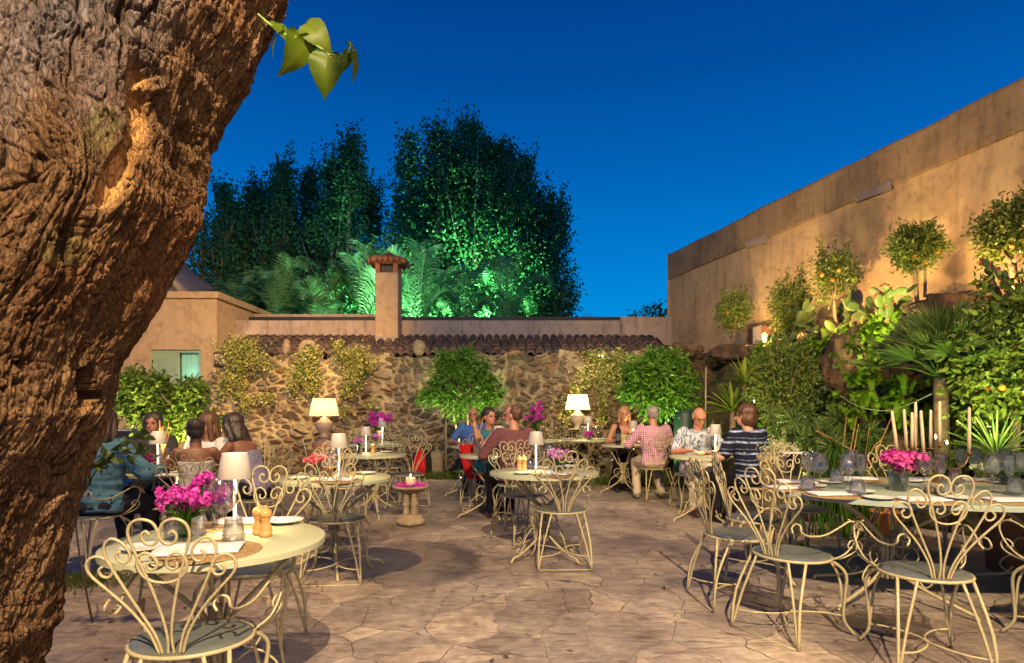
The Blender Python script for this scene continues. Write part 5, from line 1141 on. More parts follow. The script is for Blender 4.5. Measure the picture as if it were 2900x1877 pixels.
bp = N('ShaderNodeBump', Strength=1.0, Distance=.010); t.links.new(math_('ADD', math_('MULTIPLY', crk, .5), math_('ADD', math_('MULTIPLY', n2.outputs['Fac'], 1.6), math_('MULTIPLY', n1.outputs['Fac'], 1.0))), bp.inputs['Height']); 0 and t.links.new(math_('ADD', math_('MULTIPLY', n2.outputs['Fac'], 1.6), math_('MULTIPLY', n1.outputs['Fac'], 1.0)), bp.inputs['Height']); t.links.new(bp.outputs[0], b.inputs['Normal'])
edge_px = [(-250, 960), (0, 805), (60, 775), (130, 742), (200, 706), (330, 640), (420, 606), (520, 590), (600, 583), (680, 556), (720, 533), (820, 480), (940, 410), (1021, 352), (1174, 317), (1250, 290), (1349, 252), (1464, 218), (1617, 182), (1716, 190), (1792, 150), (1877, 118), (2060, 60), (2350, -20)]
D0 = 1.95
nz_ = 760; zz = np.linspace(0, Zp(-230, 1.75), nz_)
ey = np.array([HY - (z - CAMH) / D0 * FPX for z in [0]])
# silhouette slope for each height (tangent point lies near depth ~1.8)
py_ = HY - (zz - CAMH) / 1.80 * FPX; ex = np.interp(py_, [p[0] for p in edge_px], [p[1] for p in edge_px])
r_ = .50 + .05 * np.sin(zz * 2.3) + .10 * np.clip(.5 - zz, 0, 1)
ang = np.arctan((ex - 1450) / FPX)
cx_ = np.full(nz_, -1.5)
for _ in range(60):
    dist = np.sqrt(cx_ ** 2 + D0 ** 2); a_ = np.arctan(cx_ / D0) + np.arcsin(np.clip(r_ / dist, 0, .95)); cx_ = cx_ + (ang - a_) * 1.2
k_ = np.ones(9) / 9; cxs = np.convolve(np.pad(cx_, 4, 'edge'), k_, 'valid')
# denser around the visible half
th = np.concatenate([np.linspace(-math.pi * 1.02, math.pi * .30, 760), np.linspace(math.pi * .30, math.pi * .98, 60)[1:-1]]); nt_ = len(th)
TH, ZZ = np.meshgrid(th, zz); Cc = cxs[:, None]; Rr = r_[:, None]
px_, py2 = np.cos(TH), np.sin(TH)
arc = TH * .5
sh_ = ZZ * .40                           # fibres lean with the trunk
q3 = np.stack([px_ * 2.4 + 5, py2 * 2.4, ZZ * .9], -1); 
warp = (fbm(np.stack([px_ * 1.2, py2 * 1.2, ZZ * 1.1], -1), 3, 90) - .5)
u_ = arc * 1.0 + warp * .45 + .12 * np.sin(ZZ * 3)
def isoc(su, sz, wd, seed, o=4):
    n_ = fbm(np.stack([u_ * su + warp * 3, ZZ * sz + warp * 4, 0 * ZZ + seed], -1), o, seed); g_ = np.abs(n_ - .5) / wd; return 1 - np.clip(g_, 0, 1) ** .7
A3 = np.stack([u_ * 5.5, ZZ * 1.5 + warp * 2, 0 * ZZ + 3], -1); rg = ridge(A3, 4, 91)
B3 = np.stack([u_ * 17, ZZ * 4.2 + warp * 5, 0 * ZZ + 7], -1); rb = ridge(B3, 4, 95)
C3 = np.stack([u_ * 60, ZZ * 26, 0 * ZZ + 9], -1); rc = fbm(C3, 4, 99)
big = fbm(np.stack([px_ * 1.3 + 3, py2 * 1.3, ZZ * .8], -1), 3, 88) - .5
k1 = isoc(9, 1.9, .030, 501); k2 = isoc(24, 4.0, .040, 511); k3 = isoc(60, 12, .07, 521, 3); k4 = isoc(6, 11, .018, 531)
pmask = np.clip((fbm(np.stack([px_ * 1.6, py2 * 1.6, ZZ * 1.4], -1), 3, 66) - .30) * 4, .25, 1)
c1_, da, db = stone_field(u_ + (rc - .5) * .012, ZZ + u_ * .4, 301, .030, .075); pe = np.clip((db - da) / .12, 0, 1)
dsp = big * .15 + (rg - .6) * .034 + (rb - .6) * .022 + (rc - .5) * .026 + (pe - 1) * .009 + (_h(c1_, c1_ * 0, c1_ * 0, 3) - .5) * .010 * pmask - k1 * .034 * pmask - k2 * .014 - k3 * .007 - k4 * .012 * pmask
tgt = np.interp(HY - (zz - CAMH) / 1.75 * FPX, [p[0] for p in edge_px], [p[1] for p in edge_px])
for _ in range(4):
    rad = Rr + dsp; XX = Cc + rad * px_; YY = D0 + rad * py2
    spx = 1450 + FPX * XX / YY; am = np.argmax(spx, 1); mx_ = spx[np.arange(nz_), am]; ym_ = YY[np.arange(nz_), am]
    tgt = np.interp(HY - (zz - CAMH) / ym_ * FPX, [p[0] for p in edge_px], [p[1] for p in edge_px])
    er = (tgt - mx_) * ym_ / FPX; kk = np.ones(41) / 41; er = np.convolve(np.pad(er, 20, 'edge'), kk, 'valid'); Cc = Cc + er[:, None]
rad = Rr + dsp; XX = Cc + rad * px_; YY = D0 + rad * py2
spx = 1450 + FPX * XX / YY; spy = HY - FPX * (ZZ - CAMH) / YY
def blobm(cx, cy, rx, ry, sl=0, soft=.35):
    dx = (spx - cx + (spy - cy) * sl) / rx; dy = (spy - cy) / ry; dd = np.sqrt(dx * dx + dy * dy) + (fbm(np.stack([u_ * 14, ZZ * 10, 0 * ZZ], -1), 3, 5) - .5) * .9
    return np.clip((1 - dd) / soft, 0, 1)
bare = np.maximum.reduce([blobm(340, 480, 58, 150, .38), blobm(398, 290, 44, 150, -.05) * .9])
rust = np.maximum.reduce([blobm(250, 1140, 40, 60), blobm(300, 680, 60, 50), blobm(390, 440, 60, 180, .2) * .6])
hole = blobm(240, 1090, 30, 62, -.1, .3); hole = np.maximum(hole, blobm(268, 1118, 26, 16, 0, .3) * .8)
lip = blobm(425, 245, 50, 30)
rad = Rr + dsp * (1 - .75 * bare) - .03 * bare - .16 * hole + .03 * lip; XX = Cc + rad * px_; YY = D0 + rad * py2
crev = np.clip((.46 - rg) * 6, 0, 1) * .5 + k1 ** 1.3 * pmask * .95 + (1 - pe) ** 2 * .4 + k2 ** 1.5 * .7 + k3 ** 2 * .45 + k4 ** 1.5 * .6 * pmask; crev = np.clip(crev, 0, 1) * (1 - bare * .8) ; grey = np.clip(1.15 - np.sqrt((spx / 620) ** 2 + (spy / 430) ** 2), 0, 1) * np.clip(fbm(np.stack([px_ * 5, py2 * 5, ZZ * 5], -1), 4, 71) * 3 - .8, 0, 1); lich = np.maximum(blobm(290, 380, 70, 90), blobm(200, 700, 90, 60)) * .6; crev = np.maximum(crev, hole)
ii = np.arange(nz_ - 1)[:, None]; jj = np.arange(nt_)[None, :]; j2 = (jj + 1) % nt_
e = empty('old_tree', (cxs[0], D0, 0), 0, 'huge leaning old tree trunk with rough bark filling the left foreground', 'tree')
vv_ = np.stack([XX, YY, ZZ], -1).reshape(-1, 3) - np.array(e.location)
npmesh('trunk', vv_, np.stack([ii * nt_ + jj, ii * nt_ + j2, (ii + 1) * nt_ + j2, (ii + 1) * nt_ + jj], -1).reshape(-1, 4), mat=m, parent=e, attrs={'bare': np.clip(bare * .8 + rust * .35, 0, 1).ravel(), 'crev': crev.ravel(), 'grey': np.clip(grey * 1.3, 0, 1).ravel(), 'lichen': lich.ravel()})
# hanging leaf twig
LM_H = leafmat('heart_leaf', (.05, .11, .006), (.16, .21, .015), .5, .45)
def heart_leaf(mbv, base, tipdir, nrm_, L, rng, wf=1):
    """heart shaped serrated leaf, base at stalk"""
    td = unit(np.array(tipdir, float)); n_ = unit(np.array(nrm_, float) - td * np.dot(nrm_, td)); sd = np.cross(td, n_)
    ou = catmull([(0, 0), (-.12, .16), (-.06, .36), (.15, .48), (.42, .44), (.70, .26), (.88, .1), (1.02, 0)], 5); ou[1:-1, 1] *= (1 + .06 * (np.arange(len(ou) - 2) % 2)) * wf
    vs = []; tr = []; nO = len(ou)
    mid = [np.array(base) + td * x * L + n_ * L * (.10 * math.sin(max(x, 0) * 3) - .25 * x * x) for x in ou[:, 0]]
    for s in (1, -1):
        o_ = len(vs); vs += [tuple(x) for x in mid]
        vs += [tuple(np.array(base) + td * x * L + sd * s * y * L + n_ * L * (.14 * y * 2 - .25 * x * x + .03 * math.sin(9 * x + y * 14))) for x, y in ou]
        for k in range(nO - 1):
            a = (o_ + k, o_ + k + 1, o_ + nO + k + 1); b2 = (o_ + k, o_ + nO + k + 1, o_ + nO + k); tr += [a, b2] if s > 0 else [a[::-1], b2[::-1]]
    rr_ = rng.uniform(.1, .7); rv_ = []
    for s in (0, 1): rv_ += [min(1, rr_ + .35)] * nO + [rr_ + (.12 if (i % 5) < 2 else -.05) for i in range(nO)]
    mbv.add((np.array(vs), np.array(tr), np.array(rv_)))
rng = np.random.default_rng(8); dl = 1.75; tw = empty('leafy_twig', P(770, 90, dl), 0, 'twig of big heart shaped leaves hanging beside the old trunk against the sky', 'twig'); b0 = np.array(tw.location)
mb = MB()
def pp(px, py, dz=0): return np.array(P(px, py, dl + dz)) - b0
for path in ([(730, 40), (800, 95), (868, 112), (905, 135), (935, 155), (985, 150), (1000, 140)], [(905, 135), (925, 150), (938, 165)], [(868, 112), (880, 100), (888, 98)], [(985, 150), (992, 130), (990, 118)]):
    mb.tube([pp(*p) for p in path], [.004, .0025], 5, smooth=4)
mb.build('stalk', mat('green_stalk', (.2, .28, .05), .5), tw)
for k, (bx_, by_, tx_, ty_, L_, n_) in enumerate([(765, 70, 838, 118, 92, (.3, -.7, .9)), (800, 85, 752, 158, 88, (-.7, -.6, .3)), (838, 95, 806, 203, 100, (.80, -.6, 0)), (872, 118, 785, 232, 138, (.86, -.45, .25)), (872, 75, 944, 142, 98, (-.35, -.75, .5)), (930, 160, 912, 276, 120, (.1, -1, .05)), (985, 150, 966, 212, 70, (.75, -.65, 0)), (1000, 145, 1014, 240, 92, (.93, -.37, 0)), (992, 132, 986, 108, 26, (.6, -.8, 0))]):
    lm = LM(); A = pp(bx_, by_); B_ = pp(tx_, ty_); heart_leaf(lm, A, B_ - A, n_, L_ * dl / FPX * .92, rng, [.8, .62, .6, .5, .85, .88, .5, .42, .7][k]); o = lm.build('leaf', LM_H, tw); o.data.shade_smooth()
# ================================================================ PEOPLE
def bake(o, voxel, smooth_it=4, wr=0, ws=(9, 9, 9)):
    md = o.modifiers.new('r', 'REMESH'); md.mode = 'VOXEL'; md.voxel_size = voxel
    ms = o.modifiers.new('s', 'SMOOTH'); ms.factor = .5; ms.iterations = smooth_it
    dg = bpy.context.evaluated_depsgraph_get(); ev = o.evaluated_get(dg); me = bpy.data.meshes.new_from_object(ev, depsgraph=dg)
    o.modifiers.clear(); old = o.data; o.data = me; me.name = old.name; bpy.data.meshes.remove(old)
    if wr:
        n = len(me.vertices); v = np.empty(n * 3, np.float32); me.vertices.foreach_get('co', v); v = v.reshape(-1, 3); nr = np.empty(n * 3, np.float32); me.vertex_normals.foreach_get('vector', nr); nr = nr.reshape(-1, 3)
        d_ = (ridge(v * np.array(ws) + len(bpy.data.objects) * .37, 3, 9) - .55) * wr; v = v + nr * d_[:, None]; me.vertices.foreach_set('co', v.ravel()); me.update()
    me.shade_smooth(); return o
def skinmat(name, c):
    m = mat(name, c, .5, bump=.15, bscale=120, var=.12, vscale=14); b = m.node_tree.nodes['Principled BSDF']; b.inputs['Subsurface Weight'].default_value = .12; b.inputs['Subsurface Radius'].default_value = (.02, .008, .004); return m
SK = skinmat('sunburnt_skin', (.50, .22, .13)); SKT = skinmat('tanned_skin', (.30, .13, .075)); SKF = skinmat('fair_skin', (.56, .30, .20))
def hairmat(name, c):
    m, t_, b = newmat(name); tcn = t_.nodes.new('ShaderNodeTexCoord'); w_ = t_.nodes.new('ShaderNodeTexNoise'); w_.inputs['Scale'].default_value = 9
    mp = t_.nodes.new('ShaderNodeMapping'); mp.inputs['Scale'].default_value = (9, 9, .8); t_.links.new(tcn.outputs['Object'], mp.inputs[0]); t_.links.new(mp.outputs[0], w_.inputs['Vector'])
    r = t_.nodes.new('ShaderNodeValToRGB'); r.color_ramp.elements[0].position = .35; r.color_ramp.elements[1].position = .65; r.color_ramp.elements[0].color = (*[x * .5 for x in c], 1); r.color_ramp.elements[1].color = (*[x * 1.4 for x in c], 1)
    t_.links.new(w_.outputs['Fac'], r.inputs[0]); t_.links.new(r.outputs[0], b.inputs['Base Color']); b.inputs['Roughness'].default_value = .45
    bp = t_.nodes.new('ShaderNodeBump'); bp.inputs['Strength'].default_value = .8; bp.inputs['Distance'].default_value = .01; t_.links.new(w_.outputs['Fac'], bp.inputs['Height']); t_.links.new(bp.outputs[0], b.inputs['Normal']); return m
HB = hairmat('dark_brown_hair', (.035, .02, .014)); HBR = hairmat('brown_hair', (.10, .045, .022)); HG = hairmat('grey_hair', (.30, .27, .25)); HBL = hairmat('blonde_hair', (.38, .20, .09))
def cloth(name, c, pattern=None, c2=None, scale=60, thr=.5):
    global t
    m, t, b = newmat(name); tcn = t.nodes.new('ShaderNodeTexCoord'); b.inputs['Roughness'].default_value = .85; b.inputs['Specular IOR Level'].default_value = .2; b.inputs['Base Color'].default_value = (*c, 1)
    if pattern == 'check':
        sp = t.nodes.new('ShaderNodeSeparateXYZ'); t.links.new(tcn.outputs['Object'], sp.inputs[0])
        a = math_('LESS_THAN', math_('FRACT', math_('MULTIPLY', sp.outputs['X'], scale)), .55); d = math_('LESS_THAN', math_('FRACT', math_('MULTIPLY', sp.outputs['Z'], scale)), .55)
        t.links.new(mixc(c2, c, math_('MULTIPLY', math_('ADD', a, d), .5)), b.inputs['Base Color'])
    elif pattern == 'stripe':
        nn_ = N('ShaderNodeTexNoise', Scale=4.0, Detail=2.0); t.links.new(tcn.outputs['Object'], nn_.inputs['Vector']); sp = t.nodes.new('ShaderNodeSeparateXYZ'); t.links.new(tcn.outputs['Object'], sp.inputs[0])
        zz_ = math_('ADD', sp.outputs['Z'], math_('MULTIPLY', nn_.outputs['Fac'], .05)); fr_ = math_('FRACT', math_('MULTIPLY', zz_, scale)); n5 = N('ShaderNodeTexNoise', Scale=26.0, Detail=3.0); t.links.new(tcn.outputs['Object'], n5.inputs['Vector'])
        s1 = ramp(fr_, [(0, (0,) * 3), (.06, (1,) * 3), (.16, (1,) * 3), (.24, (0,) * 3), (.45, (0,) * 3), (.5, (.6,) * 3), (.56, (0,) * 3)]); t.links.new(mixc(c, c2, math_('MULTIPLY', s1, ramp(n5.outputs['Fac'], [(.35, (.25,) * 3), (.6, (1,) * 3)]))), b.inputs['Base Color'])
    elif pattern in ('floral', 'fleck'):
        mp = t.nodes.new('ShaderNodeMapping'); mp.inputs['Scale'].default_value = (1, 1, .4 if pattern == 'fleck' else 1); t.links.new(tcn.outputs['Object'], mp.inputs[0])
        n5 = N('ShaderNodeTexNoise', Scale=float(scale), Detail=3.0, Distortion=.8); t.links.new(mp.outputs[0], n5.inputs['Vector']); t.links.new(mixc(c, c2, ramp(n5.outputs['Fac'], [(thr, (0,) * 3), (thr + .05, (1,) * 3)])), b.inputs['Base Color'])
    n6 = N('ShaderNodeTexNoise', Scale=7.0, Detail=4.0); t.links.new(tcn.outputs['Object'], n6.inputs['Vector']); bp = N('ShaderNodeBump', Strength=.6, Distance=.03); t.links.new(n6.outputs['Fac'], bp.inputs['Height']); t.links.new(bp.outputs[0], b.inputs['Normal'])
    return m
def ik(S, H_, l1, l2, pole):
    S = np.array(S, float); H_ = np.array(H_, float); d = H_ - S; L = np.linalg.norm(d); 
    if L > (l1 + l2) * .995: H_ = S + d / L * (l1 + l2) * .995; d = H_ - S; L = np.linalg.norm(d)
    a = (l1 * l1 - l2 * l2 + L * L) / (2 * L); h_ = math.sqrt(max(l1 * l1 - a * a, 0)); u = d / L; p = np.array(pole, float); p = p - u * np.dot(p, u); p /= np.linalg.norm(p) + 1e-9
    return S + u * a + p * h_, H_
def hand(mb, W, E, curl=.6, side=1, up=(0, 0, 1), k=1.0):
    W = np.array(W, float); f = unit(W - np.array(E, float)); f[2] *= .4; f = unit(f); u = unit(np.array(up, float) - f * np.dot(up, f)); s = np.cross(f, u) * side
    pc = W + f * .045 * k; mb.loft([(W + f * .0, .022 * k, .018 * k, s, u), (W + f * .03 * k, .034 * k, .016 * k, s, u), (W + f * .075 * k, .040 * k, .014 * k, s, u), (W + f * .09 * k, .034 * k, .010 * k, s, u)], 12)
    for i, L in enumerate((.068, .078, .072, .055)):
        b_ = W + f * .085 * k + s * (.030 - .020 * i) * k; m1 = b_ + (f * math.cos(curl * .5) - u * math.sin(curl * .5)) * L * .55 * k; m2 = m1 + (f * math.cos(curl * 1.6) - u * math.sin(curl * 1.6)) * L * .45 * k
        mb.cap(b_, m1, .0095 * k, .0085 * k, 8); mb.cap(m1, m2, .0085 * k, .007 * k, 8)
    t0 = W + f * .03 * k + s * .03 * k; t1 = t0 + (f * .6 + s * .75 - u * .2) * .04 * k; t2 = t1 + (f * .9 + s * .2 - u * .3) * .03 * k; mb.cap(t0, t1, .012 * k, .0105 * k, 8); mb.cap(t1, t2, .0105 * k, .008 * k, 8)
def person(loc, face, label, skin, top, bottom, hair=HB, hairstyle='short', lean=0., leanx=0., head_yaw=0., head_pitch=0., hands=((.12, .42, .78), (-.12, .42, .78)), sleeve=.5, legs='trousers', k=1.0, shoe=None, feet=((.12, .45), (-.12, .42)), knee_y=.42, beard=False, glasses=False, strap=False, sway=(0, 0), female=False, topcov=1.0, knees=None, seat=.455, chunky=1.0):
    e = empty('person', loc, math.atan2(-face[0], face[1]), label, 'person', None)
    ca, cb = math.cos(lean), math.sin(lean)
    def T_(x, y, z):   # lean the trunk forward about the pelvis
        zz_ = z - .52; yy = y * ca + zz_ * cb; zz_2 = zz_ * ca - y * cb; xx = x + zz_2 * math.sin(leanx); return np.array([xx * 1.0, yy, .52 + zz_2])
    cw_ = chunky; sw_ = .185 if not female else .165
    def ax(): return np.array([math.cos(leanx), 0, -math.sin(leanx)]), np.array([0, ca, -cb])
    AX, AY = ax()
    def torso(mb, g=0., z0=.50, z1=1.06):
        prof = [(.48, .165, .125), (.56, .17, .13), (.66, .15 if not female else .135, .118), (.78, .155 if not female else .14, .12), (.90, .175 if not female else .155, .125), (.98, .18 if not female else .16, .112), (1.04, .145, .085), (1.075, .075, .062)]
        rg = [(T_(0, 0, z), (a + g) * cw_, (b_ + g) * cw_, AX, AY) for z, a, b_ in prof if z0 - .03 <= z <= z1 + .001]; mb.loft(rg, 20)
    sh = [T_(s * sw_, 0, 1.005) for s in (1, -1)]
    hips = [np.array([s * .095, .02, .54]) for s in (1, -1)]
    arms_ = []
    for i, s in enumerate((1, -1)):
        H_ = np.array(hands[i], float); E_, H2 = ik(sh[i], H_, .29, .26, (s * .8, -.2, -.9)); arms_.append((sh[i], E_, H2))
    legs_ = []
    for i, s in enumerate((1, -1)):
        fx, fy = feet[i]; kx = (s * .13 if knees is None else knees[i][0]); ky = (knee_y if knees is None else knees[i][1]); K_ = np.array([kx, ky, .50]); A_ = np.array([fx, fy, .085]); legs_.append((hips[i], K_, A_))
    hd = T_(0, .015, 1.215); N0 = T_(0, -.01, 1.03)
    Rh = Matrix.Rotation(head_yaw, 3, 'Z') @ Matrix.Rotation(-head_pitch, 3, 'X'); Rh_ = np.array(Rh)
    def hp(x, y, z): return hd + Rh_ @ np.array([x, y, z])
    # --- body : one continuous surface
    mb = MB(); torso(mb); mb.cap(N0, hd - Rh_ @ np.array([0, .01, .05]), .058, .055)
    mb.ell(hp(0, -.015, .035), (.077, .097, .088), 20, 14, Rh_); mb.ell(hp(0, .018, -.035), (.060, .073, .075), 18, 12, Rh_); mb.ell(hp(0, .055, -.075), (.032, .030, .026), 12, 8, Rh_)
    mb.cap(hp(0, .088, .012), hp(0, .112, -.022), .010, .015, 8); mb.ell(hp(0, .083, -.052), (.024, .012, .010), 10, 6, Rh_); mb.ell(hp(0, .080, .035), (.052, .012, .010), 12, 6, Rh_)
    for s in (1, -1): mb.ell(hp(s * .078, -.01, -.005), (.010, .020, .032), 10, 8, Rh_)
    for i, (S_, E_, H_) in enumerate(arms_):
        mb.cap(S_, E_, .050 * cw_, .040 * cw_); mb.cap(E_, H_, .040 * cw_, .026); hand(mb, H_, E_, side=(1 if i == 1 else -1))
    for i, (h_, K_, A_) in enumerate(legs_):
        mb.cap(h_, K_, .082 * cw_, .058 * cw_); mb.cap(K_, A_, .056, .036); mb.cap(A_ + [0, -.02, -.03], A_ + [0, .13, -.055], .036, .026)
    body = bake(mb.build('body', skin, e), .0085, 3)
    # --- eyes, brows
    mb = MB()
    for s in (1, -1): mb.ell(hp(s * .031, .082, .012), (.012, .007, .007), 8, 6, Rh_)
    mb.build('eyes', mat('eye_dark', (.02, .015, .012), .2), e)
    # --- clothes
    if top is not None:
        mb = MB(); torso(mb, .013, .44, 1.04 * topcov if topcov < 1 else 1.05)
        if sleeve > 0:
            for S_, E_, H_ in arms_:
                if sleeve <= 1: mb.cap(S_ + [0, 0, .005], S_ + (E_ - S_) * sleeve, .068 * cw_, .060 * cw_)
                else: mb.cap(S_, E_, .066 * cw_, .056 * cw_); mb.cap(E_, E_ + (H_ - E_) * (sleeve - 1), .056 * cw_, .045 * cw_)
        else:
            for S_, E_, H_ in arms_: mb.cap(S_ * .75 + T_(0, 0, 1.0) * .25 + [0, 0, .0], T_(0, 0, .93), .05, .06) if not strap else None
        bake(mb.build('shirt' if not strap else 'top', top, e), .010, 3, .030, (7, 7, 11))
    if legs in ('trousers', 'shorts'):
        mb = MB(); mb.ell(T_(0, 0, .53), (.185 * cw_, .15 * cw_, .10)); f_ = 1 if legs == 'trousers' else .35
        for h_, K_, A_ in legs_:
            mb.cap(h_, K_, .098 * cw_, .074 * cw_)
            if legs == 'trousers': mb.cap(K_, A_ + [0, 0, .0], .073, .056)
        bake(mb.build('trousers', bottom, e), .011, 3, .024, (8, 8, 8))
    elif legs == 'skirt':
        mb = MB(); K0 = (legs_[0][1] + legs_[1][1]) / 2
        mb.loft([((0, -.02, .62), .16, .12), ((0, .03, .55), .20, .13, (1, 0, 0), (0, .5, .86)), ((0, .25, .54), .21, .10, (1, 0, 0), (0, .2, .98)), (K0 + [0, .03, .0], .215, .09, (1, 0, 0), (0, .7, .7)), (K0 + [0, .06, -.12], .22, .09, (1, 0, 0), (0, 1, 0)), (K0 + [0, .06, -.25], .235, .10, (1, 0, 0), (0, 1, 0))], 20); bake(mb.build('skirt', bottom, e), .012, 3, .035, (11, 5, 4))
    elif legs == 'longskirt':
        mb = MB(); K0 = (legs_[0][1] + legs_[1][1]) / 2
        mb.loft([((0, -.02, .62), .15, .12), ((0, .03, .55), .19, .13, (1, 0, 0), (0, .5, .86)), ((0, .25, .54), .20, .10, (1, 0, 0), (0, .2, .98)), (K0 + [0, .03, .0], .20, .09, (1, 0, 0), (0, .7, .7)), (K0 + [0, .05, -.2], .21, .12, (1, 0, 0), (0, 1, 0)), (K0 + [0, .02, -.44], .25, .16, (1, 0, 0), (0, 1, 0))], 20); bake(mb.build('skirt', bottom, e), .012, 3, .035, (11, 5, 4))
    if shoe:
        for h_, K_, A_ in legs_:
            mb = MB(); mb.cap(A_ + [0, -.035, -.045], A_ + [0, .06, -.045], .042, .042); mb.cap(A_ + [0, .05, -.05], A_ + [0, .16, -.058], .044, .030); bake(mb.build('shoe', shoe, e), .009, 3)
    # --- hair
    if hairstyle:
        mb = MB()
        if hairstyle == 'short': mb.ell(hp(0, -.028, .055), (.086, .096, .084), 20, 14, Rh_); mb.ell(hp(0, -.06, .0), (.076, .058, .075), 16, 10, Rh_)
        if hairstyle == 'crop': mb.ell(hp(0, -.038, .05), (.082, .086, .078), 20, 14, Rh_); mb.ell(hp(0, -.055, .005), (.075, .054, .06), 16, 10, Rh_)
        if hairstyle == 'fringe': mb.ell(hp(0, -.035, .012), (.0815, .083, .05), 20, 12, Rh_)
        if hairstyle == 'bob': mb.ell(hp(0, -.03, .055), (.098, .105, .092), 20, 14, Rh_); mb.ell(hp(0, -.055, -.02), (.10, .08, .10), 18, 12, Rh_)
        if hairstyle == 'bun': mb.ell(hp(0, -.028, .055), (.086, .096, .084), 20, 14, Rh_); mb.ell(hp(0, -.06, .0), (.074, .056, .07), 16, 10, Rh_); mb.ell(hp(0, -.135, .02), (.045, .04, .05), 12, 8, Rh_)
        if hairstyle in ('long', 'longer'):
            mb.ell(hp(0, -.028, .05), (.094, .102, .092), 20, 14, Rh_); zl = -.20 if hairstyle == 'long' else -.34
            mb.loft([(hp(0, -.05, .05), .085, .07), (hp(0, -.065, -.06), .095, .07), (hp(0, -.085, -.15), .10, .055), (hp(0, -.11, zl), .075, .035)], 16)
            for s in (1, -1): mb.cap(hp(s * .075, .0, .02), hp(s * .085, -.02, -.17), .03, .025)
        bake(mb.build('hair', hair, e), .0075, 1, .016, (38, 38, 7))
    if beard: mb = MB(); mb.ell(hp(0, .042, -.078), (.055, .052, .045), 14, 10, Rh_); bake(mb.build('beard', HG, e), .008, 2)
    if glasses:
        mb = MB()
        for s in (1, -1):
            a = np.linspace(0, 2 * np.pi, 17); mb.tube([hp(s * .032 + .024 * math.cos(x), .100, .008 + .017 * math.sin(x)) for x in a], .0022, 4, caps=False); mb.tube([hp(s * .056, .098, .014), hp(s * .078, .0, .010)], .002, 4)
        mb.tube([hp(-.009, .102, .012), hp(.009, .102, .012)], .002, 4); mb.build('glasses', mat('spectacle_frame', (.04, .03, .03), .3), e)
    e.scale = (k, k, k); e.location.z = .455 * (1 - k)
    return e
SHOE = mat('brown_leather', (.07, .03, .018), .4); SHB = mat('black_leather', (.012, .011, .012), .45); SHT = mat('taupe_trainer', (.22, .17, .12), .7)
KH = cloth('khaki_cloth', (.50, .40, .28)); CRM = cloth('cream_trouser_cloth', (.62, .52, .42)); NAVY = cloth('dark_trouser_cloth', (.022, .022, .035)); BLK = cloth('black_cloth', (.008, .008, .010))
person((2.36, 7.72, 0), (-.02, -1), 'bald man in glasses and pale patterned short-sleeved shirt looking down at the table', SK, cloth('flecked_shirt', (.52, .55, .62), 'fleck', (.13, .17, .26), 34, .5), CRM, HG, 'fringe', k=.98, lean=.22, head_pitch=.42, hands=((.20, .42, .79), (-.12, .48, .79)), sleeve=.8, shoe=SHOE, glasses=True, chunky=1.12, feet=((.16, .50), (-.22, .30)), head_yaw=.1)
person((2.62, 6.50, 0), (-.45, .9), 'woman with dark hair in a dark blue shirt with white stripes, seen from behind', SKF, cloth('striped_shirt', (.010, .012, .03), 'stripe', (.38, .46, .72), 8.5), BLK, HBR, 'bob', lean=.16, head_yaw=.25, hands=((.10, .44, .78), (-.22, .40, .79)), sleeve=.75, shoe=SHB, chunky=1.2, female=True)
person((2.03, 8.55, 0), (-.12, 1), 'grey haired man in a pink checked shirt sitting with his back to us', SK, cloth('checked_shirt', (.42, .10, .19), 'check', (.62, .52, .58), 38), KH, HG, 'crop', lean=.1, hands=((.20, .40, .79), (-.24, .38, .79)), sleeve=1.3, shoe=SHT, feet=((.18, .20), (-.2, .18)), chunky=1.08)
person((1.86, 9.98, 0), (-.12, -1), 'woman with reddish blonde hair and bare shoulders in a long black skirt', SK, cloth('pale_yellow_cloth', (.55, .50, .25)), BLK, HBL, 'long', lean=.18, hands=((.10, .40, .79), (-.16, .36, .8)), sleeve=0, strap=True, legs='longskirt', female=True, topcov=.90, shoe=SHB, feet=((.14, .52), (-.16, .34)))
person((.05, 6.78, 0), (-.42, .9), 'bearded balding man in a maroon shirt sitting with his back to us', SK, cloth('maroon_shirt', (.15, .055, .06)), BLK, HBR, 'crop', lean=.14, head_yaw=.75, hands=((.20, .42, .80), (-.22, .36, .79)), sleeve=1.75, shoe=SHOE, beard=True, chunky=1.15)
person((-.33, 7.92, 0), (.42, -.9), 'woman in a teal sleeveless top and green skirt with her hand raised to her chin', SK, cloth('teal_top', (.035, .16, .20)), cloth('green_skirt', (.03, .20, .15)), HB, 'bun', k=.96, lean=.12, head_yaw=.2, hands=((.02, .30, 1.02), (-.08, .40, .79)), sleeve=0, legs='skirt', female=True, shoe=mat('tan_sandal', (.25, .1, .04), .6), chunky=1.1)
person((-.63, 9.72, 0), (.05, -1), 'bald man in a blue t-shirt facing us under the small forked tree', SK, cloth('blue_tshirt', (.07, .15, .38)), NAVY, HG, 'fringe', k=.97, lean=.05, hands=((.26, .32, .78), (-.26, .32, .79)), sleeve=.7, shoe=SHB, chunky=1.1)
person((-3.28, 4.74, 0), (.15, 1), 'woman with long dark hair in a blue floral jacket and dark trousers beside the trunk', SKT, cloth('blue_floral_jacket', (.085, .19, .27), 'floral', (.015, .03, .08), 17, .60), NAVY, HB, 'long', k=.95, lean=.12, hands=((.30, .40, .80), (.02, .42, .80)), sleeve=1.8, shoe=SHB, female=True, chunky=1.2, feet=((.16, .44), (-.02, .34)))
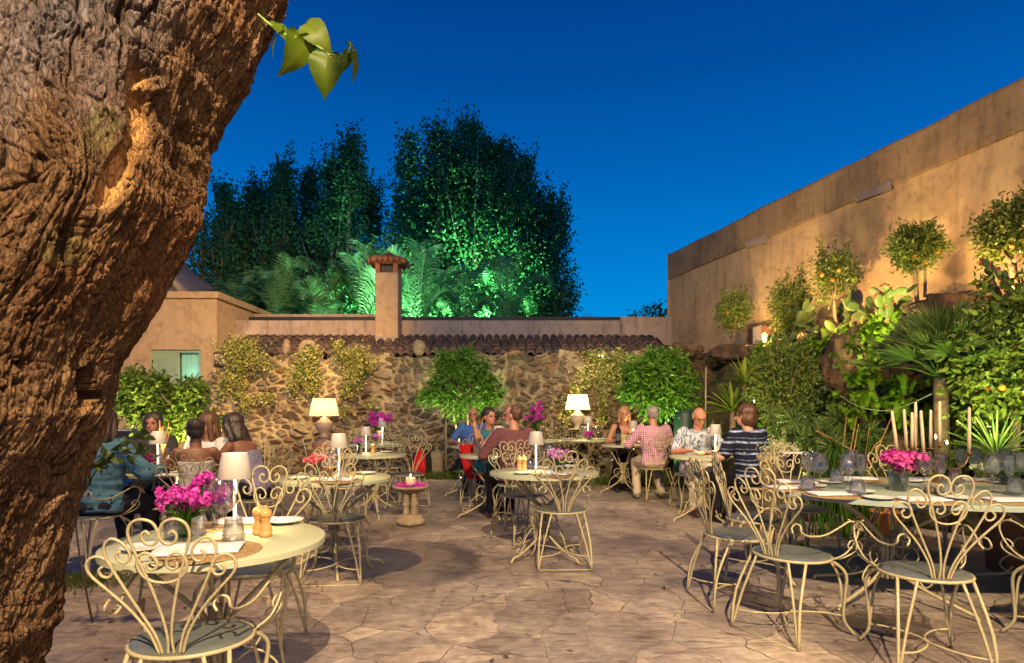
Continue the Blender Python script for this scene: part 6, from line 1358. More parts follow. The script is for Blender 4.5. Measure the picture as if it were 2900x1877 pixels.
person((-2.72, 5.16, 0), (-.45, .9), 'girl with tied dark hair and a white strap top seen from behind', SKT, cloth('white_strap_top', (.55, .52, .50)), cloth('grey_cloth', (.2, .2, .22)), HB, 'short', lean=.1, hands=((.2, .38, .80), (-.2, .38, .80)), sleeve=0, strap=True, female=True, topcov=.88, k=.84, shoe=SHB)
person((-3.0, 6.05, 0), (-.3, -1), 'woman with long brown hair facing the table from behind, in white', SKT, cloth('pale_cloth', (.50, .48, .50)), NAVY, HBR, 'long', k=.9, lean=.15, head_yaw=-.4, hands=((.15, .4, .80), (-.15, .4, .80)), sleeve=.5, female=True)
person((-3.62, 6.1, 0), (.2, -1), 'woman with long dark hair half hidden behind the lamp of the left group', SKT, cloth('dark_blouse', (.03, .025, .03)), NAVY, HB, 'longer', k=.9, lean=.1, hands=((.15, .4, .80), (-.15, .4, .80)), sleeve=.8, female=True)
person((-2.38, 5.62, 0), (-1, .25), 'tanned woman with long dark hair leaning far over the table in a lilac top', SKT, cloth('lilac_top', (.30, .27, .42)), NAVY, HB, 'longer', k=.95, lean=.42, head_yaw=.1, head_pitch=.25, hands=((.2, .55, .80), (-.15, .5, .80)), sleeve=0, strap=True, female=True, topcov=.93, shoe=SHB)
# ================================================================ THINGS ON AND AROUND THE TABLES
GLASS = glassmat('clear_glass'); GLASSB = glassmat('bottle_glass', (.02, .03, .015), .1); AMB = mat('amber_drink', (.75, .30, .03), .15, spec=.6)
WHITE = mat('white_china', (.72, .70, .64), .22); LINEN = mat('white_linen', (.72, .68, .70), .85, bump=.3, bscale=60); STRAW = mat('woven_straw', (.38, .24, .10), .8, bump=.8, bscale=160, var=.35, vscale=60)
WOOD = mat('turned_beech', (.55, .30, .10), .35, var=.2, vscale=20); LAMPP = mat('white_lamp_metal', (.52, .47, .41), .45); STEM = mat('lit_lamp_stem', (.9, .85, .75), .3, emit=(1, .86, .62), es=1.6)
LED = mat('led_disc', (1, 1, 1), .5, emit=(1, .88, .62), es=9)
PROTO = {}
def proto(key, fn):
    if key not in PROTO: o = fn(); index_kids(o); PROTO[key] = [o, False]
    pr = PROTO[key]
    if not pr[1]: pr[1] = True; return pr[0]
    return copy_tree(pr[0])
def put(key, fn, loc, label, cat, group=None, rz=0, s=1):
    o = proto(key, fn); o.location = loc; o.rotation_euler.z = rz; o.scale = (s, s, s)
    for k_ in ('label', 'category', 'group'):
        if k_ in o: del o[k_]
    tag(o, label, cat, group); return o
def f_lamp():
    e = empty('cordless_table_lamp'); mb = MB(); mb.lathe([(0, 0), (.052, 0), (.054, .004), (.05, .010), (.012, .013), (0, .013)], n=28); mb.build('base', LAMPP, e)
    mb = MB(); mb.lathe([(.0075, .012), (.0062, .25), (0, .25)], n=10); mb.build('stem', STEM, e)
    mb = MB(); mb.lathe([(.072, .235), (.070, .235), (.050, .345), (.052, .347), (.0535, .345), (.074, .237), (.072, .235)], n=36); mb.build('lamp_shade', LAMPP, e)
    mb = MB(); mb.lathe([(0, .336), (.049, .336), (.049, .341), (0, .341)], n=20); mb.build('top_disc', LED, e); return e
def lamp(x, y, label, en=3.0, z=.741, s=1.0):
    put('lamp', f_lamp, (x, y, z), label, 'lamp', 'cordless white table lamps', s=s)
    light('SPOT', 'lamp_light', (x, y, z + .30 * s), en * 4.5, (1, .78, .42), .03, (x, y, z - 1), 125, .6)
    light('POINT', 'lamp_light', (x, y, z + .27 * s), en * .12, (1, .8, .5), .015)
lathe_obj = lambda name, prof, m, n=24: (lambda mb: mb.lathe(prof, n=n) and mb.build(name, m))(MB())
def f_wine():
    return lathe_obj('wine_glass', [(0, .001), (.034, .001), (.036, .003), (.010, .006), (.0042, .012), (.0038, .085), (.006, .095), (.022, .106), (.040, .128), (.0445, .140), (.043, .155), (.031, .215), (.0302, .215), (.042, .155), (.0434, .140), (.039, .129), (.021, .108), (0, .101)], GLASS, 28)
def f_flute():
    return lathe_obj('wine_glass', [(0, .001), (.030, .001), (.032, .003), (.009, .006), (.0042, .012), (.0038, .08), (.006, .09), (.018, .105), (.030, .135), (.0335, .165), (.031, .20), (.028, .218), (.0272, .218), (.0302, .2), (.0325, .165), (.029, .136), (.017, .107), (0, .097)], GLASS, 28)
def f_tumbler(): return lathe_obj('tumbler', [(0, 0), (.030, 0), (.040, .012), (.040, .03), (.031, .092), (.0302, .092), (.0388, .03), (.0385, .014), (.029, .008), (0, .008)], GLASS, 24)
def f_plate(): return lathe_obj('side_plate', [(0, 0), (.045, 0), (.050, .005), (.075, .010), (.088, .016), (.088, .018), (.074, .013), (.049, .008), (0, .007)], WHITE, 36)
def f_mat():
    mb = MB(); pr = [(0, 0)] + [(x, .004 + .0012 * math.sin(x * 420)) for x in np.linspace(.004, .188, 40)] + [(.19, 0)]; mb.lathe([(0, .004)] + pr[1:], n=44); return mb.build('placemat', STRAW)
def f_napkin():
    mb = MB(); n = 12; a, b_ = np.meshgrid(np.linspace(-.13, .13, n), np.linspace(-.065, .065, n)); z = .006 + fbm(np.stack([a * 12, b_ * 12, a * 0], -1), 2, 3) * .012; i = np.arange(n - 1)[:, None]; j = np.arange(n - 1)[None]
    v = np.stack([a, b_, z], -1).reshape(-1, 3); q = np.stack([i * n + j, i * n + j + 1, (i + 1) * n + j + 1, (i + 1) * n + j], -1).reshape(-1, 4); v2 = v.copy(); v2[:, 2] = .001; mb.add(np.vstack([v, v2]), np.vstack([q, q[:, ::-1] + n * n, [(x, x + n * n, x + 1 + n * n, x + 1) for x in range(n - 1)], [(x * n, (x + 1) * n, (x + 1) * n + n * n, x * n + n * n) for x in range(n - 1)], [(x * n + n - 1, x * n + n - 1 + n * n, (x + 1) * n + n - 1 + n * n, (x + 1) * n + n - 1) for x in range(n - 1)], [(n * n - n + x, n * n - n + x + 1, 2 * n * n - n + x + 1, 2 * n * n - n + x) for x in range(n - 1)]])); return mb.build('napkin', LINEN)
def f_mill():
    e = empty('pepper_mill'); mb = MB(); mb.lathe([(0, 0), (.026, 0), (.027, .01), (.027, .022), (.0245, .025), (.026, .028), (.0255, .034), (.019, .055), (.0185, .062), (.023, .078), (.0235, .08), (0, .08)], n=24); mb.build('mill_body', WOOD, e)
    mb = MB(); mb.lathe([(0, .0805), (.0225, .0805), (.027, .09), (.027, .10), (.021, .112), (.008, .118), (.007, .122), (.008, .127), (.004, .131), (0, .131)], n=24); mb.build('knob', WOOD, e); return e
PETALC = {}
def petmat(name, c0, c1): return leafmat(name, c0, c1, .3, .6)
MAG = petmat('magenta_petal', (.42, .015, .30), (.85, .12, .62)); PINK = petmat('pink_petal', (.75, .06, .22), (.95, .40, .52)); PUR = petmat('purple_petal', (.40, .05, .42), (.85, .45, .80)); WHT = petmat('white_petal', (.35, .42, .22), (.75, .75, .60)); RED = petmat('red_petal', (.65, .02, .10), (.90, .35, .35))
def flowers(loc, r, n, pm, label, vase='square', seed=1, h_=.12, vh=.10, vr=.045, cat='flowers', sprays=None, ps=.022, name='flower_vase', groups=None):
    rng = np.random.default_rng(seed); e = empty(name, loc, 0, label, cat, groups); mb = MB()
    if vase == 'square':
        for sx_, sy_ in ((1, 0), (-1, 0), (0, 1), (0, -1)): mb.box((sx_ * vr, sy_ * vr, vh / 2), (.005 if sx_ else vr * 2 + .005, .005 if sy_ else vr * 2 - .006, vh))
        mb.box((0, 0, .006), (vr * 2 - .006, vr * 2 - .006, .010)); mb.build('vase', GLASS, e, False)
    elif vase == 'round': mb.lathe([(0, .002), (vr * .9, .002), (vr, vh), (vr * .95, vh), (vr * .84, .008), (0, .008)], n=24); mb.build('vase', GLASS, e)
    elif vase == 'urn': mb.lathe([(0, 0), (vr, 0), (vr * .6, vh * .2), (vr * 1.2, vh * .6), (vr * .8, vh * .85), (vr, vh), (vr * .9, vh), (0, vh * .8)], n=20); mb.build('vase', mat('terracotta_vase', (.30, .14, .08), .6), e)
    st = MB(); lv_ = LM(); pet = LM()
    ctr = [np.array([rng.normal() * r * .55, rng.normal() * r * .5, vh + h_ * .35 + rng.random() * h_ * .7]) for _ in range(n)]
    if sprays: 
        for (dx, dz, m_) in sprays: ctr += [np.array([dx * j / m_ + rng.normal() * .012, rng.normal() * .012, vh + dz * (.4 + .6 * j / m_)]) for j in range(m_)]
    for c_ in ctr:
        st.tube([(rng.normal() * vr * .3, rng.normal() * vr * .3, .01), (c_[0] * .4, c_[1] * .4, vh), tuple(c_)], .0022, 4, smooth=2); m_ = 14
        pet.add(leaves(np.repeat(c_[None], m_, 0) + rng.normal(size=(m_, 3)) * ps * .15, rng.normal(size=(m_, 3)) + [0, 0, .3], rng.uniform(.8, 1.2, m_) * ps, .9, rng, fold=.35, shape='h'))
    m_ = max(8, n // 3); lv_.add(leaves(np.array([c_ * [.7, .7, .8] for c_ in ctr])[rng.integers(0, len(ctr), m_)], rng.normal(size=(m_, 3)) + [0, 0, .4], .07 * h_ / .12, .22, rng, shape='h'))
    st.build('stems', LEAF_FERN, e); pet.build('blossoms', pm, e); lv_.build('leaves', LEAF_GREEN, e); return e
TZ = .7415
def setting(cx, cy, ang, tbl, r, who, plate_=True, wine=1, tumb=True):
    pass
# --- near left table
nt_ = 'the near left table'
def TP(px, py, z=TZ): d = FPX * (CAMH - z) / (py - HY); return ((px - 1450) / FPX * d, d, z)
x_, y_, _ = TP(665, 1503); lamp(x_, y_, 'tallest white lamp, on the nearest left table between the wine glasses and the mills', 3.2, s=1.0)
mb = MB(); mb.box((0, 0, .002), (.16, .11, .003)); o = mb.build('menu_card', LINEN, None, False); o.location = (x_ + .02, y_ - .02, TZ); o.rotation_euler.z = .3; tag(o, 'white card lying under the foot of the nearest lamp', 'card')
put('wine', f_wine, TP(634, 1531), 'wine glass in front on the nearest left table, left of the lamp', 'wine glass', 'wine glasses on the round tables', s=1.14)
put('wine', f_wine, TP(612, 1497), 'wine glass behind on the nearest left table, partly hidden by the front glass', 'wine glass', 'wine glasses on the round tables', s=1.14)
put('tumbler', f_tumbler, TP(662, 1535), 'water tumbler in front of the stem of the nearest lamp', 'tumbler', 'water tumblers on the round tables', s=1.05)
put('plate', f_plate, TP(410, 1556), 'side plate at the left of the nearest left table', 'plate', 'side plates', s=1.0)
put('plate', f_plate, TP(805, 1480), 'side plate behind the two mills on the nearest left table', 'plate', 'side plates', s=1.0)
px_ = TP(590, 1562); put('mat', f_mat, px_, 'round straw placemat at the front of the nearest left table', 'placemat', 'round placemats', s=1.0)
put('napkin', f_napkin, (px_[0] - .03, px_[1] - .01, TZ + .006), 'pink-white napkin on the front placemat of the nearest left table', 'napkin', 'white napkins', rz=.25, s=1.15)
px_ = TP(665, 1487); put('mat', f_mat, (px_[0], px_[1], TZ), 'straw placemat at the far side of the nearest left table', 'placemat', 'round placemats', s=.95)
put('napkin', f_napkin, (px_[0] + .03, px_[1] + .05, TZ + .006), 'napkin on the far placemat behind the nearest lamp', 'napkin', 'white napkins', rz=.1)
put('mill', f_mill, TP(733, 1512), 'left wooden mill on the nearest left table', 'pepper mill', 'turned wooden mills'); put('mill', f_mill, TP(752, 1518), 'right wooden mill on the nearest left table, just in front of its twin', 'pepper mill', 'turned wooden mills')
flowers(TP(525, 1525), .085, 64, MAG, 'square glass vase of bright magenta stock on the nearest left table', 'square', 3, .10, .095, .055, sprays=[(.10, .17, 26), (-.05, .08, 10)], ps=.024)
# --- second left table
lamp(*TP(960, 1350)[:2], 'white lamp on the second left table, right of the wine glass', 3.0)
flowers(TP(895, 1348), .07, 34, RED, 'glass vase of red and pink flowers on the second left table', 'square', 4, .07, .09, .05, ps=.026)
put('wine', f_wine, TP(942, 1362), 'wine glass just left of the lamp on the second left table', 'wine glass', 'wine glasses on the round tables', s=1.1)
def f_amber():
    e = empty('drink_glass'); mb = MB(); mb.lathe([(0, 0), (.032, 0), (.036, .11), (.0352, .11), (.031, .006), (0, .006)], n=20); mb.build('tumbler_wall', GLASS, e); mb = MB(); mb.lathe([(0, .007), (.0305, .007), (.034, .085), (0, .085)], n=20); mb.build('drink', AMB, e); return e
put('amber', f_amber, TP(930, 1352), 'glass of amber drink beside the vase on the second left table', 'drink', 'amber drinks'); put('plate', f_plate, TP(1035, 1342), 'side plate at the right of the second left table', 'plate', 'side plates'); put('plate', f_plate, TP(845, 1356), 'side plate at the left of the second left table', 'plate', 'side plates')
put('tumbler', f_tumbler, TP(975, 1356), 'water tumbler right of the lamp on the second left table', 'tumbler', 'water tumblers on the round tables'); p_ = TP(955, 1361); put('mat', f_mat, p_, 'placemat at the front of the second left table', 'placemat', 'round placemats'); put('napkin', f_napkin, (p_[0], p_[1] - .02, TZ + .006), 'napkin on the placemat of the second left table', 'napkin', 'white napkins', s=1.1)
p_ = TP(985, 1341); put('mat', f_mat, p_, 'placemat at the far side of the second left table', 'placemat', 'round placemats', s=.8)
# --- middle table
lamp(*TP(1518, 1335)[:2], 'white lamp at the centre of the middle table', 3.0)
flowers(TP(1582, 1336), .07, 46, PUR, 'glass of pink and lilac flowers on the middle table, right of the lamp', 'square', 5, .09, .09, .045, ps=.024)
put('mill', f_mill, TP(1471, 1333), 'left wooden mill on the middle table', 'pepper mill', 'turned wooden mills', s=1.05); put('mill', f_mill, TP(1484, 1333), 'right wooden mill on the middle table', 'pepper mill', 'turned wooden mills', s=1.05)
put('wine', f_wine, TP(1521, 1326), 'wine glass behind the lamp stem on the middle table', 'wine glass', 'wine glasses on the round tables', s=1.1); put('wine', f_wine, TP(1556, 1330), 'wine glass between the lamp and the lilac flowers on the middle table', 'wine glass', 'wine glasses on the round tables', s=1.1)
put('tumbler', f_tumbler, TP(1500, 1328), 'water tumbler right of the mills on the middle table', 'tumbler', 'water tumblers on the round tables'); put('plate', f_plate, TP(1482, 1342), 'side plate in front of the mills on the middle table', 'plate', 'side plates'); put('plate', f_plate, TP(1606, 1323), 'side plate at the back right of the middle table', 'plate', 'side plates', s=1.1)
p_ = TP(1572, 1345); put('mat', f_mat, p_, 'placemat at the front of the middle table', 'placemat', 'round placemats'); put('napkin', f_napkin, (p_[0], p_[1], TZ + .006), 'napkin on the placemat of the middle table', 'napkin', 'white napkins')
p_ = TP(1520, 1324); put('napkin', f_napkin, p_, 'napkin at the far side of the middle table behind the lamp', 'napkin', 'white napkins')
# --- group beside the trunk
lamp(*TP(447, 1331)[:2], 'white lamp in front of the lemon bush on the table of the left group', 3.0)
flowers(TP(412, 1338), .065, 44, MAG, 'pink flowers in glass beside the elbow of the woman in the floral jacket', 'square', 6, .09, .07, .04, ps=.024)
put('amber', f_amber, TP(468, 1338), 'glass of beer beside the lamp of the left group', 'drink', 'amber drinks', s=1.1)
put('mill', f_mill, TP(478, 1330), 'wooden mill behind the beer glass of the left group', 'pepper mill', 'turned wooden mills'); put('plate', f_plate, TP(430, 1343), 'side plate in front of the lamp of the left group', 'plate', 'side plates'); put('napkin', f_napkin, TP(470, 1347), 'crumpled napkin at the front of the table of the left group', 'napkin', 'white napkins')
def f_sticks():
    e = empty('breadstick_glass'); mb = MB(); mb.lathe([(0, 0), (.034, 0), (.038, .16), (.037, .16), (.033, .006), (0, .006)], n=20); mb.build('jar', GLASS, e)
    rng = np.random.default_rng(4)
    for k in range(9):
        a = rng.uniform(0, 6.28); mb = MB(); q_ = np.array([math.cos(a), math.sin(a), 0]); mb.tube([q_ * .012 + [0, 0, .01], -q_ * .02 + [0, 0, .2], -q_ * .045 + [.01, 0, rng.uniform(.26, .36)]], .0036, 6, smooth=2); mb.build('breadstick', mat('breadstick', (.60, .28, .08), .7) if k == 0 and 'breadstick' not in bpy.data.materials else bpy.data.materials['breadstick'], e)
    return e
put('sticks', f_sticks, TP(463, 1330), 'bread sticks in a glass behind the lamp of the left group', 'bread sticks', 'bread sticks in tall glasses', s=1.25)
put('sticks', f_sticks, TP(1352, 1289), 'bread sticks in a tall glass left of the woman in teal', 'bread sticks', 'bread sticks in tall glasses', s=1.3)
put('sticks', f_sticks, TP(1541, 1243), 'bread sticks by the wall beneath the bougainvillea', 'bread sticks', 'bread sticks in tall glasses', s=1.3)
# --- small left tables
lamp(*TP(1036, 1284)[:2], 'white lamp on the small far left table', 2.4, s=.95); flowers(TP(1017, 1286), .05, 24, PUR, 'purple flowers in a glass on the small far left table', 'round', 7, .07, .12, .04, ps=.02, groups='small flower glasses'); put('plate', f_plate, TP(1095, 1281), 'side plate on the small far left table', 'plate', 'side plates'); put('mill', f_mill, TP(1057, 1284), 'wooden mill on the small far left table', 'pepper mill', 'turned wooden mills')
lamp(*TP(1083, 1256)[:2], 'white lamp on the farthest left table beneath the bougainvillea', 2.4, s=1.1); flowers(TP(1066, 1257), .05, 22, PUR, 'purple flowers in a glass on the farthest left table', 'round', 8, .07, .08, .04, ps=.02, groups='small flower glasses'); put('plate', f_plate, TP(1103, 1254), 'side plate on the farthest left table', 'plate', 'side plates')
flowers((X(1074, 9.65), 9.65, TZ), .14, 60, MAG, 'spray of bougainvillea in a clay urn on the farthest left table', 'urn', 9, .26, .20, .05, sprays=[(.20, .26, 14), (-.14, .30, 14)], ps=.04, name='bougainvillea')
flowers((X(1520, 10.75), 10.75, TZ), .12, 60, MAG, 'tall bougainvillea beside the bread sticks near the wall', 'urn', 10, .40, .16, .05, sprays=[(.05, .52, 26), (-.10, .3, 16)], ps=.04, name='bougainvillea')
# --- centre back tables
lamp(*TP(1712, 1291)[:2], 'x', .01) if False else None
lamp((X(1412, 7.1)), 7.1, 'white lamp between the woman in teal and the man in maroon', 2.6); put('plate', f_plate, TP(1392, 1285), 'side plate in front of the woman in teal', 'plate', 'side plates'); put('tumbler', f_tumbler, TP(1396, 1291), 'tumbler at the elbow of the man in maroon', 'tumbler', 'water tumblers on the round tables')
put('tumbler', f_tumbler, TP(1310, 1263), 'tumbler in front of the man in the blue t-shirt', 'tumbler', 'water tumblers on the round tables', s=1.3); put('plate', f_plate, TP(1322, 1264), 'plate of food in front of the man in the blue t-shirt', 'plate', 'side plates')
lamp(X(1665, 11.1), 11.1, 'white lamp standing on the table under the big right lamp', 2.4, s=1.2)
flowers((X(1668, 10.7), 10.7, TZ), .06, 30, MAG, 'small magenta flowers under the big right lamp', 'round', 12, .08, .05, .05, ps=.03)
for k, (px, lab) in enumerate([(1645, 'wine glass left of the magenta flowers under the big right lamp'), (1655, 'wine glass nearest the magenta flowers under the big right lamp'), (1675, 'wine glass behind the magenta flowers under the big right lamp'), (1693, 'wine glass at the right of the table under the big right lamp')]): put('wine', f_wine, (X(px, 11.0), 11.0 + .05 * (k % 2), TZ), lab, 'wine glass', 'wine glasses on the round tables', s=1.1)
put('tumbler', f_tumbler, (X(1635, 10.9), 10.9, TZ), 'tumbler at the left of the table under the big right lamp', 'tumbler', 'water tumblers on the round tables'); put('plate', f_plate, (X(1712, 10.9), 10.9, TZ), 'side plate at the right of the table under the big right lamp', 'plate', 'side plates'); put('plate', f_plate, (X(1610, 10.85), 10.85, TZ), 'side plate at the left of the table under the big right lamp', 'plate', 'side plates')
def f_bottle():
    e = empty('wine_bottle'); mb = MB(); mb.lathe([(0, 0), (.037, 0), (.038, .01), (.038, .19), (.030, .215), (.015, .235), (.014, .30), (0, .30)], n=24); mb.build('bottle_glass', GLASSB if False else mat('dark_bottle', (.012, .016, .010), .08, spec=.8), e); mb = MB(); mb.lathe([(.0385, .06), (.0385, .15)], n=24); mb.build('label', mat('dark_label', (.10, .09, .08), .6), e); mb = MB(); mb.lathe([(.0155, .25), (.0155, .302), (0, .303)], n=16); mb.build('capsule', mat('black_capsule', (.01, .01, .01), .3), e); return e
put('bottle', f_bottle, (X(1751, 9.2), 9.2, TZ), 'dark wine bottle in front of the blonde woman', 'bottle', s=1.15); lamp(X(1794, 9.3), 9.3, 'white lamp between the blonde woman and the man in checks', 2.6, s=1.05)
put('plate', f_plate, (X(1775, 9.15), 9.15, TZ), 'plate with a napkin before the blonde woman', 'plate', 'side plates'); put('wine', f_wine, (X(1811, 9.35), 9.35, TZ), 'wine glass right of the lamp of the blonde woman', 'wine glass', 'wine glasses on the round tables')
lamp(*TP(2026, 1288)[:2], 'white lamp between the bald man and the striped woman', 3.4, s=1.05)
# phone-like lit card in the hands of the bald man
mb = MB(); rng = np.random.default_rng(3); mb.ell((0, 0, .02), (.05, .035, .02), 14, 10); mb.v[-1] *= (1 + (fbm(mb.v[-1] * 40, 3, 3) - .5)[:, None] * .6); o = mb.build('bread_roll', mat('bread_crust', (.62, .38, .16), .7)); o.location = (X(1985, 7.15), 7.15, TZ); tag(o, 'bread roll in the hands of the bald man', 'bread')
put('plate', f_plate, (X(1985, 7.15), 7.15, TZ - .0), 'plate under the bread roll of the bald man', 'plate', 'side plates')
# --- big lamps on pedestals
SHADE = bpy.data.materials.new('pleated_shade'); SHADE.use_nodes = True; t = SHADE.node_tree; b = t.nodes['Principled BSDF']; tcn = t.nodes.new('ShaderNodeTexCoord')
b.inputs['Base Color'].default_value = (.62, .52, .34, 1); b.inputs['Roughness'].default_value = .9; tl = t.nodes.new('ShaderNodeBsdfTranslucent'); tl.inputs[0].default_value = (.85, .72, .48, 1); mx = t.nodes.new('ShaderNodeMixShader'); mx.inputs[0].default_value = .3
b.inputs['Emission Color'].default_value = (1, .80, .45, 1); b.inputs['Emission Strength'].default_value = .22
t.links.new(b.outputs[0], mx.inputs[1]); t.links.new(tl.outputs[0], mx.inputs[2]); t.links.new(mx.outputs[0], t.nodes['Material Output'].inputs[0])
def biglamp(px, d, ztop, label, body, striped, en):
    zb = ztop - .62; e = empty('big_table_lamp', (X(px, d), d, zb), 0, label, 'lamp', 'big shaded lamps by the wall'); mb = MB()
    n = 96; a = np.linspace(0, 2 * np.pi, n, endpoint=False); pl_ = 1 + .012 * (np.arange(n) % 2)
    v = np.vstack([np.stack([r * pl_ * np.cos(a), r * pl_ * np.sin(a), np.full(n, z)], -1) for r, z in ((.235, .33), (.18, .62))]); j = np.arange(n); j2 = (j + 1) % n; mb.add(v, np.stack([j, j2, n + j2, n + j], -1)); mb.build('lamp_shade', SHADE, e)
    mb = MB(); mb.lathe([(0, -.02), (.07, -.02), (.075, 0), (.05, .03), (.07, .06), (.13, .12), (.145, .17), (.12, .235), (.06, .275), (.055, .30), (.02, .31), (.012, .40), (0, .40)], n=32); mb.build('lamp_base', body, e)
    light('POINT', 'bulb_light', (X(px, d), d, zb + .46), en, (1, .72, .36), .04); return e
CER = mat('cream_ceramic', (.55, .46, .34), .5, var=.1); CER2 = mat('blush_ceramic', (.50, .34, .24), .5, var=.15)
biglamp(1636, 11.45, Zp(1117, 11.45), 'big cream pleated lamp at the right of the wall, over the laid table', CER, False, 36)
biglamp(918, 9.9, Zp(1128, 9.9), 'big pleated lamp at the left of the wall, above a striped pottery bowl', CER2, True, 15)
def pedestal(px, d, z, label):
    e = empty('lamp_stand', (X(px, d), d, 0), 0, label, 'stand'); mb = MB(); mb.lathe([(0, z - .03), (.20, z - .03), (.20, z), (0, z)], n=24); mb.build('stand_top', IRON, e); mb = MB(); mb.tube([(0, 0, 0), (0, 0, z - .03)], [.04, .025], 8); mb.lathe([(0, 0), (.15, 0), (.15, .02), (0, .03)], n=20); mb.build('stand_post', IRON, e)
d_ = 9.9; zl = Zp(1128, d_) - .64; pedestal(918, d_, zl - .24, 'slim iron stand under the striped pottery and left big lamp')
e = empty('striped_pottery', (X(918, d_), d_, zl - .24), 0, 'lidded clay bowl with red and yellow stripes under the big left lamp', 'pottery')
mb = MB(); mb.lathe([(0, 0), (.10, 0), (.16, .04), (.185, .12), (.17, .15), (0, .15)], n=28); m, t, b = newmat('striped_clay'); tcn = t.nodes.new('ShaderNodeTexCoord'); sp = t.nodes.new('ShaderNodeSeparateXYZ'); t.links.new(tcn.outputs['Object'], sp.inputs[0]); t.links.new(ramp(math_('MULTIPLY', sp.outputs['Z'], 6.5), [(.2, (.45, .08, .03)), (.3, (.60, .35, .10)), (.5, (.62, .42, .20)), (.55, (.48, .12, .05)), (.8, (.50, .20, .10))]), b.inputs['Base Color']); b.inputs['Roughness'].default_value = .5; mb.build('bowl', m, e)
mb = MB(); mb.lathe([(.18, .15), (.14, .17), (.06, .20), (.03, .22), (.0, .225)], n=28); mb.build('lid', CER2, e)
pedestal(1636, 11.45, Zp(1117, 11.45) - .64, 'iron stand carrying the big right lamp behind the laid table')
# --- candle stand in the middle
e = empty('stone_pedestal', (X(1163, 6.75), 6.75, 0), 0, 'low stone pedestal dish with four little columns in the middle of the court', 'pedestal'); CONC = mat('cast_stone', (.36, .27, .16), .85, bump=.7, bscale=50, var=.35, vscale=12)
mb = MB(); mb.lathe([(0, 0), (.155, 0), (.16, .02), (.16, .05), (.13, .08), (.135, .10), (0, .12)], n=32); v = mb.v[0]; v[:, :2] *= (1 + .05 * np.cos(4 * np.arctan2(v[:, 1], v[:, 0])))[:, None]; mb.build('base', CONC, e)
for k in range(4):
    a = k * math.pi / 2 + math.pi / 4; mb = MB(); mb.lathe([(.0, .09), (.045, .10), (.035, .13), (.033, .2), (.042, .215), (.042, .235), (.033, .25), (.036, .33), (.05, .36), (0, .36)], (math.cos(a) * .06, math.sin(a) * .06, 0), 14); mb.build('column', CONC, e)
mb = MB(); mb.lathe([(0, .35), (.10, .35), (.15, .375), (.19, .40), (.205, .405), (.21, .42), (.20, .432), (.19, .42), (0, .40)], n=48)
v = mb.v[0]; v[:, :2] *= (1 + .012 * np.cos(24 * np.arctan2(v[:, 1], v[:, 0])))[:, None]; mb.build('dish', CONC, e)
rng = np.random.default_rng(5); n = 420; a = rng.uniform(0, 6.28, n); rr = .16 * np.sqrt(rng.random(n)) + .01; q_ = np.stack([rr * np.cos(a), rr * np.sin(a), .412 + .03 * rng.random(n)], -1); v, tr, r_ = leaves(q_, rng.normal(size=(n, 3)) + [0, 0, .2], .03, .7, rng, fold=.4); o = npmesh('petals', v, None, tr, MAG, None, False, {'rnd': r_}); o.location = e.location; o['kind'] = 'stuff'
ck = empty('pillar_candle', (X(1163, 6.75), 6.75, .415), 0, 'thick white lit candle on the stone pedestal', 'candle'); WAX = mat('candle_wax', (.75, .55, .38), .4, emit=(1, .5, .2), es=.12); mb = MB(); mb.lathe([(0, 0), (.056, 0), (.057, .095), (.05, .10), (.02, .092), (0, .09)], n=28); mb.build('candle_body', WAX, ck)
FLAME = mat('flame', (1, .7, .3), .5, emit=(1, .62, .22), es=14)
mb = MB(); mb.lathe([(0, .10), (.007, .108), (.008, .118), (.004, .135), (0, .145)], n=10); mb.build('flame', FLAME, ck); mb = MB(); mb.tube([(0, 0, .09), (0, 0, .106)], .0015, 4); mb.build('wick', FIX, ck)
light('POINT', 'candle_light', (X(1163, 6.75), 6.75, .415 + .15), 1.4, (1, .55, .2), .012)
# --- backpack, block, pipe
bp_ = empty('backpack', (X(1192, 11.3), 11.3, 0), 0, 'red and black rucksack leaning at the foot of the stone wall', 'backpack')
RD = cloth('red_nylon', (.50, .012, .012)); BN = cloth('black_nylon', (.02, .02, .022)); s_ = 11.3 / FPX
mb = MB(); mb.loft([((0, .02, .02), .19, .10), ((0, .0, .12), .21, .13), ((.01, 0, .35), .19, .13), ((.02, 0, .50), .15, .11), ((.02, .02, .57), .08, .06)], 20); bake(mb.build('bag', BN, bp_), .012, 3)
mb = MB(); mb.loft([((-.02, -.10, .05), .13, .06), ((-.02, -.12, .2), .14, .07), ((0, -.10, .42), .10, .06), ((.01, -.07, .54), .06, .04)], 16); bake(mb.build('front_pocket', RD, bp_), .01, 3)
for s in (-1, 1): mb = MB(); mb.tube([(s * .10, -.10, .06), (s * .07, -.155, .22), (s * .05, -.13, .4), (s * .04, -.09, .56)], .010, 6, smooth=3, flat=2); mb.build('strap', mat('grey_strap', (.3, .3, .28), .7), bp_)
mb = MB(); mb.ell((0, 0, 0), (.13, .10, .25), 24, 18); v = mb.v[0]; v[:] = np.sign(v) * np.abs(v / [.13, .1, .25]) ** .55 * [.13, .1, .25]; v *= (1 + (fbm(v * 9, 4, 3) - .5) * .25)[:, None]; o = mb.build('stone_block', CONC); o.location = (X(1236, 11.4), 11.4, .24); tag(o, 'upright tan stone block beside the red rucksack', 'block')
mb = MB(); mb.tube([(X(1263, 11.5), 11.5, 0), (X(1262, 11.5), 11.5, 1.2)], .02, 6); o = mb.build('thin_post', BARKL); tag(o, 'thin rusty upright post at the wall right of the stone block', 'post')
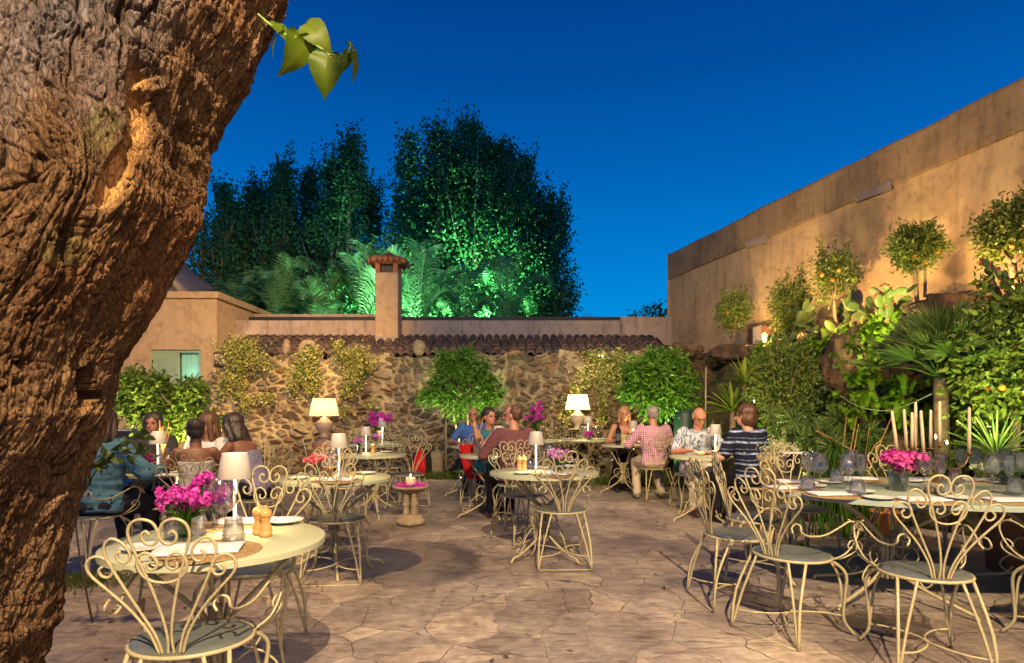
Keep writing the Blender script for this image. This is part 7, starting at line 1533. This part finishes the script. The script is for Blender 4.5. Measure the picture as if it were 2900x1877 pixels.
# handbag
hb = empty('handbag', (X(1392, 7.45), 7.45, 0), 0, 'black handbag on the floor at the feet of the woman in the green skirt', 'bag'); mb = MB(); mb.loft([((0, 0, .01), .15, .08), ((0, 0, .08), .17, .10), ((.02, 0, .17), .12, .06), ((.03, 0, .22), .07, .03)], 18); bake(mb.build('bag', SHB, hb), .01, 3); mb = MB(); mb.tube([(-.12, 0, .16), (-.19, -.02, .15), (-.2, -.03, .08), (-.13, -.03, .03)], .010, 6, smooth=3); mb.build('handle', SHB, hb)
# red jacket on chair
jk = MB(); jk.loft([((0, -.22, .83), .19, .035), ((0, -.25, .80), .21, .05), ((.01, -.25, .6), .19, .06), ((.02, -.24, .42), .15, .055), ((.02, -.24, .36), .10, .03)], 18); o = bake(jk.build('red_jacket', RD), .012, 3); o.location = (-.50, 8.25, 0); tag(o, 'red jacket hung over a chair behind the bread sticks', 'jacket')
# --- big table
BTc = (3.10, 4.08)
def ST(px, py): return TP(px, py, TZ)
def place(px, py, lab, rz=0, plate_off=(.24, .04)):
    x_, y_, z_ = ST(px, py); put('mat', f_mat, (x_, y_, z_), 'placemat ' + lab, 'placemat', 'round placemats', s=.95); put('napkin', f_napkin, (x_ - .02, y_ - .01, z_ + .006), 'napkin ' + lab, 'napkin', 'white napkins', rz=rz)
    put('plate', f_plate, (x_ + plate_off[0], y_ + plate_off[1], z_), 'side plate ' + lab, 'plate', 'side plates')
place(2360, 1402, 'at the front left of the long table, by the near tumbler', .1, (.24, .12)); place(2240, 1384, 'at the left end of the long table', .2, (.2, .10)); place(2260, 1367, 'at the far left corner of the long table', -.2, (.22, -.02)); place(2620, 1418, 'behind the fan of the foreground armchair', 0, (-.24, .06)); place(2870, 1420, 'at the front right of the long table', 0, (-.25, .1)); place(2430, 1358, 'at the far side of the long table, left of the peonies', 0, (-.15, -.12)); place(2770, 1361, 'at the far side of the long table under the lone candle', 0, (.03, -.14)); place(2640, 1362, 'at the far side behind the peonies', 0, (-.2, -.05))
GG = 'wine glasses on the long table'
for (px, py, key, lab) in [(2290, 1384, 'w', 'leftmost wine glass of the long table, with a round bowl'), (2322, 1390, 'w', 'second wine glass from the left on the long table, in front'), (2306, 1375, 'f', 'narrow wine glass between the two leftmost round ones'), (2402, 1394, 'w', 'round wine glass left of the peonies, above the front placemat'), (2438, 1388, 'f', 'narrow wine glass just left of the peonies'), (2412, 1372, 'w', 'rear wine glass left of the peonies'), (2620, 1392, 'w', 'round wine glass right of the peonies, behind the foreground fan'), (2664, 1390, 'f', 'narrow wine glass right of the peonies, behind the foreground fan'), (2762, 1364, 'w', 'wine glass standing beneath the lone tall candle'), (2720, 1362, 'f', 'wine glass beneath the candelabra, left of the lone candle'), (2812, 1393, 'w', 'round wine glass nearest the right edge, in front of the white flowers'), (2858, 1395, 'f', 'narrow wine glass in front of the white flowers at the right edge'), (2845, 1366, 'w', 'rear wine glass among the white flowers at the right'), (2888, 1380, 'w', 'wine glass cut by the right edge')]:
    put('wine' if key == 'w' else 'flute', f_wine if key == 'w' else f_flute, ST(px, py), lab, 'wine glass', GG, s=1.16 if key == 'w' else 1.12)
for (px, py, lab) in [(2288, 1392, 'ribbed tumbler at the left end of the long table'), (2428, 1405, 'ribbed tumbler at the front left of the long table on the placemat'), (2370, 1368, 'ribbed tumbler at the far left side of the long table'), (2705, 1371, 'tumbler beneath the candelabra on the long table'), (2680, 1405, 'tumbler seen through the foreground fan back'), (2875, 1402, 'tumbler at the right edge of the long table')]: put('tumbler', f_tumbler, ST(px, py), lab, 'tumbler', 'tumblers on the long table', s=1.15)
flowers(ST(2545, 1388), .075, 36, petmat('peony_petal', (.50, .02, .28), (.90, .16, .45)), 'glass vase of magenta and pink peonies on the long table', 'round', 13, .10, .13, .06, ps=.045)
fl = flowers((X(2850, 4.35), 4.35, TZ), .17, 70, WHT, 'low bowl of small white and cream flowers at the right end of the long table', 'round', 14, .08, .07, .07, ps=.022)
# wood slice
mb = MB(); mb.lathe([(0, 0), (.055, 0), (.057, .03), (0, .03)], n=20); o = mb.build('wood_slice', BARK); o.location = ST(2645, 1396); tag(o, 'small round bark-edged wood slice on the long table behind the foreground fan', 'wood slice')
# candelabra
BRASS = mat('aged_brass', (.25, .13, .05), .35, metal=.7, var=.3, vscale=30); CX_, CY_ = X(2660, 4.45), 4.45
e = empty('candelabra', (CX_, CY_, TZ), 0, 'ornate dark brass candelabra with crystal drops on the long table', 'candelabra')
mb = MB(); mb.lathe([(0, 0), (.075, 0), (.07, .015), (.03, .03), (.018, .05), (.03, .07), (.018, .09), (.014, .16), (.028, .18), (.012, .20), (.0, .21)], n=24); mb.build('foot', BRASS, e)
cnd = [(2540, 1275, 1162, -2), (2567, 1267, 1158, -1), (2583, 1267, 1167, 0), (2593, 1262, 1138, 0), (2615, 1274, 1162, -1), (2636, 1262, 1160, 0), (2661, 1253, 1136, 0), (2745, 1276, 1153, 0)]
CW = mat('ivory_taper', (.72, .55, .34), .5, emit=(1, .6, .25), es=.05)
DROP = MB()
for k, (px, pyb, pyt, tl_) in enumerate(cnd):
    dy = [.0, .10, .16, -.02, -.12, .14, -.02, .02][k]; d = CY_ + dy; A = np.array(P(px, pyb, d)) - np.array(e.location); m_ = MB(); m_.tube([(0, 0, .17), (A[0] * .35, A[1] * .35, .10), (A[0] * .8, A[1] * .8, .12), (A[0], A[1], A[2] - .03)], .007, 6, smooth=4)
    m_.tube([(A[0] * .5, A[1] * .5, .10), (A[0] * .55, A[1] * .55, .06), (A[0] * .7, A[1] * .7, .06), (A[0] * .68, A[1] * .68, .09)], .004, 5, smooth=3); m_.lathe([(0, -.035), (.01, -.03), (.034, -.022), (.036, -.018), (.012, -.015), (.012, .012), (.015, .016), (.0, .016)], tuple(A), 16); m_.build('arm', BRASS, e)
    for j in range(5): a = j * 1.256; DROP.ell((A[0] + .034 * math.cos(a), A[1] + .034 * math.sin(a), A[2] - .045), (.004, .004, .014), 6, 5)
    c_ = empty('taper_candle', Vector(e.location) + Vector(A) + Vector((0, 0, .005)), 0, ['leaning ivory candle at the left end of the candelabra', 'second ivory candle from the left of the candelabra', 'ivory candle half hidden behind the taller one, third from left', 'tall ivory candle, fourth from the left of the candelabra', 'ivory candle, fifth from the left of the candelabra', 'ivory candle just left of the tallest one on the candelabra', 'tallest ivory candle of the candelabra, rising from its centre', 'lone ivory candle at the right end of the candelabra'][k], 'candle', 'unlit ivory candles'); L_ = (pyb - pyt) * d / FPX - .005; lx = .035 * tl_ * .5
    mb = MB(); mb.tube([(0, 0, 0), (lx * .5, 0, L_ * .5), (lx, 0, L_ * .93), (lx, 0, L_ * .985), (lx, 0, L_)], [.0125, .0112, .010, .0085, .003], 12); mb.build('candle_body', CW, c_); mb = MB(); mb.tube([(lx, 0, L_ - .002), (lx + .001, 0, L_ + .008)], .001, 4); mb.build('wick', FIX, c_)
DROP.build('crystal_drops', GLASS, e)
# tea lights glowing behind the candelabra
def tealight(px, py, d, label, en=1.0):
    loc = P(px, py, d); c_ = empty('tealight', loc, 0, label, 'tea light', 'little lights among the plants'); mb = MB(); mb.lathe([(0, 0), (.02, 0), (.024, .05), (.0232, .05), (.019, .004), (0, .004)], n=14); mb.build('holder', GLASS, c_); mb = MB(); mb.lathe([(0, .01), (.008, .02), (.006, .035), (0, .045)], n=8); mb.build('flame', FLAME, c_); light('POINT', 'tealight_light', loc + Vector((0, 0, .06)), en, (1, .5, .18), .01)
tealight(2682, 1262, 4.75, 'glowing light right of the tallest candle', 1.6); tealight(2650, 1245, 4.8, 'glowing light behind the tallest candle', 1.2); tealight(2136, 1142, 7.2, 'upper glowing light under the broad orange tree', 1.2); tealight(2118, 1158, 7.2, 'lower glowing light under the broad orange tree', .8)
# white flower tub and planters, ice bucket
TUB = mat('tan_planter', (.42, .33, .21), .8, bump=.4, bscale=20, var=.2)
def tub(px, d, r, h_, label, flw=True, m=TUB):
    e = empty('planter', (X(px, d), d, 0), 0, label, 'planter'); mb = MB(); mb.lathe([(0, 0), (r * .78, 0), (r, h_ * .93), (r * 1.06, h_ * .94), (r * 1.06, h_), (r * .95, h_), (r * .9, h_ * .9), (0, h_ * .9)], n=32); mb.build('pot', m, e)
    if flw:
        rng = np.random.default_rng(int(px)); n = 900; q_ = np.stack([rng.normal(size=n) * r * .4, rng.normal(size=n) * r * .4, h_ + np.abs(rng.normal(size=n)) * .05], -1); v, tr, r_ = leaves(q_, rng.normal(size=(n, 3)) + [0, 0, .5], .035, .7, rng, fold=.4); npmesh('blossoms', v, None, tr, WHT, e, False, {'rnd': r_})
tub(2205, 6.4, .24, .80, 'tall tan planter of small white flowers behind the ice bucket')
TERR = mat('terracotta_pot', (.36, .17, .07), .75, bump=.3, bscale=25, var=.25)
tub(2505, 6.1, .15, .26, 'small clay pot on the pond rim seen under the long table', False, TERR); tub(2890, 4.75, .27, .50, 'big terracotta pot at the right edge behind the long table', False, TERR)
ib = empty('ice_bucket', (X(2237, 5.7), 5.7, 0), 0, 'steel ice bucket on a stand left of the long table', 'ice bucket'); ST_ = mat('polished_steel', (.6, .58, .55), .15, metal=1.0); mb = MB(); mb.lathe([(0, .66), (.075, .66), (.10, .86), (.107, .865), (.10, .868), (.092, .86), (.07, .68), (0, .68)], n=28); mb.build('bucket', ST_, ib); mb = MB(); mb.tube([(0, 0, 0), (0, 0, .66)], .012, 6); mb.lathe([(0, 0), (.13, 0), (.13, .01), (0, .02)], n=20); mb.build('stand', ST_, ib)
o = put('napkin', f_napkin, (X(2250, 5.65), 5.65, .868), 'white cloth laid over the rim of the ice bucket', 'napkin', 'white napkins')
# string light wires
mb = MB(); mb.tube([P(2380, 1120, 6), P(2430, 1150, 6), P(2500, 1163, 6), P(2560, 1150, 5.8), P(2640, 1115, 5.6)], .0022, 4, smooth=4); o = mb.build('wire', mat('pale_wire', (.45, .42, .35), .5)); tag(o, 'thin pale wire sagging across the rocks above the reeds', 'wire')
# lemon-bush box planter
mb = MB(); mb.box((0, 0, .5), (.9, .4, 1.0), bev=.02); o = mb.build('white_counter', mat('white_plaster_box', (.55, .48, .42), .8)); o.location = (X(320, 8.6), 8.6, 0); tag(o, 'pale rectangular counter half hidden by the trunk and lemon bush', 'counter')
# teal water butt next to grotto
mb = MB(); mb.lathe([(0, 0), (.17, 0), (.18, .03), (.18, 1.2), (.16, 1.27), (0, 1.3)], n=28); o = mb.build('water_butt', mat('teal_plastic', (.01, .04, .03), .5)); o.location = (X(1940, 9.9), 9.9, 0); tag(o, 'dark teal cylindrical water butt behind the bald man', 'water butt')
# ---- lit garden lamps
garden_lamp(P(2505, 1005, 6.8), P(2440, 700, 8.6), 150, (1, .85, .26), 'bright floodlight among ferns under the prickly pears', 130)
garden_lamp(P(2800, 1210, 4.7), P(2830, 1050, 5.4), 90, (.95, 1, .28), 'hidden garden light glowing green under the big orange tree', 130, s=.02)
garden_lamp(Vector((X(1310, 10.5), 10.5, .08)), Vector((X(1305, 11), 11.0, 2)), 300, (.95, 1, .45), 'uplight in the grass under the small forked tree', 90)
garden_lamp(Vector((X(1862, 9.75), 9.75, .08)), Vector((X(1860, 10.3), 10.3, 2)), 300, (.9, 1, .4), 'uplight in the grass under the rounded glossy tree', 90)
garden_lamp(Vector((X(500, 6.9), 6.9, .1)), P(470, 1130, 7.5), 420, (1, .92, .5), 'uplight at the foot of the lemon bush', 110)
garden_lamp(P(1702, 1010, 11.75), P(1660, 1200, 12.0), 150, (1, .85, .5), 'small wall spotlight under the eaves at the right of the stone wall', 120)
garden_lamp(Vector((X(2210, 6.9), 6.9, .15)), P(2222, 1100, 7.8), 220, (1, .85, .35), 'uplight under the broad orange tree', 110)
garden_lamp(Vector((X(1130, 15.4), 15.4, 2.9)), Vector((X(1120, 17), 17.5, 5.0)), 1000, (.62, 1, .62), 'green floodlight behind the chimney shining into the palms', 150)
garden_lamp(Vector((X(1330, 18.0), 18.0, 2.9)), Vector((X(1350, 20.5), 20.5, 9.0)), 5200, (.35, 1, .42), 'green floodlight aimed up into the tallest poplar', 130)
garden_lamp(Vector((X(1120, 18.2), 18.2, 2.9)), Vector((X(1100, 20.5), 20.5, 8.0)), 2200, (.35, 1, .42), 'green floodlight between the chimney and the poplars', 130)
garden_lamp(Vector((X(780, 18.8), 18.8, 2.9)), Vector((X(780, 21.5), 21.5, 8.0)), 1300, (.30, .8, .65), 'dim green floodlight at the left end of the palms', 120)
garden_lamp(Vector((4.75, 6.0, 2.3)), Vector((5.7, 6.3, 4.6)), 150, (1, .58, .22), 'uplight under the tree at the right edge washing the tan building', 150, s=.018)
garden_lamp(Vector((4.0, 7.9, 2.3)), Vector((5.2, 8.0, 4.0)), 190, (1, .60, .22), 'uplight between the third and fourth orange trees', 150, s=.018)
garden_lamp(Vector((3.75, 9.6, 2.3)), Vector((4.8, 9.8, 3.8)), 190, (1, .60, .22), 'uplight between the first two orange trees', 150, s=.018)
garden_lamp(Vector((3.3, 11.4, 2.3)), Vector((4.2, 12.4, 3.8)), 130, (1, .60, .24), 'uplight washing the far corner of the tan building', 150, s=.018)
garden_lamp(Vector((X(650, 13.6), 13.6, 3.0)), Vector((X(900, 14), 14.2, 3.2)), 10, (1, .7, .45), 'small light at the left end of the roof', 120, s=.02)

mb = MB(); mb.ell((0, 0, 0), (.16, .16, .11), 24, 14); mb.build('shade', STRAW, ln); mb = MB(); mb.tube([(0, 0, .11), (0, 0, .9)], .003, 5); mb.build('cord', FIX, ln)  # round body and cord of the added, unseen shadow blocker
